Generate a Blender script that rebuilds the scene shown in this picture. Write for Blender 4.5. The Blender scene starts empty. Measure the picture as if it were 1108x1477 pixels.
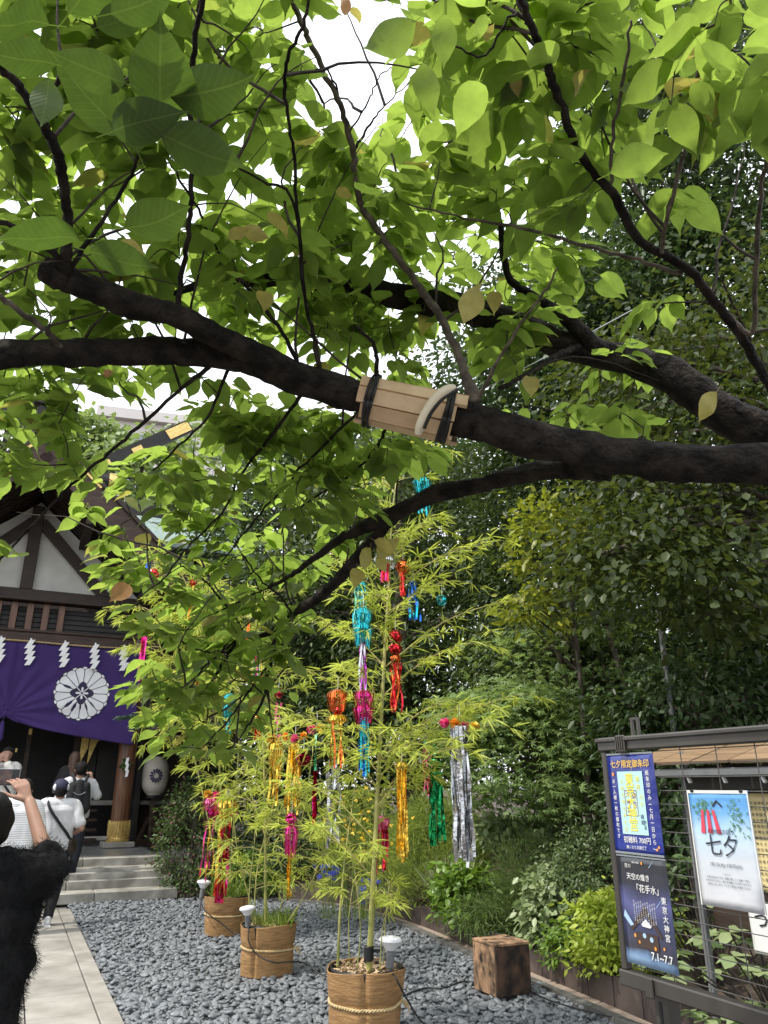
import bpy, math, random
import numpy as np
from mathutils import Vector, Matrix, noise as mnoise

rng = np.random.default_rng(7)
random.seed(7)
scene = bpy.context.scene
COL = scene.collection

# ---------------------------------------------------------------- camera
PITCH, CAM_H, FPX = math.radians(20.2), 1.55, 1075.0
cam_data = bpy.data.cameras.new("camera")
cam_data.sensor_fit = 'VERTICAL'
cam_data.sensor_height = 36.0
cam_data.lens = 36.0 * FPX / 1477.0
cam_data.clip_start = 0.05
cam_data.clip_end = 3000.0
cam = bpy.data.objects.new("camera", cam_data)
COL.objects.link(cam)
cam.location = (0, 0, CAM_H)
cam.rotation_euler = (math.radians(90) + PITCH, 0, 0)
scene.camera = cam

# ---------------------------------------------------------------- world, sun, exposure
SUN_EL, SUN_AZ = math.radians(58), math.radians(246)     # azimuth clockwise from +Y (the view direction)
world = bpy.data.worlds.new("World")
scene.world = world
world.use_nodes = True
wn, wl = world.node_tree.nodes, world.node_tree.links
wn.clear()
sky = wn.new('ShaderNodeTexSky')
sky.sky_type = 'NISHITA'
sky.sun_disc = False
sky.sun_elevation = SUN_EL
sky.sun_rotation = SUN_AZ
sky.air_density, sky.dust_density, sky.ozone_density = 1.0, 4.0, 1.0
veil = wn.new('ShaderNodeMixRGB')                        # thin bright cloud all over the sky
veil.inputs[0].default_value = 0.8
veil.inputs[2].default_value = (12.2, 12.6, 13.2, 1)
bg = wn.new('ShaderNodeBackground')
bg.inputs['Strength'].default_value = 0.128
wo = wn.new('ShaderNodeOutputWorld')
wl.new(sky.outputs[0], veil.inputs[1])
wl.new(veil.outputs[0], bg.inputs[0])
wl.new(bg.outputs[0], wo.inputs[0])

sun_data = bpy.data.lights.new("sun", 'SUN')
sun_data.energy = 3.1
sun_data.angle = math.radians(1.2)
sun_data.color = (1.0, 0.95, 0.86)
sun = bpy.data.objects.new("sun", sun_data)
COL.objects.link(sun)
to_sun = Vector((math.sin(SUN_AZ) * math.cos(SUN_EL), math.cos(SUN_AZ) * math.cos(SUN_EL), math.sin(SUN_EL)))
sun.rotation_euler = to_sun.to_track_quat('Z', 'Y').to_euler()
sun.location = to_sun * 30

scene.view_settings.view_transform = 'Standard'
scene.view_settings.look = 'None'
scene.view_settings.exposure = 0.45
scene.view_settings.gamma = 1.0
scene.view_settings.use_curve_mapping = False
scene.cycles.max_bounces = 8
scene.cycles.transparent_max_bounces = 8
scene.cycles.sample_clamp_indirect = 6

# ---------------------------------------------------------------- helpers
def V(*a):
    return np.array(a, float)

def ray(px, py):
    v = 738.5 - py
    d = V(px - 554.0, FPX * math.cos(PITCH) - v * math.sin(PITCH), FPX * math.sin(PITCH) + v * math.cos(PITCH))
    return d / np.linalg.norm(d)

def sight(px, py, dist):            # the place seen at that spot of the photograph, dist metres away
    return ray(px, py) * dist + V(0, 0, CAM_H)

def sight_depth(px, py, y):         # the same, at a given distance in front of the camera
    d = ray(px, py)
    return d * (y / d[1]) + V(0, 0, CAM_H)

def on_ground(px, py, z=0.0):
    d = ray(px, py)
    return d * ((z - CAM_H) / d[2]) + V(0, 0, CAM_H)

FRAME = {}

def tag(o, label=None, cat=None, group=None, kind=None):
    if label: o['label'] = label
    if cat: o['category'] = cat
    if group: o['group'] = group
    if kind: o['kind'] = kind
    return o

def thing(name, label, cat, loc=(0, 0, 0), rz=0.0, group=None, kind=None):
    o = bpy.data.objects.new(name, None)
    o.empty_display_size = 0.1
    COL.objects.link(o)
    o.location = [float(c) for c in loc]
    o.rotation_euler = (0, 0, rz)
    FRAME[o.name] = Matrix.Translation(Vector([float(c) for c in loc])) @ Matrix.Rotation(rz, 4, 'Z')
    return tag(o, label, cat, group, kind)

def frame_of(p):
    while p is not None:
        if p.name in FRAME: return FRAME[p.name]
        p = p.parent
    return Matrix.Identity(4)

def link(name, me, parent=None, kind=None):
    o = bpy.data.objects.new(name, me)
    COL.objects.link(o)
    if parent is not None: o.parent = parent
    if kind: o['kind'] = kind
    return o

def to_local(vs, parent):
    m = np.array(frame_of(parent).inverted())
    return vs @ m[:3, :3].T + m[:3, 3]

def np_mesh(name, vs, faces, mat, uv=None, smooth=True):
    """vs (n,3); faces (m,k) one face size; uv (m*k,2)."""
    me = bpy.data.meshes.new(name)
    vs = np.ascontiguousarray(vs, dtype=np.float32)
    faces = np.ascontiguousarray(faces, dtype=np.int32)
    m, k = faces.shape
    me.vertices.add(len(vs)); me.vertices.foreach_set('co', vs.ravel())
    me.loops.add(m * k); me.loops.foreach_set('vertex_index', faces.ravel())
    me.polygons.add(m)
    me.polygons.foreach_set('loop_start', np.arange(0, m * k, k, dtype=np.int32))
    me.polygons.foreach_set('loop_total', np.full(m, k, dtype=np.int32))
    if smooth: me.polygons.foreach_set('use_smooth', np.ones(m, dtype=bool))
    if uv is not None:
        l = me.uv_layers.new(name='UVMap')
        l.data.foreach_set('uv', np.ascontiguousarray(uv, dtype=np.float32).ravel())
    me.materials.append(mat)
    me.update(calc_edges=True)
    return me

class MB:
    def __init__(s):
        s.v, s.f = [], []
    def add(s, vs, fs):
        b = len(s.v)
        s.v.extend([tuple(map(float, v)) for v in vs])
        s.f.extend([tuple(b + i for i in f) for f in fs])
        return s
    def box(s, c, size, M=None, bev=0.0):
        c = V(*c); h = V(*size) / 2
        if bev <= 0:
            vs = [c + h * V(x, y, z) for x in (-1, 1) for y in (-1, 1) for z in (-1, 1)]
            fs = [(0, 1, 3, 2), (4, 6, 7, 5), (0, 4, 5, 1), (2, 3, 7, 6), (0, 2, 6, 4), (1, 5, 7, 3)]
        else:
            b = min(bev, *(h * 0.9))
            vs, idx = [], {}
            for x in (-1, 1):
                for y in (-1, 1):
                    for z in (-1, 1):
                        for ax in range(3):
                            q = h.copy() - b; q[ax] += b
                            idx[(x, y, z, ax)] = len(vs); vs.append(c + q * V(x, y, z))
            I = lambda x, y, z, a: idx[(x, y, z, a)]
            fs = []
            for q in (-1, 1):
                fs.append([I(q, -1, -1, 0), I(q, 1, -1, 0), I(q, 1, 1, 0), I(q, -1, 1, 0)][::q])
                fs.append([I(-1, q, -1, 1), I(-1, q, 1, 1), I(1, q, 1, 1), I(1, q, -1, 1)][::q])
                fs.append([I(-1, -1, q, 2), I(1, -1, q, 2), I(1, 1, q, 2), I(-1, 1, q, 2)][::q])
            for p in (-1, 1):
                for q in (-1, 1):
                    fs.append([I(-1, p, q, 1), I(1, p, q, 1), I(1, p, q, 2), I(-1, p, q, 2)])
                    fs.append([I(p, -1, q, 0), I(p, 1, q, 0), I(p, 1, q, 2), I(p, -1, q, 2)])
                    fs.append([I(p, q, -1, 0), I(p, q, 1, 0), I(p, q, 1, 1), I(p, q, -1, 1)])
                    for r in (-1, 1): fs.append([I(p, q, r, 0), I(p, q, r, 1), I(p, q, r, 2)])
        if M is not None: vs = [tuple(M @ Vector(v)) for v in vs]
        return s.add(vs, fs)
    def beam(s, a, b, w, h, up=(0, 0, 1)):
        """rectangular bar from a to b; w across, h along up."""
        a, b = V(*a), V(*b); t = (b - a) / np.linalg.norm(b - a)
        x = np.cross(t, V(*up)); x /= np.linalg.norm(x); z = np.cross(x, t)
        vs = [p + x * w / 2 * i + z * h / 2 * j for p in (a, b) for i, j in ((-1, -1), (1, -1), (1, 1), (-1, 1))]
        return s.add(vs, [(3, 2, 1, 0), (4, 5, 6, 7), (0, 1, 5, 4), (1, 2, 6, 5), (2, 3, 7, 6), (3, 0, 4, 7)])
    def tube(s, pts, rad, n=8, cap=True, rough=0.0):
        pts = [V(*p) for p in pts]
        if np.isscalar(rad): rad = [rad] * len(pts)
        b = len(s.v); prev = None; vs = []
        for i, p in enumerate(pts):
            t = pts[min(i + 1, len(pts) - 1)] - pts[max(i - 1, 0)]
            t = t / (np.linalg.norm(t) + 1e-9)
            if prev is None:
                u = np.cross(t, V(0.31, 0.17, 0.93));
                if np.linalg.norm(u) < 0.05: u = np.cross(t, V(1, 0, 0))
            else: u = prev - t * (prev @ t)
            u /= np.linalg.norm(u); prev = u; w = np.cross(t, u)
            for k in range(n):
                a = 2 * math.pi * k / n
                r = rad[i]
                if rough: r *= 1 + rough * mnoise.noise(Vector(p * 9 + (u * math.cos(a) + w * math.sin(a)) * 1.3))
                vs.append(p + (u * math.cos(a) + w * math.sin(a)) * r)
        fs = [(i * n + k, i * n + (k + 1) % n, (i + 1) * n + (k + 1) % n, (i + 1) * n + k)
              for i in range(len(pts) - 1) for k in range(n)]
        if cap:
            fs.append(tuple(range(n - 1, -1, -1))); fs.append(tuple((len(pts) - 1) * n + k for k in range(n)))
        return s.add(vs, fs)
    def lathe(s, prof, c=(0, 0, 0), n=24, cap=True, M=None, wob=None):
        c = V(*c); vs = []
        for i, (r, z) in enumerate(prof):
            for k in range(n):
                a = 2 * math.pi * k / n
                rr = r * (wob(a, z) if wob else 1)
                vs.append(c + V(rr * math.cos(a), rr * math.sin(a), z))
        if M is not None: vs = [tuple(M @ Vector(v)) for v in vs]
        fs = [(i * n + k, i * n + (k + 1) % n, (i + 1) * n + (k + 1) % n, (i + 1) * n + k)
              for i in range(len(prof) - 1) for k in range(n)]
        if cap:
            fs.append(tuple(range(n - 1, -1, -1))); fs.append(tuple((len(prof) - 1) * n + k for k in range(n)))
        return s.add(vs, fs)
    def ball(s, c, r, n=10, m=6, squash=(1, 1, 1)):
        prof = [(math.sin(math.pi * i / m) * 1.0 + 1e-4, -math.cos(math.pi * i / m)) for i in range(m + 1)]
        b = MB().lathe(prof, n=n)
        return s.add([V(*c) + V(*v) * r * V(*squash) for v in b.v], b.f)
    def prism(s, poly, y0, y1):
        """polygon in x,z extruded along y."""
        k = len(poly)
        vs = [(x, y0, z) for x, z in poly] + [(x, y1, z) for x, z in poly]
        fs = [tuple(range(k)), tuple(range(2 * k - 1, k - 1, -1))] + [(i, i + k, (i + 1) % k + k, (i + 1) % k) for i in range(k)]
        return s.add(vs, fs)
    def build(s, name, mat, parent=None, world=False, smooth=False, kind=None, auto=None):
        vs = np.array(s.v)
        if world and parent is not None: vs = to_local(vs, parent)
        me = bpy.data.meshes.new(name)
        me.from_pydata([tuple(v) for v in vs], [], s.f)
        me.materials.append(mat)
        if smooth: me.polygons.foreach_set('use_smooth', np.ones(len(me.polygons), dtype=bool))
        me.update()
        if auto is not None:
            me.set_sharp_from_angle(angle=math.radians(auto))
        return link(name, me, parent, kind)

def curve_pts(pts, n=6, wig=0.0):
    """Catmull-Rom through the points (rows may carry a radius)."""
    P = np.array(pts, float); out = []
    for i in range(len(P) - 1):
        p0, p1, p2, p3 = P[max(i - 1, 0)], P[i], P[i + 1], P[min(i + 2, len(P) - 1)]
        for j in range(n):
            t = j / n
            out.append(0.5 * (2 * p1 + (p2 - p0) * t + (2 * p0 - 5 * p1 + 4 * p2 - p3) * t * t + (3 * p1 - p0 - 3 * p2 + p3) * t ** 3))
    out.append(P[-1]); out = np.array(out)
    if wig: out[1:-1, :3] += rng.normal(0, wig, (len(out) - 2, 3))
    return out

# ---------------------------------------------------------------- materials
def nodes_of(name):
    m = bpy.data.materials.new(name); m.use_nodes = True
    nt = m.node_tree; nt.nodes.clear()
    out = nt.nodes.new('ShaderNodeOutputMaterial')
    return m, nt, out

def pmat(name, c1, c2=None, scale=6.0, rough=0.7, metal=0.0, bump=0.0, bscale=None, stretch=(1, 1, 1), detail=6.0,
         spec=0.4, lo=0.35, hi=0.65, rrand=0.0, wave=None, bdist=0.01):
    m, nt, out = nodes_of(name); N, Lk = nt.nodes, nt.links
    b = N.new('ShaderNodeBsdfPrincipled'); Lk.new(b.outputs[0], out.inputs[0])
    b.inputs['Roughness'].default_value = rough; b.inputs['Metallic'].default_value = metal
    b.inputs['Specular IOR Level'].default_value = spec
    tc = N.new('ShaderNodeTexCoord'); mp = N.new('ShaderNodeMapping'); mp.inputs['Scale'].default_value = stretch
    Lk.new(tc.outputs['Object'], mp.inputs[0])
    nz = N.new('ShaderNodeTexNoise'); nz.inputs['Scale'].default_value = scale; nz.inputs['Detail'].default_value = detail
    Lk.new(mp.outputs[0], nz.inputs['Vector'])
    fac = nz.outputs['Fac']
    cr = N.new('ShaderNodeValToRGB'); cr.color_ramp.elements[0].position = lo; cr.color_ramp.elements[1].position = hi
    cr.color_ramp.elements[0].color = (*c1, 1); cr.color_ramp.elements[1].color = (*(c2 or c1), 1)
    Lk.new(fac, cr.inputs[0])
    col = cr.outputs[0]
    if rrand:
        oi = N.new('ShaderNodeObjectInfo'); gi = N.new('ShaderNodeNewGeometry')
        ad = N.new('ShaderNodeMath'); ad.operation = 'ADD'; Lk.new(oi.outputs['Random'], ad.inputs[0]); Lk.new(gi.outputs['Random Per Island'], ad.inputs[1])
        fr = N.new('ShaderNodeMath'); fr.operation = 'FRACT'; Lk.new(ad.outputs[0], fr.inputs[0])
        mr = N.new('ShaderNodeMapRange'); mr.inputs[3].default_value = 1 - rrand; mr.inputs[4].default_value = 1 + rrand
        Lk.new(fr.outputs[0], mr.inputs[0])
        vm = N.new('ShaderNodeVectorMath'); vm.operation = 'SCALE'
        Lk.new(col, vm.inputs[0]); Lk.new(mr.outputs[0], vm.inputs['Scale']); col = vm.outputs[0]
    Lk.new(col, b.inputs['Base Color'])
    if bump:
        n2 = N.new('ShaderNodeTexNoise'); n2.inputs['Scale'].default_value = bscale or scale * 3; n2.inputs['Detail'].default_value = 8
        Lk.new(mp.outputs[0], n2.inputs['Vector'])
        bp = N.new('ShaderNodeBump'); bp.inputs['Strength'].default_value = bump; bp.inputs['Distance'].default_value = bdist
        Lk.new(n2.outputs['Fac'], bp.inputs['Height']); Lk.new(bp.outputs[0], b.inputs['Normal'])
    return m

def leafmat(name, c1, c2, tr, rough=0.45, mix=0.45, veins=0.0, odd=None, oddp=0.0, spec=0.45):
    """front colour c1..c2 by leaf, tr = colour of the light that comes through."""
    m, nt, out = nodes_of(name); N, Lk = nt.nodes, nt.links
    b = N.new('ShaderNodeBsdfPrincipled'); b.inputs['Roughness'].default_value = rough; b.inputs['Specular IOR Level'].default_value = spec
    t = N.new('ShaderNodeBsdfTranslucent'); mx = N.new('ShaderNodeMixShader'); mx.inputs[0].default_value = mix
    Lk.new(b.outputs[0], mx.inputs[1]); Lk.new(t.outputs[0], mx.inputs[2]); Lk.new(mx.outputs[0], out.inputs[0])
    oi = N.new('ShaderNodeObjectInfo'); gi = N.new('ShaderNodeNewGeometry')
    ad = N.new('ShaderNodeMath'); ad.operation = 'ADD'; Lk.new(oi.outputs['Random'], ad.inputs[0]); Lk.new(gi.outputs['Random Per Island'], ad.inputs[1])
    fr = N.new('ShaderNodeMath'); fr.operation = 'FRACT'; Lk.new(ad.outputs[0], fr.inputs[0])
    cr = N.new('ShaderNodeValToRGB'); e = cr.color_ramp.elements
    e[0].color = (*c1, 1); e[1].color = (*c2, 1)
    ct = N.new('ShaderNodeValToRGB'); et = ct.color_ramp.elements
    et[0].color = (*[x * 0.8 for x in tr], 1); et[1].color = (*[x * 1.15 for x in tr], 1)
    if odd:
        e[1].position = et[1].position = 1 - oddp - 0.02
        q = e.new(1 - oddp); q.color = (*odd, 1)
        q = et.new(1 - oddp); q.color = (odd[0] * 1.1, odd[1] * 1.1, odd[2] * 0.8, 1)
    Lk.new(fr.outputs[0], cr.inputs[0]); Lk.new(fr.outputs[0], ct.inputs[0])
    c, c_t = cr.outputs[0], ct.outputs[0]
    if veins:
        uv = N.new('ShaderNodeUVMap'); sp = N.new('ShaderNodeSeparateXYZ'); Lk.new(uv.outputs[0], sp.inputs[0])
        def M(op, a, bb=None):
            n = N.new('ShaderNodeMath'); n.operation = op
            for i, x in enumerate((a, bb)):
                if x is None: continue
                if isinstance(x, (int, float)): n.inputs[i].default_value = x
                else: Lk.new(x, n.inputs[i])
            return n.outputs[0]
        off = M('ABSOLUTE', M('SUBTRACT', sp.outputs[1], 0.5))
        q = M('FRACT', M('MULTIPLY', M('SUBTRACT', sp.outputs[0], M('MULTIPLY', off, 0.75)), 11.0))
        side = M('LESS_THAN', M('ABSOLUTE', M('SUBTRACT', q, 0.5)), 0.055)
        mid = M('LESS_THAN', off, 0.010)
        vein = M('MAXIMUM', M('MULTIPLY', side, 0.55), mid)
        tri = M('ABSOLUTE', M('SUBTRACT', q, 0.5))
        nz = N.new('ShaderNodeTexNoise'); nz.inputs['Scale'].default_value = 5; Lk.new(uv.outputs[0], nz.inputs['Vector'])
        def tint(col, to, k):
            x = N.new('ShaderNodeMixRGB'); Lk.new(M('MULTIPLY', vein, k), x.inputs[0]); Lk.new(col, x.inputs[1]); x.inputs[2].default_value = (*to, 1)
            y = N.new('ShaderNodeMixRGB'); y.blend_type = 'MULTIPLY'; y.inputs[0].default_value = 0.35
            Lk.new(x.outputs[0], y.inputs[1]); Lk.new(nz.outputs['Fac'], y.inputs[2])
            return y.outputs[0]
        c = tint(c, (0.28, 0.36, 0.12), veins); c_t = tint(c_t, (0.30, 0.42, 0.06), veins * 0.7)
        bp = N.new('ShaderNodeBump'); bp.inputs['Strength'].default_value = 0.2; bp.inputs['Distance'].default_value = 0.002
        Lk.new(tri, bp.inputs['Height']); Lk.new(bp.outputs[0], b.inputs['Normal'])
    Lk.new(c, b.inputs['Base Color']); Lk.new(c_t, t.inputs[0])
    return m

M_ = {}
M_['dark_wood'] = pmat('dark_timber', (0.020, 0.012, 0.008), (0.044, 0.026, 0.017), 4, 0.55, bump=0.25, bscale=14, stretch=(1, 1, 6))
M_['red_wood'] = pmat('reddish_timber', (0.085, 0.036, 0.018), (0.19, 0.085, 0.042), 5, 0.42, bump=0.2, bscale=10, stretch=(6, 6, 0.5), spec=0.5)
M_['beam_wood'] = pmat('beam_timber', (0.036, 0.018, 0.012), (0.072, 0.038, 0.026), 5, 0.55, bump=0.25, bscale=12, stretch=(0.6, 5, 5))
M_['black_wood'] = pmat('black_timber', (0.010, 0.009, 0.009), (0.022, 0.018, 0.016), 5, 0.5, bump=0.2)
M_['plaster'] = pmat('white_plaster', (0.60, 0.59, 0.55), (0.74, 0.73, 0.69), 3, 0.9, bump=0.15, bscale=30, lo=0.3, hi=0.7)
M_['gold'] = pmat('gilded_metal', (0.60, 0.42, 0.14), (0.80, 0.60, 0.24), 14, 0.38, 0.7, bump=0.4, bscale=24)
M_['copper'] = pmat('verdigris_copper', (0.13, 0.19, 0.17), (0.21, 0.27, 0.24), 6, 0.6, bump=0.1)
M_['roof_bark'] = pmat('dark_roof', (0.035, 0.030, 0.028), (0.075, 0.066, 0.06), 8, 0.7, bump=0.4, bscale=40)
M_['granite'] = pmat('pale_granite', (0.215, 0.20, 0.175), (0.31, 0.295, 0.265), 3.5, 0.75, bump=0.3, bscale=160, rrand=0.09, detail=10, bdist=0.003)
M_['step_stone'] = pmat('weathered_granite', (0.20, 0.19, 0.165), (0.42, 0.405, 0.36), 4, 0.75, bump=0.35, bscale=90, rrand=0.08, detail=12, bdist=0.004)
M_['porch_stone'] = pmat('polished_porch_stone', (0.20, 0.205, 0.20), (0.29, 0.295, 0.29), 5, 0.28, bump=0.05, rrand=0.08)
M_['pebble'] = pmat('black_river_pebble', (0.10, 0.109, 0.118), (0.185, 0.197, 0.210), 3, 0.55, bump=0.25, bscale=90, rrand=0.22, bdist=0.002, spec=0.55)
M_['earth'] = pmat('dark_earth', (0.030, 0.022, 0.015), (0.075, 0.055, 0.038), 7, 0.95, bump=0.7, bscale=40)
M_['under_earth'] = pmat('gravel_bedding', (0.035, 0.036, 0.038), (0.06, 0.06, 0.062), 30, 0.95, bump=0.5)
M_['pink_gravel'] = pmat('pinkish_fine_gravel', (0.22, 0.165, 0.13), (0.42, 0.34, 0.28), 160, 0.9, bump=0.9, bscale=200, bdist=0.006)
M_['kerb'] = pmat('grey_kerb_stone', (0.075, 0.072, 0.066), (0.14, 0.135, 0.125), 6, 0.85, bump=0.3, bscale=60, rrand=0.1)
M_['edging'] = pmat('rusty_edging_panel', (0.040, 0.031, 0.028), (0.100, 0.076, 0.066), 5, 0.6, bump=0.2, rrand=0.18)
M_['purple'] = pmat('purple_cloth', (0.040, 0.019, 0.115), (0.052, 0.026, 0.14), 3, 0.85, bump=0.12, bscale=400, bdist=0.002)
M_['white_cloth'] = pmat('white_print', (0.72, 0.72, 0.74), (0.80, 0.80, 0.81), 5, 0.85)
M_['navy_print'] = pmat('navy_print', (0.028, 0.020, 0.06))
M_['paper'] = pmat('white_paper', (0.82, 0.82, 0.82), (0.86, 0.86, 0.85), 5, 0.8)
M_['lantern_paper'] = pmat('lantern_paper', (0.36, 0.335, 0.28), (0.46, 0.43, 0.37), 5, 0.8, bump=0.15)
M_['straw'] = pmat('straw_rope', (0.42, 0.31, 0.15), (0.58, 0.44, 0.24), 40, 0.8, bump=0.5)
M_['wicker'] = pmat('reed_wrap', (0.23, 0.125, 0.048), (0.37, 0.215, 0.088), 9, 0.72, bump=0.5, bscale=22, stretch=(1, 1, 9))
M_['black_plastic'] = pmat('black_plastic', (0.012, 0.012, 0.013), None, 5, 0.45)
M_['grey_plastic'] = pmat('grey_plastic', (0.12, 0.125, 0.13), (0.15, 0.155, 0.16), 8, 0.45)
M_['white_plastic'] = pmat('white_plastic', (0.74, 0.75, 0.78), (0.80, 0.80, 0.82), 8, 0.35)
M_['bronze_alu'] = pmat('dark_bronze_aluminium', (0.072, 0.066, 0.060), (0.090, 0.083, 0.076), 5, 0.38, 0.5, bump=0.03)
M_['wire'] = pmat('grey_wire', (0.10, 0.095, 0.09), (0.15, 0.14, 0.13), 12, 0.45, 0.6)
M_['mulch'] = pmat('bark_chip', (0.30, 0.20, 0.11), (0.60, 0.46, 0.30), 12, 0.9, rrand=0.3)
M_['board_wood'] = pmat('pale_board', (0.15, 0.095, 0.05), (0.25, 0.165, 0.095), 6, 0.65, bump=0.2, stretch=(0.5, 6, 6), rrand=0.12)
M_['splint'] = pmat('split_bamboo', (0.46, 0.31, 0.18), (0.60, 0.44, 0.28), 5, 0.6, bump=0.2, stretch=(2, 2, 2), rrand=0.12)
M_['horn'] = pmat('pale_peeled_wood', (0.62, 0.54, 0.40), (0.72, 0.65, 0.50), 6, 0.45, bump=0.05)
M_['bark'] = pmat('cherry_bark', (0.006, 0.005, 0.0045), (0.040, 0.032, 0.027), 16, 0.9, bump=1.0, bscale=45, stretch=(1, 1, 1), bdist=0.035, detail=12, lo=0.38, hi=0.70, spec=0.25)
M_['twig'] = pmat('twig_bark', (0.020, 0.015, 0.012), (0.06, 0.045, 0.034), 30, 0.8, bump=0.5)
M_['pale_twig'] = pmat('lichened_bark', (0.045, 0.036, 0.028), (0.15, 0.125, 0.10), 26, 0.85, bump=0.6)
M_['trunk'] = pmat('tree_bark', (0.035, 0.028, 0.021), (0.12, 0.10, 0.08), 7, 0.9, bump=0.8, bscale=30, stretch=(2, 2, 0.5))
M_['culm'] = pmat('bamboo_culm', (0.20, 0.22, 0.055), (0.40, 0.37, 0.12), 4, 0.38, bump=0.05)
M_['culm_twig'] = pmat('bamboo_twig', (0.30, 0.30, 0.08), (0.44, 0.36, 0.14), 8, 0.5)
M_['skin'] = pmat('skin', (0.29, 0.16, 0.11), (0.35, 0.20, 0.14), 8, 0.5)
M_['hair'] = pmat('black_hair', (0.007, 0.0065, 0.0065), (0.014, 0.012, 0.011), 30, 0.6, spec=0.15, bump=0.4, stretch=(8, 8, 1))
M_['brown_hair'] = pmat('brown_hair', (0.050, 0.026, 0.016), (0.085, 0.045, 0.028), 30, 0.4, bump=0.4, stretch=(8, 8, 1))
M_['white_shirt'] = pmat('white_cotton', (0.52, 0.52, 0.55), (0.60, 0.60, 0.62), 5, 0.9, bump=0.6, bscale=7, bdist=0.02)
M_['grey_shirt'] = pmat('pale_grey_cotton', (0.50, 0.49, 0.46), (0.60, 0.59, 0.56), 5, 0.9, bump=0.35, bscale=9, bdist=0.02)
M_['black_cloth'] = pmat('black_cotton', (0.012, 0.012, 0.014), (0.02, 0.02, 0.022), 5, 0.9, bump=0.3, bscale=12)
M_['fur'] = pmat('black_fluffy_yarn', (0.006, 0.006, 0.007), (0.013, 0.013, 0.014), 8, 0.95, spec=0.2)
M_['denim'] = pmat('dark_denim', (0.010, 0.012, 0.020), (0.018, 0.021, 0.032), 20, 0.85, bump=0.2)
M_['navy'] = pmat('navy_cotton', (0.018, 0.018, 0.045), (0.026, 0.026, 0.06), 8, 0.8)
M_['leather'] = pmat('dark_brown_leather', (0.030, 0.020, 0.016), (0.05, 0.034, 0.026), 10, 0.5)
M_['screen'] = pmat('phone_glass', (0.012, 0.012, 0.014), None, 5, 0.12)
M_['steel'] = pmat('silver_metal', (0.55, 0.56, 0.58), None, 5, 0.3, 0.9)
M_['far_wall'] = pmat('pale_facade', (0.60, 0.56, 0.54), (0.66, 0.62, 0.60), 0.4, 0.9)
M_['far_glass'] = pmat('far_window_glass', (0.28, 0.30, 0.32), None, 2, 0.25)

def char_wood(key, c2, lo, sc=9.0):
    m = pmat('charred_plank' + key, (0.014, 0.010, 0.008), c2, sc, 0.75, bump=0.35, bscale=30, stretch=(1, 1, 0.8), lo=lo, hi=lo + .30, detail=7)
    return m
M_['char'] = char_wood('', (0.37, 0.225, 0.13), 0.31, 15.0)
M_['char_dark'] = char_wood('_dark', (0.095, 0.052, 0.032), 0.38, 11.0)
def striped_shirt():
    m, nt, out = nodes_of('striped_white_cotton'); N, Lk = nt.nodes, nt.links
    b = N.new('ShaderNodeBsdfPrincipled'); b.inputs['Roughness'].default_value = 0.9; Lk.new(b.outputs[0], out.inputs[0])
    tc = N.new('ShaderNodeTexCoord'); w = N.new('ShaderNodeTexWave'); w.bands_direction = 'Z'; w.inputs['Scale'].default_value = 13; w.inputs['Distortion'].default_value = 0.6
    Lk.new(tc.outputs['Object'], w.inputs[0])
    cr = N.new('ShaderNodeValToRGB'); cr.color_ramp.elements[0].color = (0.36, 0.37, 0.41, 1); cr.color_ramp.elements[1].color = (0.76, 0.76, 0.77, 1)
    cr.color_ramp.elements[0].position = 0.02; cr.color_ramp.elements[1].position = 0.22
    Lk.new(w.outputs['Fac'], cr.inputs[0]); Lk.new(cr.outputs[0], b.inputs['Base Color'])
    return m
M_['striped'] = striped_shirt()

def foil(name, c, rough=0.16, metal=0.97):
    return pmat('foil_' + name, c, tuple(min(1, x * 1.25 + 0.02) for x in c), 30, rough, metal, bump=0.35, bscale=26, spec=0.6, bdist=0.012)
FOIL = {k: foil(k, c) for k, c in {
    'teal': (0.02, 0.42, 0.48), 'blue': (0.03, 0.16, 0.62), 'red': (0.62, 0.02, 0.03), 'orange': (0.80, 0.17, 0.04),
    'magenta': (0.66, 0.03, 0.24), 'pink': (0.85, 0.14, 0.36), 'gold': (0.78, 0.52, 0.07), 'green': (0.01, 0.27, 0.08),
    'silver': (0.50, 0.51, 0.53), 'crimson': (0.40, 0.008, 0.05), 'mint': (0.25, 0.62, 0.45), 'violet': (0.40, 0.05, 0.35)}.items()}
FOIL['petal_pink'] = pmat('pink_petal_paper', (0.80, 0.05, 0.25), (0.88, 0.16, 0.40), 20, 0.6)
FOIL['petal_orange'] = pmat('orange_petal_paper', (0.86, 0.28, 0.03), (0.90, 0.48, 0.06), 20, 0.6)
FOIL['petal_yellow'] = pmat('yellow_petal_paper', (0.85, 0.55, 0.05), (0.90, 0.66, 0.12), 20, 0.6)

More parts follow.
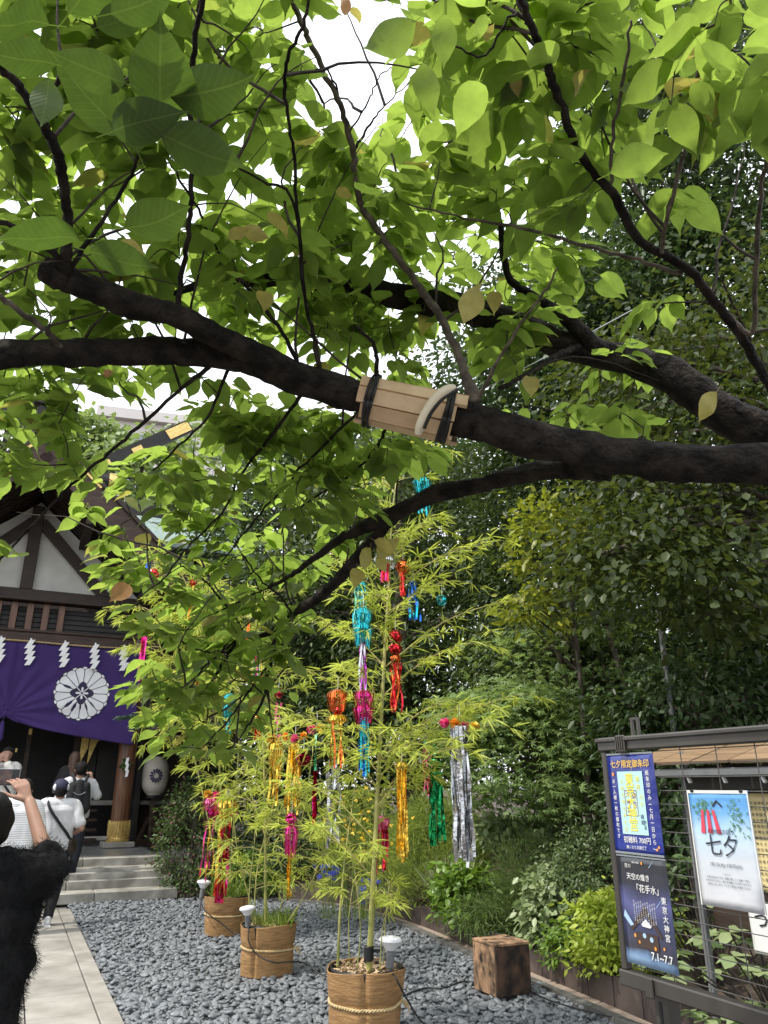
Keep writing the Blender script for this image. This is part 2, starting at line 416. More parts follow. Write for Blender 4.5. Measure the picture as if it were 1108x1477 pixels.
L_ = {}
L_['cherry'] = leafmat('cherry_leaf', (0.085, 0.140, 0.028), (0.125, 0.180, 0.040), (0.37, 0.525, 0.080), 0.55, 0.66, 0.35, odd=(0.38, 0.34, 0.10), oddp=0.010)
L_['cherry_shade_tint'] = leafmat('cherry_leaf_shade_tint', (0.04, 0.078, 0.017), (0.06, 0.10, 0.02), (0.10, 0.175, 0.02), 0.6, 0.42, 0.22)  # darker copy of cherry_leaf: shade from leaves above put into the colour
L_['cherry_yellow'] = leafmat('yellowed_cherry_leaf', (0.40, 0.34, 0.09), (0.50, 0.42, 0.13), (0.56, 0.50, 0.12), 0.55, 0.45, 0.35)
L_['cherry_orange'] = leafmat('orange_cherry_leaf', (0.46, 0.25, 0.11), (0.52, 0.29, 0.14), (0.60, 0.30, 0.12), 0.5, 0.4, 0.4)
L_['bamboo'] = leafmat('bamboo_leaf', (0.28, 0.37, 0.055), (0.54, 0.57, 0.12), (0.62, 0.71, 0.10), 0.5, 0.45)
L_['evergreen'] = leafmat('evergreen_leaf', (0.032, 0.056, 0.020), (0.075, 0.108, 0.036), (0.12, 0.17, 0.03), 0.42, 0.28, spec=0.4)
L_['oak'] = leafmat('glossy_oak_leaf', (0.024, 0.040, 0.011), (0.054, 0.072, 0.019), (0.115, 0.15, 0.022), 0.42, 0.32, spec=0.3)
L_['maple'] = leafmat('maple_leaf', (0.14, 0.22, 0.075), (0.23, 0.31, 0.11), (0.34, 0.47, 0.11), 0.5, 0.38)
L_['yellowgreen'] = leafmat('yellow_green_leaf', (0.17, 0.20, 0.022), (0.27, 0.28, 0.035), (0.34, 0.40, 0.03), 0.4, 0.35)
L_['lime'] = leafmat('lime_shrub_leaf', (0.32, 0.42, 0.045), (0.48, 0.55, 0.09), (0.46, 0.58, 0.06), 0.45, 0.3)
L_['bright'] = leafmat('bright_shrub_leaf', (0.10, 0.19, 0.025), (0.17, 0.27, 0.04), (0.22, 0.36, 0.03), 0.4, 0.3)
L_['feathery'] = leafmat('feathery_leaf', (0.21, 0.29, 0.06), (0.33, 0.40, 0.085), (0.42, 0.54, 0.08), 0.55, 0.35)
L_['juniper'] = leafmat('juniper_leaf', (0.09, 0.15, 0.04), (0.15, 0.22, 0.06), (0.2, 0.3, 0.05), 0.55, 0.25)
L_['pale'] = leafmat('pale_variegated_leaf', (0.17, 0.235, 0.10), (0.30, 0.36, 0.18), (0.24, 0.34, 0.10), 0.4, 0.25)
L_['box'] = leafmat('small_box_leaf', (0.075, 0.12, 0.048), (0.13, 0.18, 0.075), (0.15, 0.22, 0.05), 0.4, 0.25)
L_['hedge'] = leafmat('azalea_leaf', (0.045, 0.085, 0.022), (0.085, 0.135, 0.034), (0.12, 0.2, 0.03), 0.5, 0.22, odd=(0.20, 0.09, 0.09), oddp=0.10)
L_['fir'] = leafmat('blue_green_fir_needle', (0.050, 0.095, 0.060), (0.085, 0.14, 0.085), (0.09, 0.16, 0.07), 0.5, 0.2)
L_['grass'] = leafmat('grass_blade', (0.16, 0.25, 0.035), (0.26, 0.34, 0.06), (0.28, 0.4, 0.04), 0.5, 0.3)
L_['stripegrass'] = leafmat('striped_grass_blade', (0.30, 0.36, 0.16), (0.46, 0.50, 0.28), (0.34, 0.42, 0.14), 0.45, 0.3)
L_['far'] = leafmat('far_leaf', (0.15, 0.22, 0.08), (0.22, 0.29, 0.11), (0.3, 0.4, 0.1), 0.5, 0.35)
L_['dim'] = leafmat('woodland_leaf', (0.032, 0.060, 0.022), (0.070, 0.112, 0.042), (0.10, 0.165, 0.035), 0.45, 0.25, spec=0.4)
L_['flower_yellow'] = leafmat('yellow_petal', (0.75, 0.48, 0.02), (0.85, 0.58, 0.04), (0.7, 0.5, 0.02), 0.5, 0.3)
L_['flower_blue'] = leafmat('blue_petal', (0.05, 0.07, 0.45), (0.09, 0.12, 0.55), (0.08, 0.1, 0.5), 0.5, 0.3)

# ---------------------------------------------------------------- leaves and text
def leaf_shape(kind):
    """verts along +x (length 1), quads, per-loop uv."""
    if kind == 'hex':
        w = 0.21; v = V([0, 0, 0], [0.30, w, .05], [0.66, w * .85, .03], [1, 0, -.06], [0.66, -w * .85, .03], [0.30, -w, .05]); f = [(0, 3, 2, 1), (0, 5, 4, 3)]
    elif kind == 'broad':
        w = 0.30; v = V([0, 0, 0], [0.36, w, .05], [0.74, w * .8, .02], [1, 0, -.06], [0.74, -w * .8, .02], [0.36, -w, .05]); f = [(0, 3, 2, 1), (0, 5, 4, 3)]
    elif kind == 'blade':
        w = 0.062; v = V([0, 0, 0], [0.22, w, .01], [0.55, w * .8, -.02], [1, 0, -.12], [0.55, -w * .8, -.02], [0.22, -w, .01]); f = [(0, 3, 2, 1), (0, 5, 4, 3)]
    elif kind == 'needle':
        w = 0.05; v = V([0, 0, 0], [0.4, w, .0], [1, 0, 0], [0.4, -w, 0]); f = [(0, 3, 2, 1)]
    elif kind == 'palmate':
        vs, f = [], []
        for a, l in ((-82, .62), (-40, .9), (0, 1.0), (40, .9), (82, .62)):
            b = len(vs); c, s = math.cos(math.radians(a)), math.sin(math.radians(a))
            for x, y, z in ((0, 0, 0), (.45, .10, .02), (1, 0, -.1), (.45, -.10, .02)):
                x, y = x * l, y * 1.15; vs.append((x * c - y * s, x * s + y * c, z))
            f.append((b, b + 3, b + 2, b + 1))
        v = np.array(vs)
    elif kind in ('cherry', 'cherry_fine'):
        n = 7 if kind == 'cherry' else 10
        vs = []
        for i in range(n + 1):
            t = i / n
            w = 0.275 * (math.sin(math.pi * min(1, t ** 0.80)) ** 0.85) * (1 - 0.42 * max(0, t - 0.55) / 0.45) if 0 < i < n else 0.004
            if t > 0.84: w *= 0.60
            zc = -0.16 * t * t + 0.02 * math.sin(t * 9)
            for sgn in (-1, 0, 1):
                vs.append((t, sgn * w, zc + abs(sgn) * w * 0.30 + (0.010 * math.sin(t * 23 + sgn) if sgn else 0)))
        f = []
        for i in range(n):
            for j in range(2):
                a = i * 3 + j; f.append((a, a + 3, a + 4, a + 1))
        # stalk
        b = len(vs); vs += [(0.0, -.008, 0), (0.0, .008, 0), (-.24, .006, .05), (-.24, -.006, .05)]; f.append((b, b + 1, b + 2, b + 3))
        v = np.array(vs)
    v = np.array(v, float)
    f = np.array(f)
    uv = np.stack([v[f.ravel(), 0], 0.5 + v[f.ravel(), 1]], 1)
    return v, f, uv

def V2(a):
    return a / (np.linalg.norm(a, axis=1, keepdims=True) + 1e-9)

def scatter(kind, pos, d, nrm, size, wid=1.0):
    v, f, uv = leaf_shape(kind)
    n = len(pos); X = V2(d); Z = V2(nrm - X * np.sum(nrm * X, 1, keepdims=True)); Y = np.cross(Z, X)
    s = np.broadcast_to(size, (n,))[:, None, None]
    bend, tw = (rng.normal(0, .16, (n, 1, 1)), rng.normal(0, .35, (n, 1, 1))) if kind.startswith('cherry') else (0.0, 0.0)
    vz = v[None, :, 2:3] + bend * v[None, :, 0:1] ** 2 + tw * v[None, :, 0:1] * v[None, :, 1:2]
    P = pos[:, None, :] + s * (v[None, :, 0:1] * X[:, None, :] + wid * v[None, :, 1:2] * Y[:, None, :] + vz * Z[:, None, :])
    F = f[None] + (np.arange(n) * len(v))[:, None, None]
    return P.reshape(-1, 3), F.reshape(-1, f.shape[1]), np.tile(uv, (n, 1))

def leaves(name, mat, parent, kind, pos, d, nrm, size, wid=1.0, smooth=True, okind='stuff'):
    P, F, uv = scatter(kind, pos, d, nrm, size, wid)
    if parent is not None: P = to_local(P, parent)
    return link(name, np_mesh(name, P, F, mat, uv, smooth), parent, okind)

def blob_points(center, radii, nclump, per, cr, flat=0.5, shell=0.55, low=-0.7):
    """clumped points in an ellipsoid crown: returns positions, outward dirs, clump centres."""
    C = []
    while len(C) < nclump:
        q = V2(rng.normal(size=(1, 3)))[0]
        if q[2] < low: continue
        C.append(q * (shell + (1 - shell) * rng.random() ** 0.5))
    C = np.array(C) * V(*radii) + V(*center)
    cid = np.repeat(np.arange(nclump), per)
    off = rng.normal(size=(len(cid), 3)) * cr * V(1, 1, flat) * (0.55 + 0.75 * rng.random((nclump,)))[cid][:, None]
    pos = C[cid] + off
    out = V2(0.6 * off / cr + 0.7 * (pos - V(*center)) / V(*radii))
    return pos, out, C

def foliage_mesh(name, mat, parent, kind, pos, out, size, droop=0.35, tilt=0.5, wid=1.0, up=1.0):
    n = len(pos)
    d = out * V(1, 1, 0.35) + rng.normal(0, 0.55, (n, 3)); d[:, 2] -= droop
    nr = np.tile(V(0, 0, up), (n, 1)) + out * 0.45 + rng.normal(0, tilt, (n, 3))
    s = size * (0.65 + 0.6 * rng.random(n))
    return leaves(name, mat, parent, kind, pos, d, nr, s, wid)

TEXT_CACHE = {}
def glyphs(ch, bold=0.0):
    key = (ch, bold)
    if key not in TEXT_CACHE:
        cu = bpy.data.curves.new('glyph', 'FONT'); cu.body = ch; cu.size = 1.0; cu.offset = bold; cu.resolution_u = 2
        cu.align_x = 'CENTER'; cu.align_y = 'CENTER'
        o = bpy.data.objects.new('glyph', cu); COL.objects.link(o)
        dg = bpy.context.evaluated_depsgraph_get()
        me = bpy.data.meshes.new_from_object(o.evaluated_get(dg))
        vs = np.array([v.co[:] for v in me.vertices]).reshape(-1, 3); fs = [tuple(p.vertices) for p in me.polygons]
        bpy.data.objects.remove(o); bpy.data.curves.remove(cu); bpy.data.meshes.remove(me)
        TEXT_CACHE[key] = (vs, fs)
    return TEXT_CACHE[key]

def put_text(mb, s, x, z, size, y=-0.004, vertical=False, step=None, bold=0.0, sx=1.0):
    """lettering standing in the x,z plane, facing -y. Horizontal text is centred at x; vertical runs down from z."""
    if vertical:
        for i, ch in enumerate(s):
            if ch == ' ': continue
            vs, fs = glyphs(ch, bold)
            zz = z - i * (step or size * 1.1)
            if ch in '()（）':
                mb.add([(x + v[1] * size * sx, y, zz - v[0] * size) for v in vs], fs)
            else:
                mb.add([(x + v[0] * size * sx, y, zz + v[1] * size) for v in vs], fs)
    else:
        vs, fs = glyphs(s, bold)
        if len(vs): mb.add([(x + v[0] * size * sx, y, z + v[1] * size) for v in vs], fs)
    return mb
# ================================================================ SETTING
PA = math.radians(25.1)                       # the path runs this far left of the view direction
PU = V(math.cos(PA), math.sin(PA), 0)         # across the path, to the right
PW = V(-math.sin(PA), math.cos(PA), 0)        # along the path, away
def pathpt(u, w, z=0.0):                      # u from the path's right edge, w along
    return V(-1.80, 6.09, 0) + PU * u + PW * (w) + V(0, 0, z)

g = MB(); R = 400.0
g.add([(-R, -R, -0.10), (R, -R, -0.10), (R, R, -0.10), (-R, R, -0.10)], [(0, 1, 2, 3)])
tag(g.build('ground', M_['earth']), kind='structure')

# pebble bedding sheet and bed edge
EDGE = [(2.9, 2.6), (2.42, 4.3), (1.95, 5.55), (1.52, 6.75), (0.98, 8.2), (0.42, 9.75), (-0.10, 10.85), (-0.62, 11.6), (-1.2, 12.1), (-2.1, 12.35)]
poly = [tuple(pathpt(0.02, -9)[:2]), tuple(pathpt(-0.2, -9)[:2] + V(8, 0))] + EDGE + [tuple(pathpt(1.1, 6.3)[:2]), tuple(pathpt(0.02, 6.3)[:2])]
g = MB(); g.add([(x, y, -0.055) for x, y in poly], [tuple(range(len(poly)))])
tag(g.build('gravel_bedding', M_['under_earth']), kind='structure')

# the paved path: edge stones and slabs, each a piece
path = thing('stone_path', None, None, pathpt(0, 0), PA, kind='structure')
b = MB(); b.box((-1.0, -1.0, -0.075), (1.98, 15.0, 0.05)); b.build('joint_bed', M_['kerb'], path)
def slab(x0, x1, y0, y1, top=0.0):
    mb = MB(); mb.box(((x0 + x1) / 2, (y0 + y1) / 2, top - 0.03), (x1 - x0 - 0.006, y1 - y0 - 0.006, 0.06), bev=0.004)
    mb.build('slab', M_['granite'], path)
y = -8.4; k = 0
while y < 5.72:
    l = (0.62, 0.78, 0.7)[k % 3]; slab(-0.15, 0.0, y, min(y + l, 5.72), 0.004); y += l; k += 1
y = -8.3; k = 0
while y < 5.72:
    slab(-0.625, -0.154, y, min(y + 0.62, 5.72)); y += 0.62
y = -8.2; k = 0
while y < 5.72:
    slab(-1.15, -0.629, y, min(y + 0.74, 5.72)); slab(-1.68, -1.154, y + .3, min(y + 1.04, 5.72)); y += 0.74
    slab(-1.84, -1.684, y - .74, min(y, 5.72), 0.004)

# pebbles: one mass of river stones
def inside(px, py, poly):
    c = np.zeros(len(px), bool); n = len(poly)
    for i in range(n):
        x0, y0 = poly[i]; x1, y1 = poly[(i + 1) % n]
        hit = ((y0 > py) != (y1 > py)) & (px < (x1 - x0) * (py - y0) / (y1 - y0 + 1e-12) + x0)
        c ^= hit
    return c
BASKETS = [(-0.12, 5.78), (-1.05, 7.62), (-1.80, 9.55)]
sp = 0.041
gx, gy = np.meshgrid(np.arange(-6, 4, sp), np.arange(4.6, 13, sp))
P = np.stack([gx.ravel(), gy.ravel()], 1); P += rng.uniform(-.55, .55, P.shape) * sp
P = P[inside(P[:, 0], P[:, 1], poly)]
P2 = P[rng.random(len(P)) < 0.35] + rng.uniform(-.02, .02, (1, 2))
PZ = np.concatenate([np.full(len(P), -0.036), np.full(len(P2), -0.012)]) + rng.normal(0, 0.004, len(P) + len(P2))
P = np.concatenate([P, P2])
nP = len(P)
PZ += 0.010 * np.sin(P[:, 0] * 3.1 + 1) * np.sin(P[:, 1] * 2.3)
me = bpy.data.meshes.new('river_pebbles'); me.vertices.add(nP)
me.vertices.foreach_set('co', np.column_stack([P, PZ]).astype(np.float32).ravel())
at = me.attributes.new('stone_turn', 'FLOAT_VECTOR', 'POINT')
at.data.foreach_set('vector', np.column_stack([rng.normal(0, .32, nP), rng.normal(0, .32, nP), rng.uniform(0, 6.28, nP)]).astype(np.float32).ravel())
s0 = 0.0275 * (0.6 + 0.75 * rng.random(nP) ** 1.6)
at = me.attributes.new('stone_size', 'FLOAT_VECTOR', 'POINT')
at.data.foreach_set('vector', np.column_stack([s0 * rng.uniform(1.0, 1.45, nP), s0 * rng.uniform(.7, 1.0, nP), s0 * rng.uniform(.42, .62, nP)]).astype(np.float32).ravel())
me.materials.append(M_['pebble'])
peb = link('river_pebbles', me, None, 'stuff')
tag(peb, 'bed of smooth dark grey river pebbles between path and planted border', 'pebbles')
ng = bpy.data.node_groups.new('pebble_bed', 'GeometryNodeTree')
ng.interface.new_socket('Geometry', in_out='INPUT', socket_type='NodeSocketGeometry')
ng.interface.new_socket('Geometry', in_out='OUTPUT', socket_type='NodeSocketGeometry')
N, Lk = ng.nodes, ng.links
gi = N.new('NodeGroupInput'); go = N.new('NodeGroupOutput'); ico = N.new('GeometryNodeMeshIcoSphere'); ico.inputs['Subdivisions'].default_value = 3
nzt = N.new('ShaderNodeTexNoise'); nzt.inputs['Scale'].default_value = 0.9
sub = N.new('ShaderNodeVectorMath'); sub.operation = 'SUBTRACT'; sub.inputs[1].default_value = (.5, .5, .5)
scl = N.new('ShaderNodeVectorMath'); scl.operation = 'SCALE'; scl.inputs['Scale'].default_value = 0.5
Lk.new(nzt.outputs['Color'], sub.inputs[0]); Lk.new(sub.outputs[0], scl.inputs[0])
spn = N.new('GeometryNodeSetPosition'); Lk.new(ico.outputs[0], spn.inputs['Geometry']); Lk.new(scl.outputs[0], spn.inputs['Offset'])
ssm = N.new('GeometryNodeSetShadeSmooth'); Lk.new(spn.outputs[0], ssm.inputs[0])
smt = N.new('GeometryNodeSetMaterial'); smt.inputs['Material'].default_value = M_['pebble']; Lk.new(ssm.outputs[0], smt.inputs[0])
iop = N.new('GeometryNodeInstanceOnPoints')
at1 = N.new('GeometryNodeInputNamedAttribute'); at1.data_type = 'FLOAT_VECTOR'; at1.inputs[0].default_value = 'stone_turn'
at2 = N.new('GeometryNodeInputNamedAttribute'); at2.data_type = 'FLOAT_VECTOR'; at2.inputs[0].default_value = 'stone_size'
Lk.new(gi.outputs[0], iop.inputs['Points']); Lk.new(smt.outputs[0], iop.inputs['Instance'])
Lk.new(at1.outputs[0], iop.inputs['Rotation']); Lk.new(at2.outputs[0], iop.inputs['Scale'])
Lk.new(iop.outputs[0], go.inputs[0])
peb.modifiers.new('stones', 'NODES').node_group = ng

# planted bed: soil, edging panels, fine gravel strip and its kerb
EC = np.array(EDGE)[::-1]; EC = curve_pts(EC, 5)
tang = np.gradient(EC, axis=0); tang /= np.linalg.norm(tang, axis=1, keepdims=True)
nout = np.column_stack([-tang[:, 1], tang[:, 0]])          # to the bed side
if (nout @ V(1, .4)).mean() < 0: nout = -nout
def strip(o0, o1, z, name, mat):
    a = EC + nout * o0; c = EC + nout * o1; n = len(EC)
    mb = MB(); mb.add([(x, y, z) for x, y in a] + [(x, y, z) for x, y in c], [(i, i + 1, n + i + 1, n + i) for i in range(n - 1)])
    return tag(mb.build(name, mat), kind='structure')
strip(-0.02, 0.20, -0.012, 'fine_gravel_strip', M_['pink_gravel'])
# bed soil rises away from the edge
rows = [(0.18, 0.10), (0.8, 0.26), (1.8, 0.45), (3.5, 0.7), (7, 0.9)]
n = len(EC); vs = []; fs = []
for j, (o, z) in enumerate(rows):
    for i in range(n): vs.append((*(EC[i] + nout[i] * o), z + 0.03 * mnoise.noise(Vector((EC[i][0] * 2, EC[i][1] * 2, j)))))
fs = [(j * n + i, j * n + i + 1, (j + 1) * n + i + 1, (j + 1) * n + i) for j in range(len(rows) - 1) for i in range(n - 1)]
mb = MB(); mb.add(vs, fs); tag(mb.build('bed_soil', M_['earth'], smooth=True), kind='structure')
# kerb stones and edging panels
arc = np.concatenate([[0], np.cumsum(np.linalg.norm(np.diff(EC, axis=0), axis=1))])
def along(s, off):
    x = V(np.interp(s, arc, EC[:, 0]), np.interp(s, arc, EC[:, 1])); nn = V(np.interp(s, arc, nout[:, 0]), np.interp(s, arc, nout[:, 1]))
    return x + nn * off
kerb = thing('bed_kerb', None, None, (0, 0, 0), kind='structure')
s = 0.4
while s < arc[-1] - 0.6:
    a, c = along(s + .004, -0.045), along(s + .596, -0.045)
    mb = MB(); mb.beam((*a, -0.03), (*c, -0.03), 0.085, 0.085); mb.build('kerb_stone', M_['kerb'], kerb); s += 0.6
edge = thing('planter_edging', 'row of rusty brown upright panels edging the planted bed', 'garden edging', (0, 0, 0))
s = 0.5; i = 0
while s < arc[-1] - 0.4:
    a, c = along(s + .006, 0.150), along(s + .334, 0.150); h = 0.215 + 0.012 * math.sin(i * 2.3)
    mb = MB(); mb.beam((*a, h / 2 - .03), (*c, h / 2 - .03 + 0.004 * math.sin(i * 5)), 0.028, h); mb.build('edging_panel', M_['edging'], edge); s += 0.34; i += 1

# ---------------------------------------------------------------- steps and porch (shrine frame: x right along the front, y back, z up)
SO = (-4.95, 15.1, 0.0)
STEP_Y0, PORCH = -3.22, 0.49
steps = thing('stone_steps', 'four weathered granite steps rising from path to shrine porch', 'steps', SO, PA)
ry = [STEP_Y0, STEP_Y0 + 0.34, STEP_Y0 + 0.68, STEP_Y0 + 1.02]
right = [0.56, 0.53, 0.49, 0.46]
for i in range(4):
    z1 = PORCH * (i + 1) / 4; z0 = PORCH * i / 4 - 0.02
    y0 = ry[i]; y1 = ry[i + 1] + 0.06 if i < 3 else y0 + 0.36
    xs = [-4.9, -4.0, -3.0, -1.95 + .2 * (i % 2), -0.62 - .25 * ((i * 3) % 4) / 2, right[i]]
    for a, c in zip(xs[:-1], xs[1:]):
        mb = MB(); mb.box(((a + c) / 2, (y0 + y1) / 2, (z0 + z1) / 2), (c - a - 0.007, y1 - y0, z1 - z0), bev=0.012)
        mb.build('step_block', M_['step_stone'], steps)
mb = MB(); mb.box((-2.2, -1.2, 0.18), (5.1, 3.2, 0.30)); mb.build('step_core', M_['step_stone'], steps)
porch = thing('porch_floor', None, None, SO, PA, kind='structure')
yy = [ry[3] + 0.362, -1.2, -0.55, 0.15, 0.9]
xs = [-4.9, -4.05, -3.2, -2.35, -1.5, -0.65, 0.46]
for j in range(4):
    for a, c in zip(xs[:-1], xs[1:]):
        mb = MB(); mb.box(((a + c) / 2, (yy[j] + yy[j + 1]) / 2, PORCH - 0.04 - 0.001 * ((j + int(c * 10)) % 3)), (c - a - 0.006, yy[j + 1] - yy[j] - 0.006, 0.075), bev=0.003)
        mb.build('floor_slab', M_['porch_stone'], porch)
mb = MB(); mb.box((1.6, 0.2, 0.20), (2.27, 2.9, 0.40)); mb.box((-2.2, 3.2, .2), (5.3, 4.55, .44)); mb.build('foundation', M_['step_stone'], porch)

# ---------------------------------------------------------------- shrine hall
hall = thing('shrine_hall', 'dark timber shrine hall with white plaster gable behind the purple curtain', 'shrine', SO, PA)
CX = -2.22
def pillar(x, y=0.0):
    mb = MB(); mb.lathe([(0.165, 0.0), (0.168, 0.9), (0.165, 2.2), (0.155, 3.75)], (x, y, PORCH + 0.15), 28)
    p = mb.build('pillar', M_['red_wood'], hall, smooth=True, auto=40)
    mb = MB(); mb.lathe([(0.205, 0), (0.215, .015), (0.215, .04), (0.188, .06), (0.18, .09), (0.182, .27), (0.19, .30), (0.186, .345), (0.172, .35)], (x, y, PORCH + 0.095), 36)
    for k in range(26):
        a = 2 * math.pi * k / 26
        c, s_ = math.cos(a), math.sin(a)
        mb.tube([(x + .184 * c, y + .184 * s_, PORCH + .17), (x + .190 * c, y + .190 * s_, PORCH + .27), (x + .192 * c, y + .192 * s_, PORCH + .40), (x + .188 * c, y + .188 * s_, PORCH + .462)], [.014, .016, .018, .008], 6)
    mb.build('gold_shoe', M_['gold'], p, smooth=True, auto=40)
    mb = MB(); mb.box((x, y, PORCH + 0.05), (0.56, 0.56, 0.092), bev=0.012); mb.build('base_stone', M_['granite'], p)
    return p
for x in (0.0, 2 * CX):
    pillar(x)
def P_(name, mat, *boxes, bev=0.008):
    mb = MB()
    for c, sz in boxes: mb.box(c, sz, bev=bev)
    return mb.build(name, mat, hall)
P_('lintel', M_['beam_wood'], ((CX, 0, 4.20), (5.2, 0.26, 0.20)))
P_('nosing', M_['beam_wood'], ((CX, -0.14, 4.33), (4.9, 0.05, 0.045)))
for k in range(-6, 7):
    x = CX + k * 0.28 + .12
    if x > -1.45: continue
    P_('transom_post', M_['red_wood'], ((x, 0.0, 4.595), (0.125, 0.08, 0.585)))
for i, z in enumerate((4.40, 4.50, 4.60, 4.70, 4.80)):
    P_('transom_board', M_['black_wood'], ((CX, 0.14 + .012 * i, z), (4.5, 0.03, 0.094)))
P_('tie_beam', M_['dark_wood'], ((CX, -0.05, 5.01), (5.9, 0.30, 0.225)), bev=0.012)
P_('king_post', M_['dark_wood'], ((CX - .02, -0.08, 5.98), (0.225, 0.16, 1.70)))
# plaster gable
SL = 0.86                                        # slope of the roof
def roofz(x): return 6.98 - SL * abs(x - CX)
mb = MB(); mb.prism([(CX - 2.16, 5.124), (CX + 2.16, 5.124), (CX, 6.98)], 0.05, 0.12); mb.build('gable_wall', M_['plaster'], hall)
for sgn in (-1, 1):
    mb = MB(); mb.beam((CX + sgn * 1.44, -0.06, 5.13), (CX + sgn * 0.08, -0.06, 6.52), 0.13, 0.20, up=(0, 0, 1)); mb.build('gable_strut', M_['dark_wood'], hall)
# roof: two slabs, rafters below, bargeboards in front
FRONT, BACK = -1.85, 5.6
for sgn in (-1, 1):
    e = 3.55
    x0, x1 = CX, CX + sgn * e
    th = 0.34
    z0, z1 = 7.24, 7.24 - SL * e
    ra = MB()
    ra.add([(x0, FRONT + .05, z0), (x1, FRONT + .05, z1), (x1, BACK, z1), (x0, BACK, z0), (x0, FRONT + .05, z0 + th * 1.3), (x1, FRONT + .05, z1 + th), (x1, BACK, z1 + th), (x0, BACK, z0 + th * 1.3)],
           [(0, 1, 2, 3), (7, 6, 5, 4), (0, 4, 5, 1), (3, 2, 6, 7), (1, 5, 6, 2)])
    roof = ra.build('roof', M_['roof_bark'], hall)
    for y in np.arange(FRONT + 0.24, BACK - .2, 0.21):
        if y > 1.2: break
        mb = MB(); mb.beam((x0 + sgn * .04, y, z0 - 0.075), (x1 - sgn * .05, y, z1 - 0.03), 0.085, 0.10); mb.build('rafter', M_['dark_wood'], roof)
    for k, yy_ in ((0.9, -1.0), (2.15, -1.0)):
        mb = MB(); mb.box((CX + sgn * k, -0.75, roofz(CX + k) - .02), (0.16, 2.0, 0.2)); mb.build('purlin', M_['dark_wood'], roof)
    mb = MB(); mb.beam((x0 + sgn * .01, FRONT, z0 + 0.12), (x1, FRONT, z1 + 0.06), 0.085, 0.46); mb.build('bargeboard', M_['beam_wood'], roof)
    mb = MB(); mb.beam((x0 + sgn * .01, FRONT - .02, z0 + 0.46), (x1, FRONT - .02, z1 + 0.40), 0.16, 0.07); mb.build('verge_strip', M_['dark_wood'], roof)
    for q in (0.02,):
        mb = MB(); a = V(x0 + sgn * (0.15 + q * e * .95), FRONT - .055, z0 + .42 - SL * (0.15 + q * e * .95)); c = a + V(sgn, 0, -SL) * .8
        mb.beam(a, c, 0.03, 0.12); mb.build('gold_plate', M_['gold'], roof)
    for i in range(7):
        y = FRONT + .02 + 0.009 * i
    mb = MB(); mb.beam((CX + sgn * 2.62, -0.02, 4.9), (CX + sgn * 2.62, -0.02, 4.35), 0.2, 0.2, up=(0, 1, 0)); mb.build('corner_bracket', M_['beam_wood'], hall)
P_('ridge_box', M_['black_wood'], ((CX, FRONT + .4, 8.0), (0.62, 1.0, 0.42)), ((CX, 2.4, 7.95), (0.5, 5.6, 0.3)), bev=0.02)
P_('ridge_gold', M_['gold'], ((CX, FRONT - .12, 8.32), (0.34, 0.05, 0.22)), bev=0.01)
P_('ridge_cap', M_['black_wood'], ((CX, FRONT + .4, 8.27), (0.78, 1.1, 0.12)), bev=0.01)
# inside: dark back wall, doors, altar glints
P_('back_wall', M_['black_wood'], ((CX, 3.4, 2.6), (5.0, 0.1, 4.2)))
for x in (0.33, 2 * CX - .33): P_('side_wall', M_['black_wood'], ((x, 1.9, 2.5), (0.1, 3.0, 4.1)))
P_('inner_sill', M_['granite'], ((CX + .2, 1.05, 1.24), (5.6, 0.14, 0.09)))
for i in range(4):
    P_('inner_stair', M_['dark_wood'], ((-0.95, 0.60 + i * .17, PORCH + .10 + i * .17), (1.25, 0.20, 0.055)))
for k, (x, w) in enumerate(((-0.22, 0.42), (-0.62, .34))):
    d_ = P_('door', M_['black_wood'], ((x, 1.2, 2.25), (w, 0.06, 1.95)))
    mb = MB(); mb.tube([(x + .05 * math.cos(t), 1.15, 2.55 + .05 * math.sin(t)) for t in np.linspace(0, 6.28, 14)], .009, 6); mb.build('ring_pull', M_['gold'], d_)
P_('door_frame', M_['dark_wood'], ((-0.86, 1.1, 2.3), (0.12, 0.12, 2.2)), ((-1.75, .9, 2.0), (0.09, 0.09, 3.0)), ((-2.9, .9, 2.0), (0.09, 0.09, 3.0)))
for poly_ in ([(-0.79, 2.62), (-0.65, 2.62), (-0.65, 2.28), (-0.79, 1.92)], [(-0.63, 2.62), (-0.33, 2.62), (-0.36, 2.48), (-0.48, 2.40), (-0.55, 2.2), (-0.63, 1.95)]):
    mb = MB(); mb.prism(poly_, 1.0, 1.03); mb.build('gold_fitting', M_['gold'], hall)
for x, z, s in ((-0.02, 1.95, .07), (-0.02, 1.55, .07), (-1.75, 2.55, .06), (-1.95, 2.2, .04), (-0.03, 2.6, .08), (0.0, 2.0, .05), (-1.2, .62, .07), (-2.2, 2.05, .03), (-2.35, 2.25, .03)):
    mb = MB(); mb.box((x, 0.84 - .5 * (x > -.1), z), (s, 0.03, s * 2), bev=0.008); mb.build('gold_fitting', M_['gold'], hall)
for k in range(7):
    mb = MB(); mb.box((0.95 + k * 0.085, 1.1, 2.25), (0.07, 0.05, 0.42)); mb.build('side_slat', M_['dark_wood'], hall)
P_('side_rail', M_['dark_wood'], ((1.4, 0.95, 2.62), (2.1, 0.10, 0.10)), ((1.5, 1.3, 1.1), (2.0, .06, 2.9)), ((1.55, .62, 1.02), (1.9, .06, .35)))
P_('side_sill', M_['granite'], ((1.4, 0.72, 1.24), (2.0, 0.12, 0.07)))
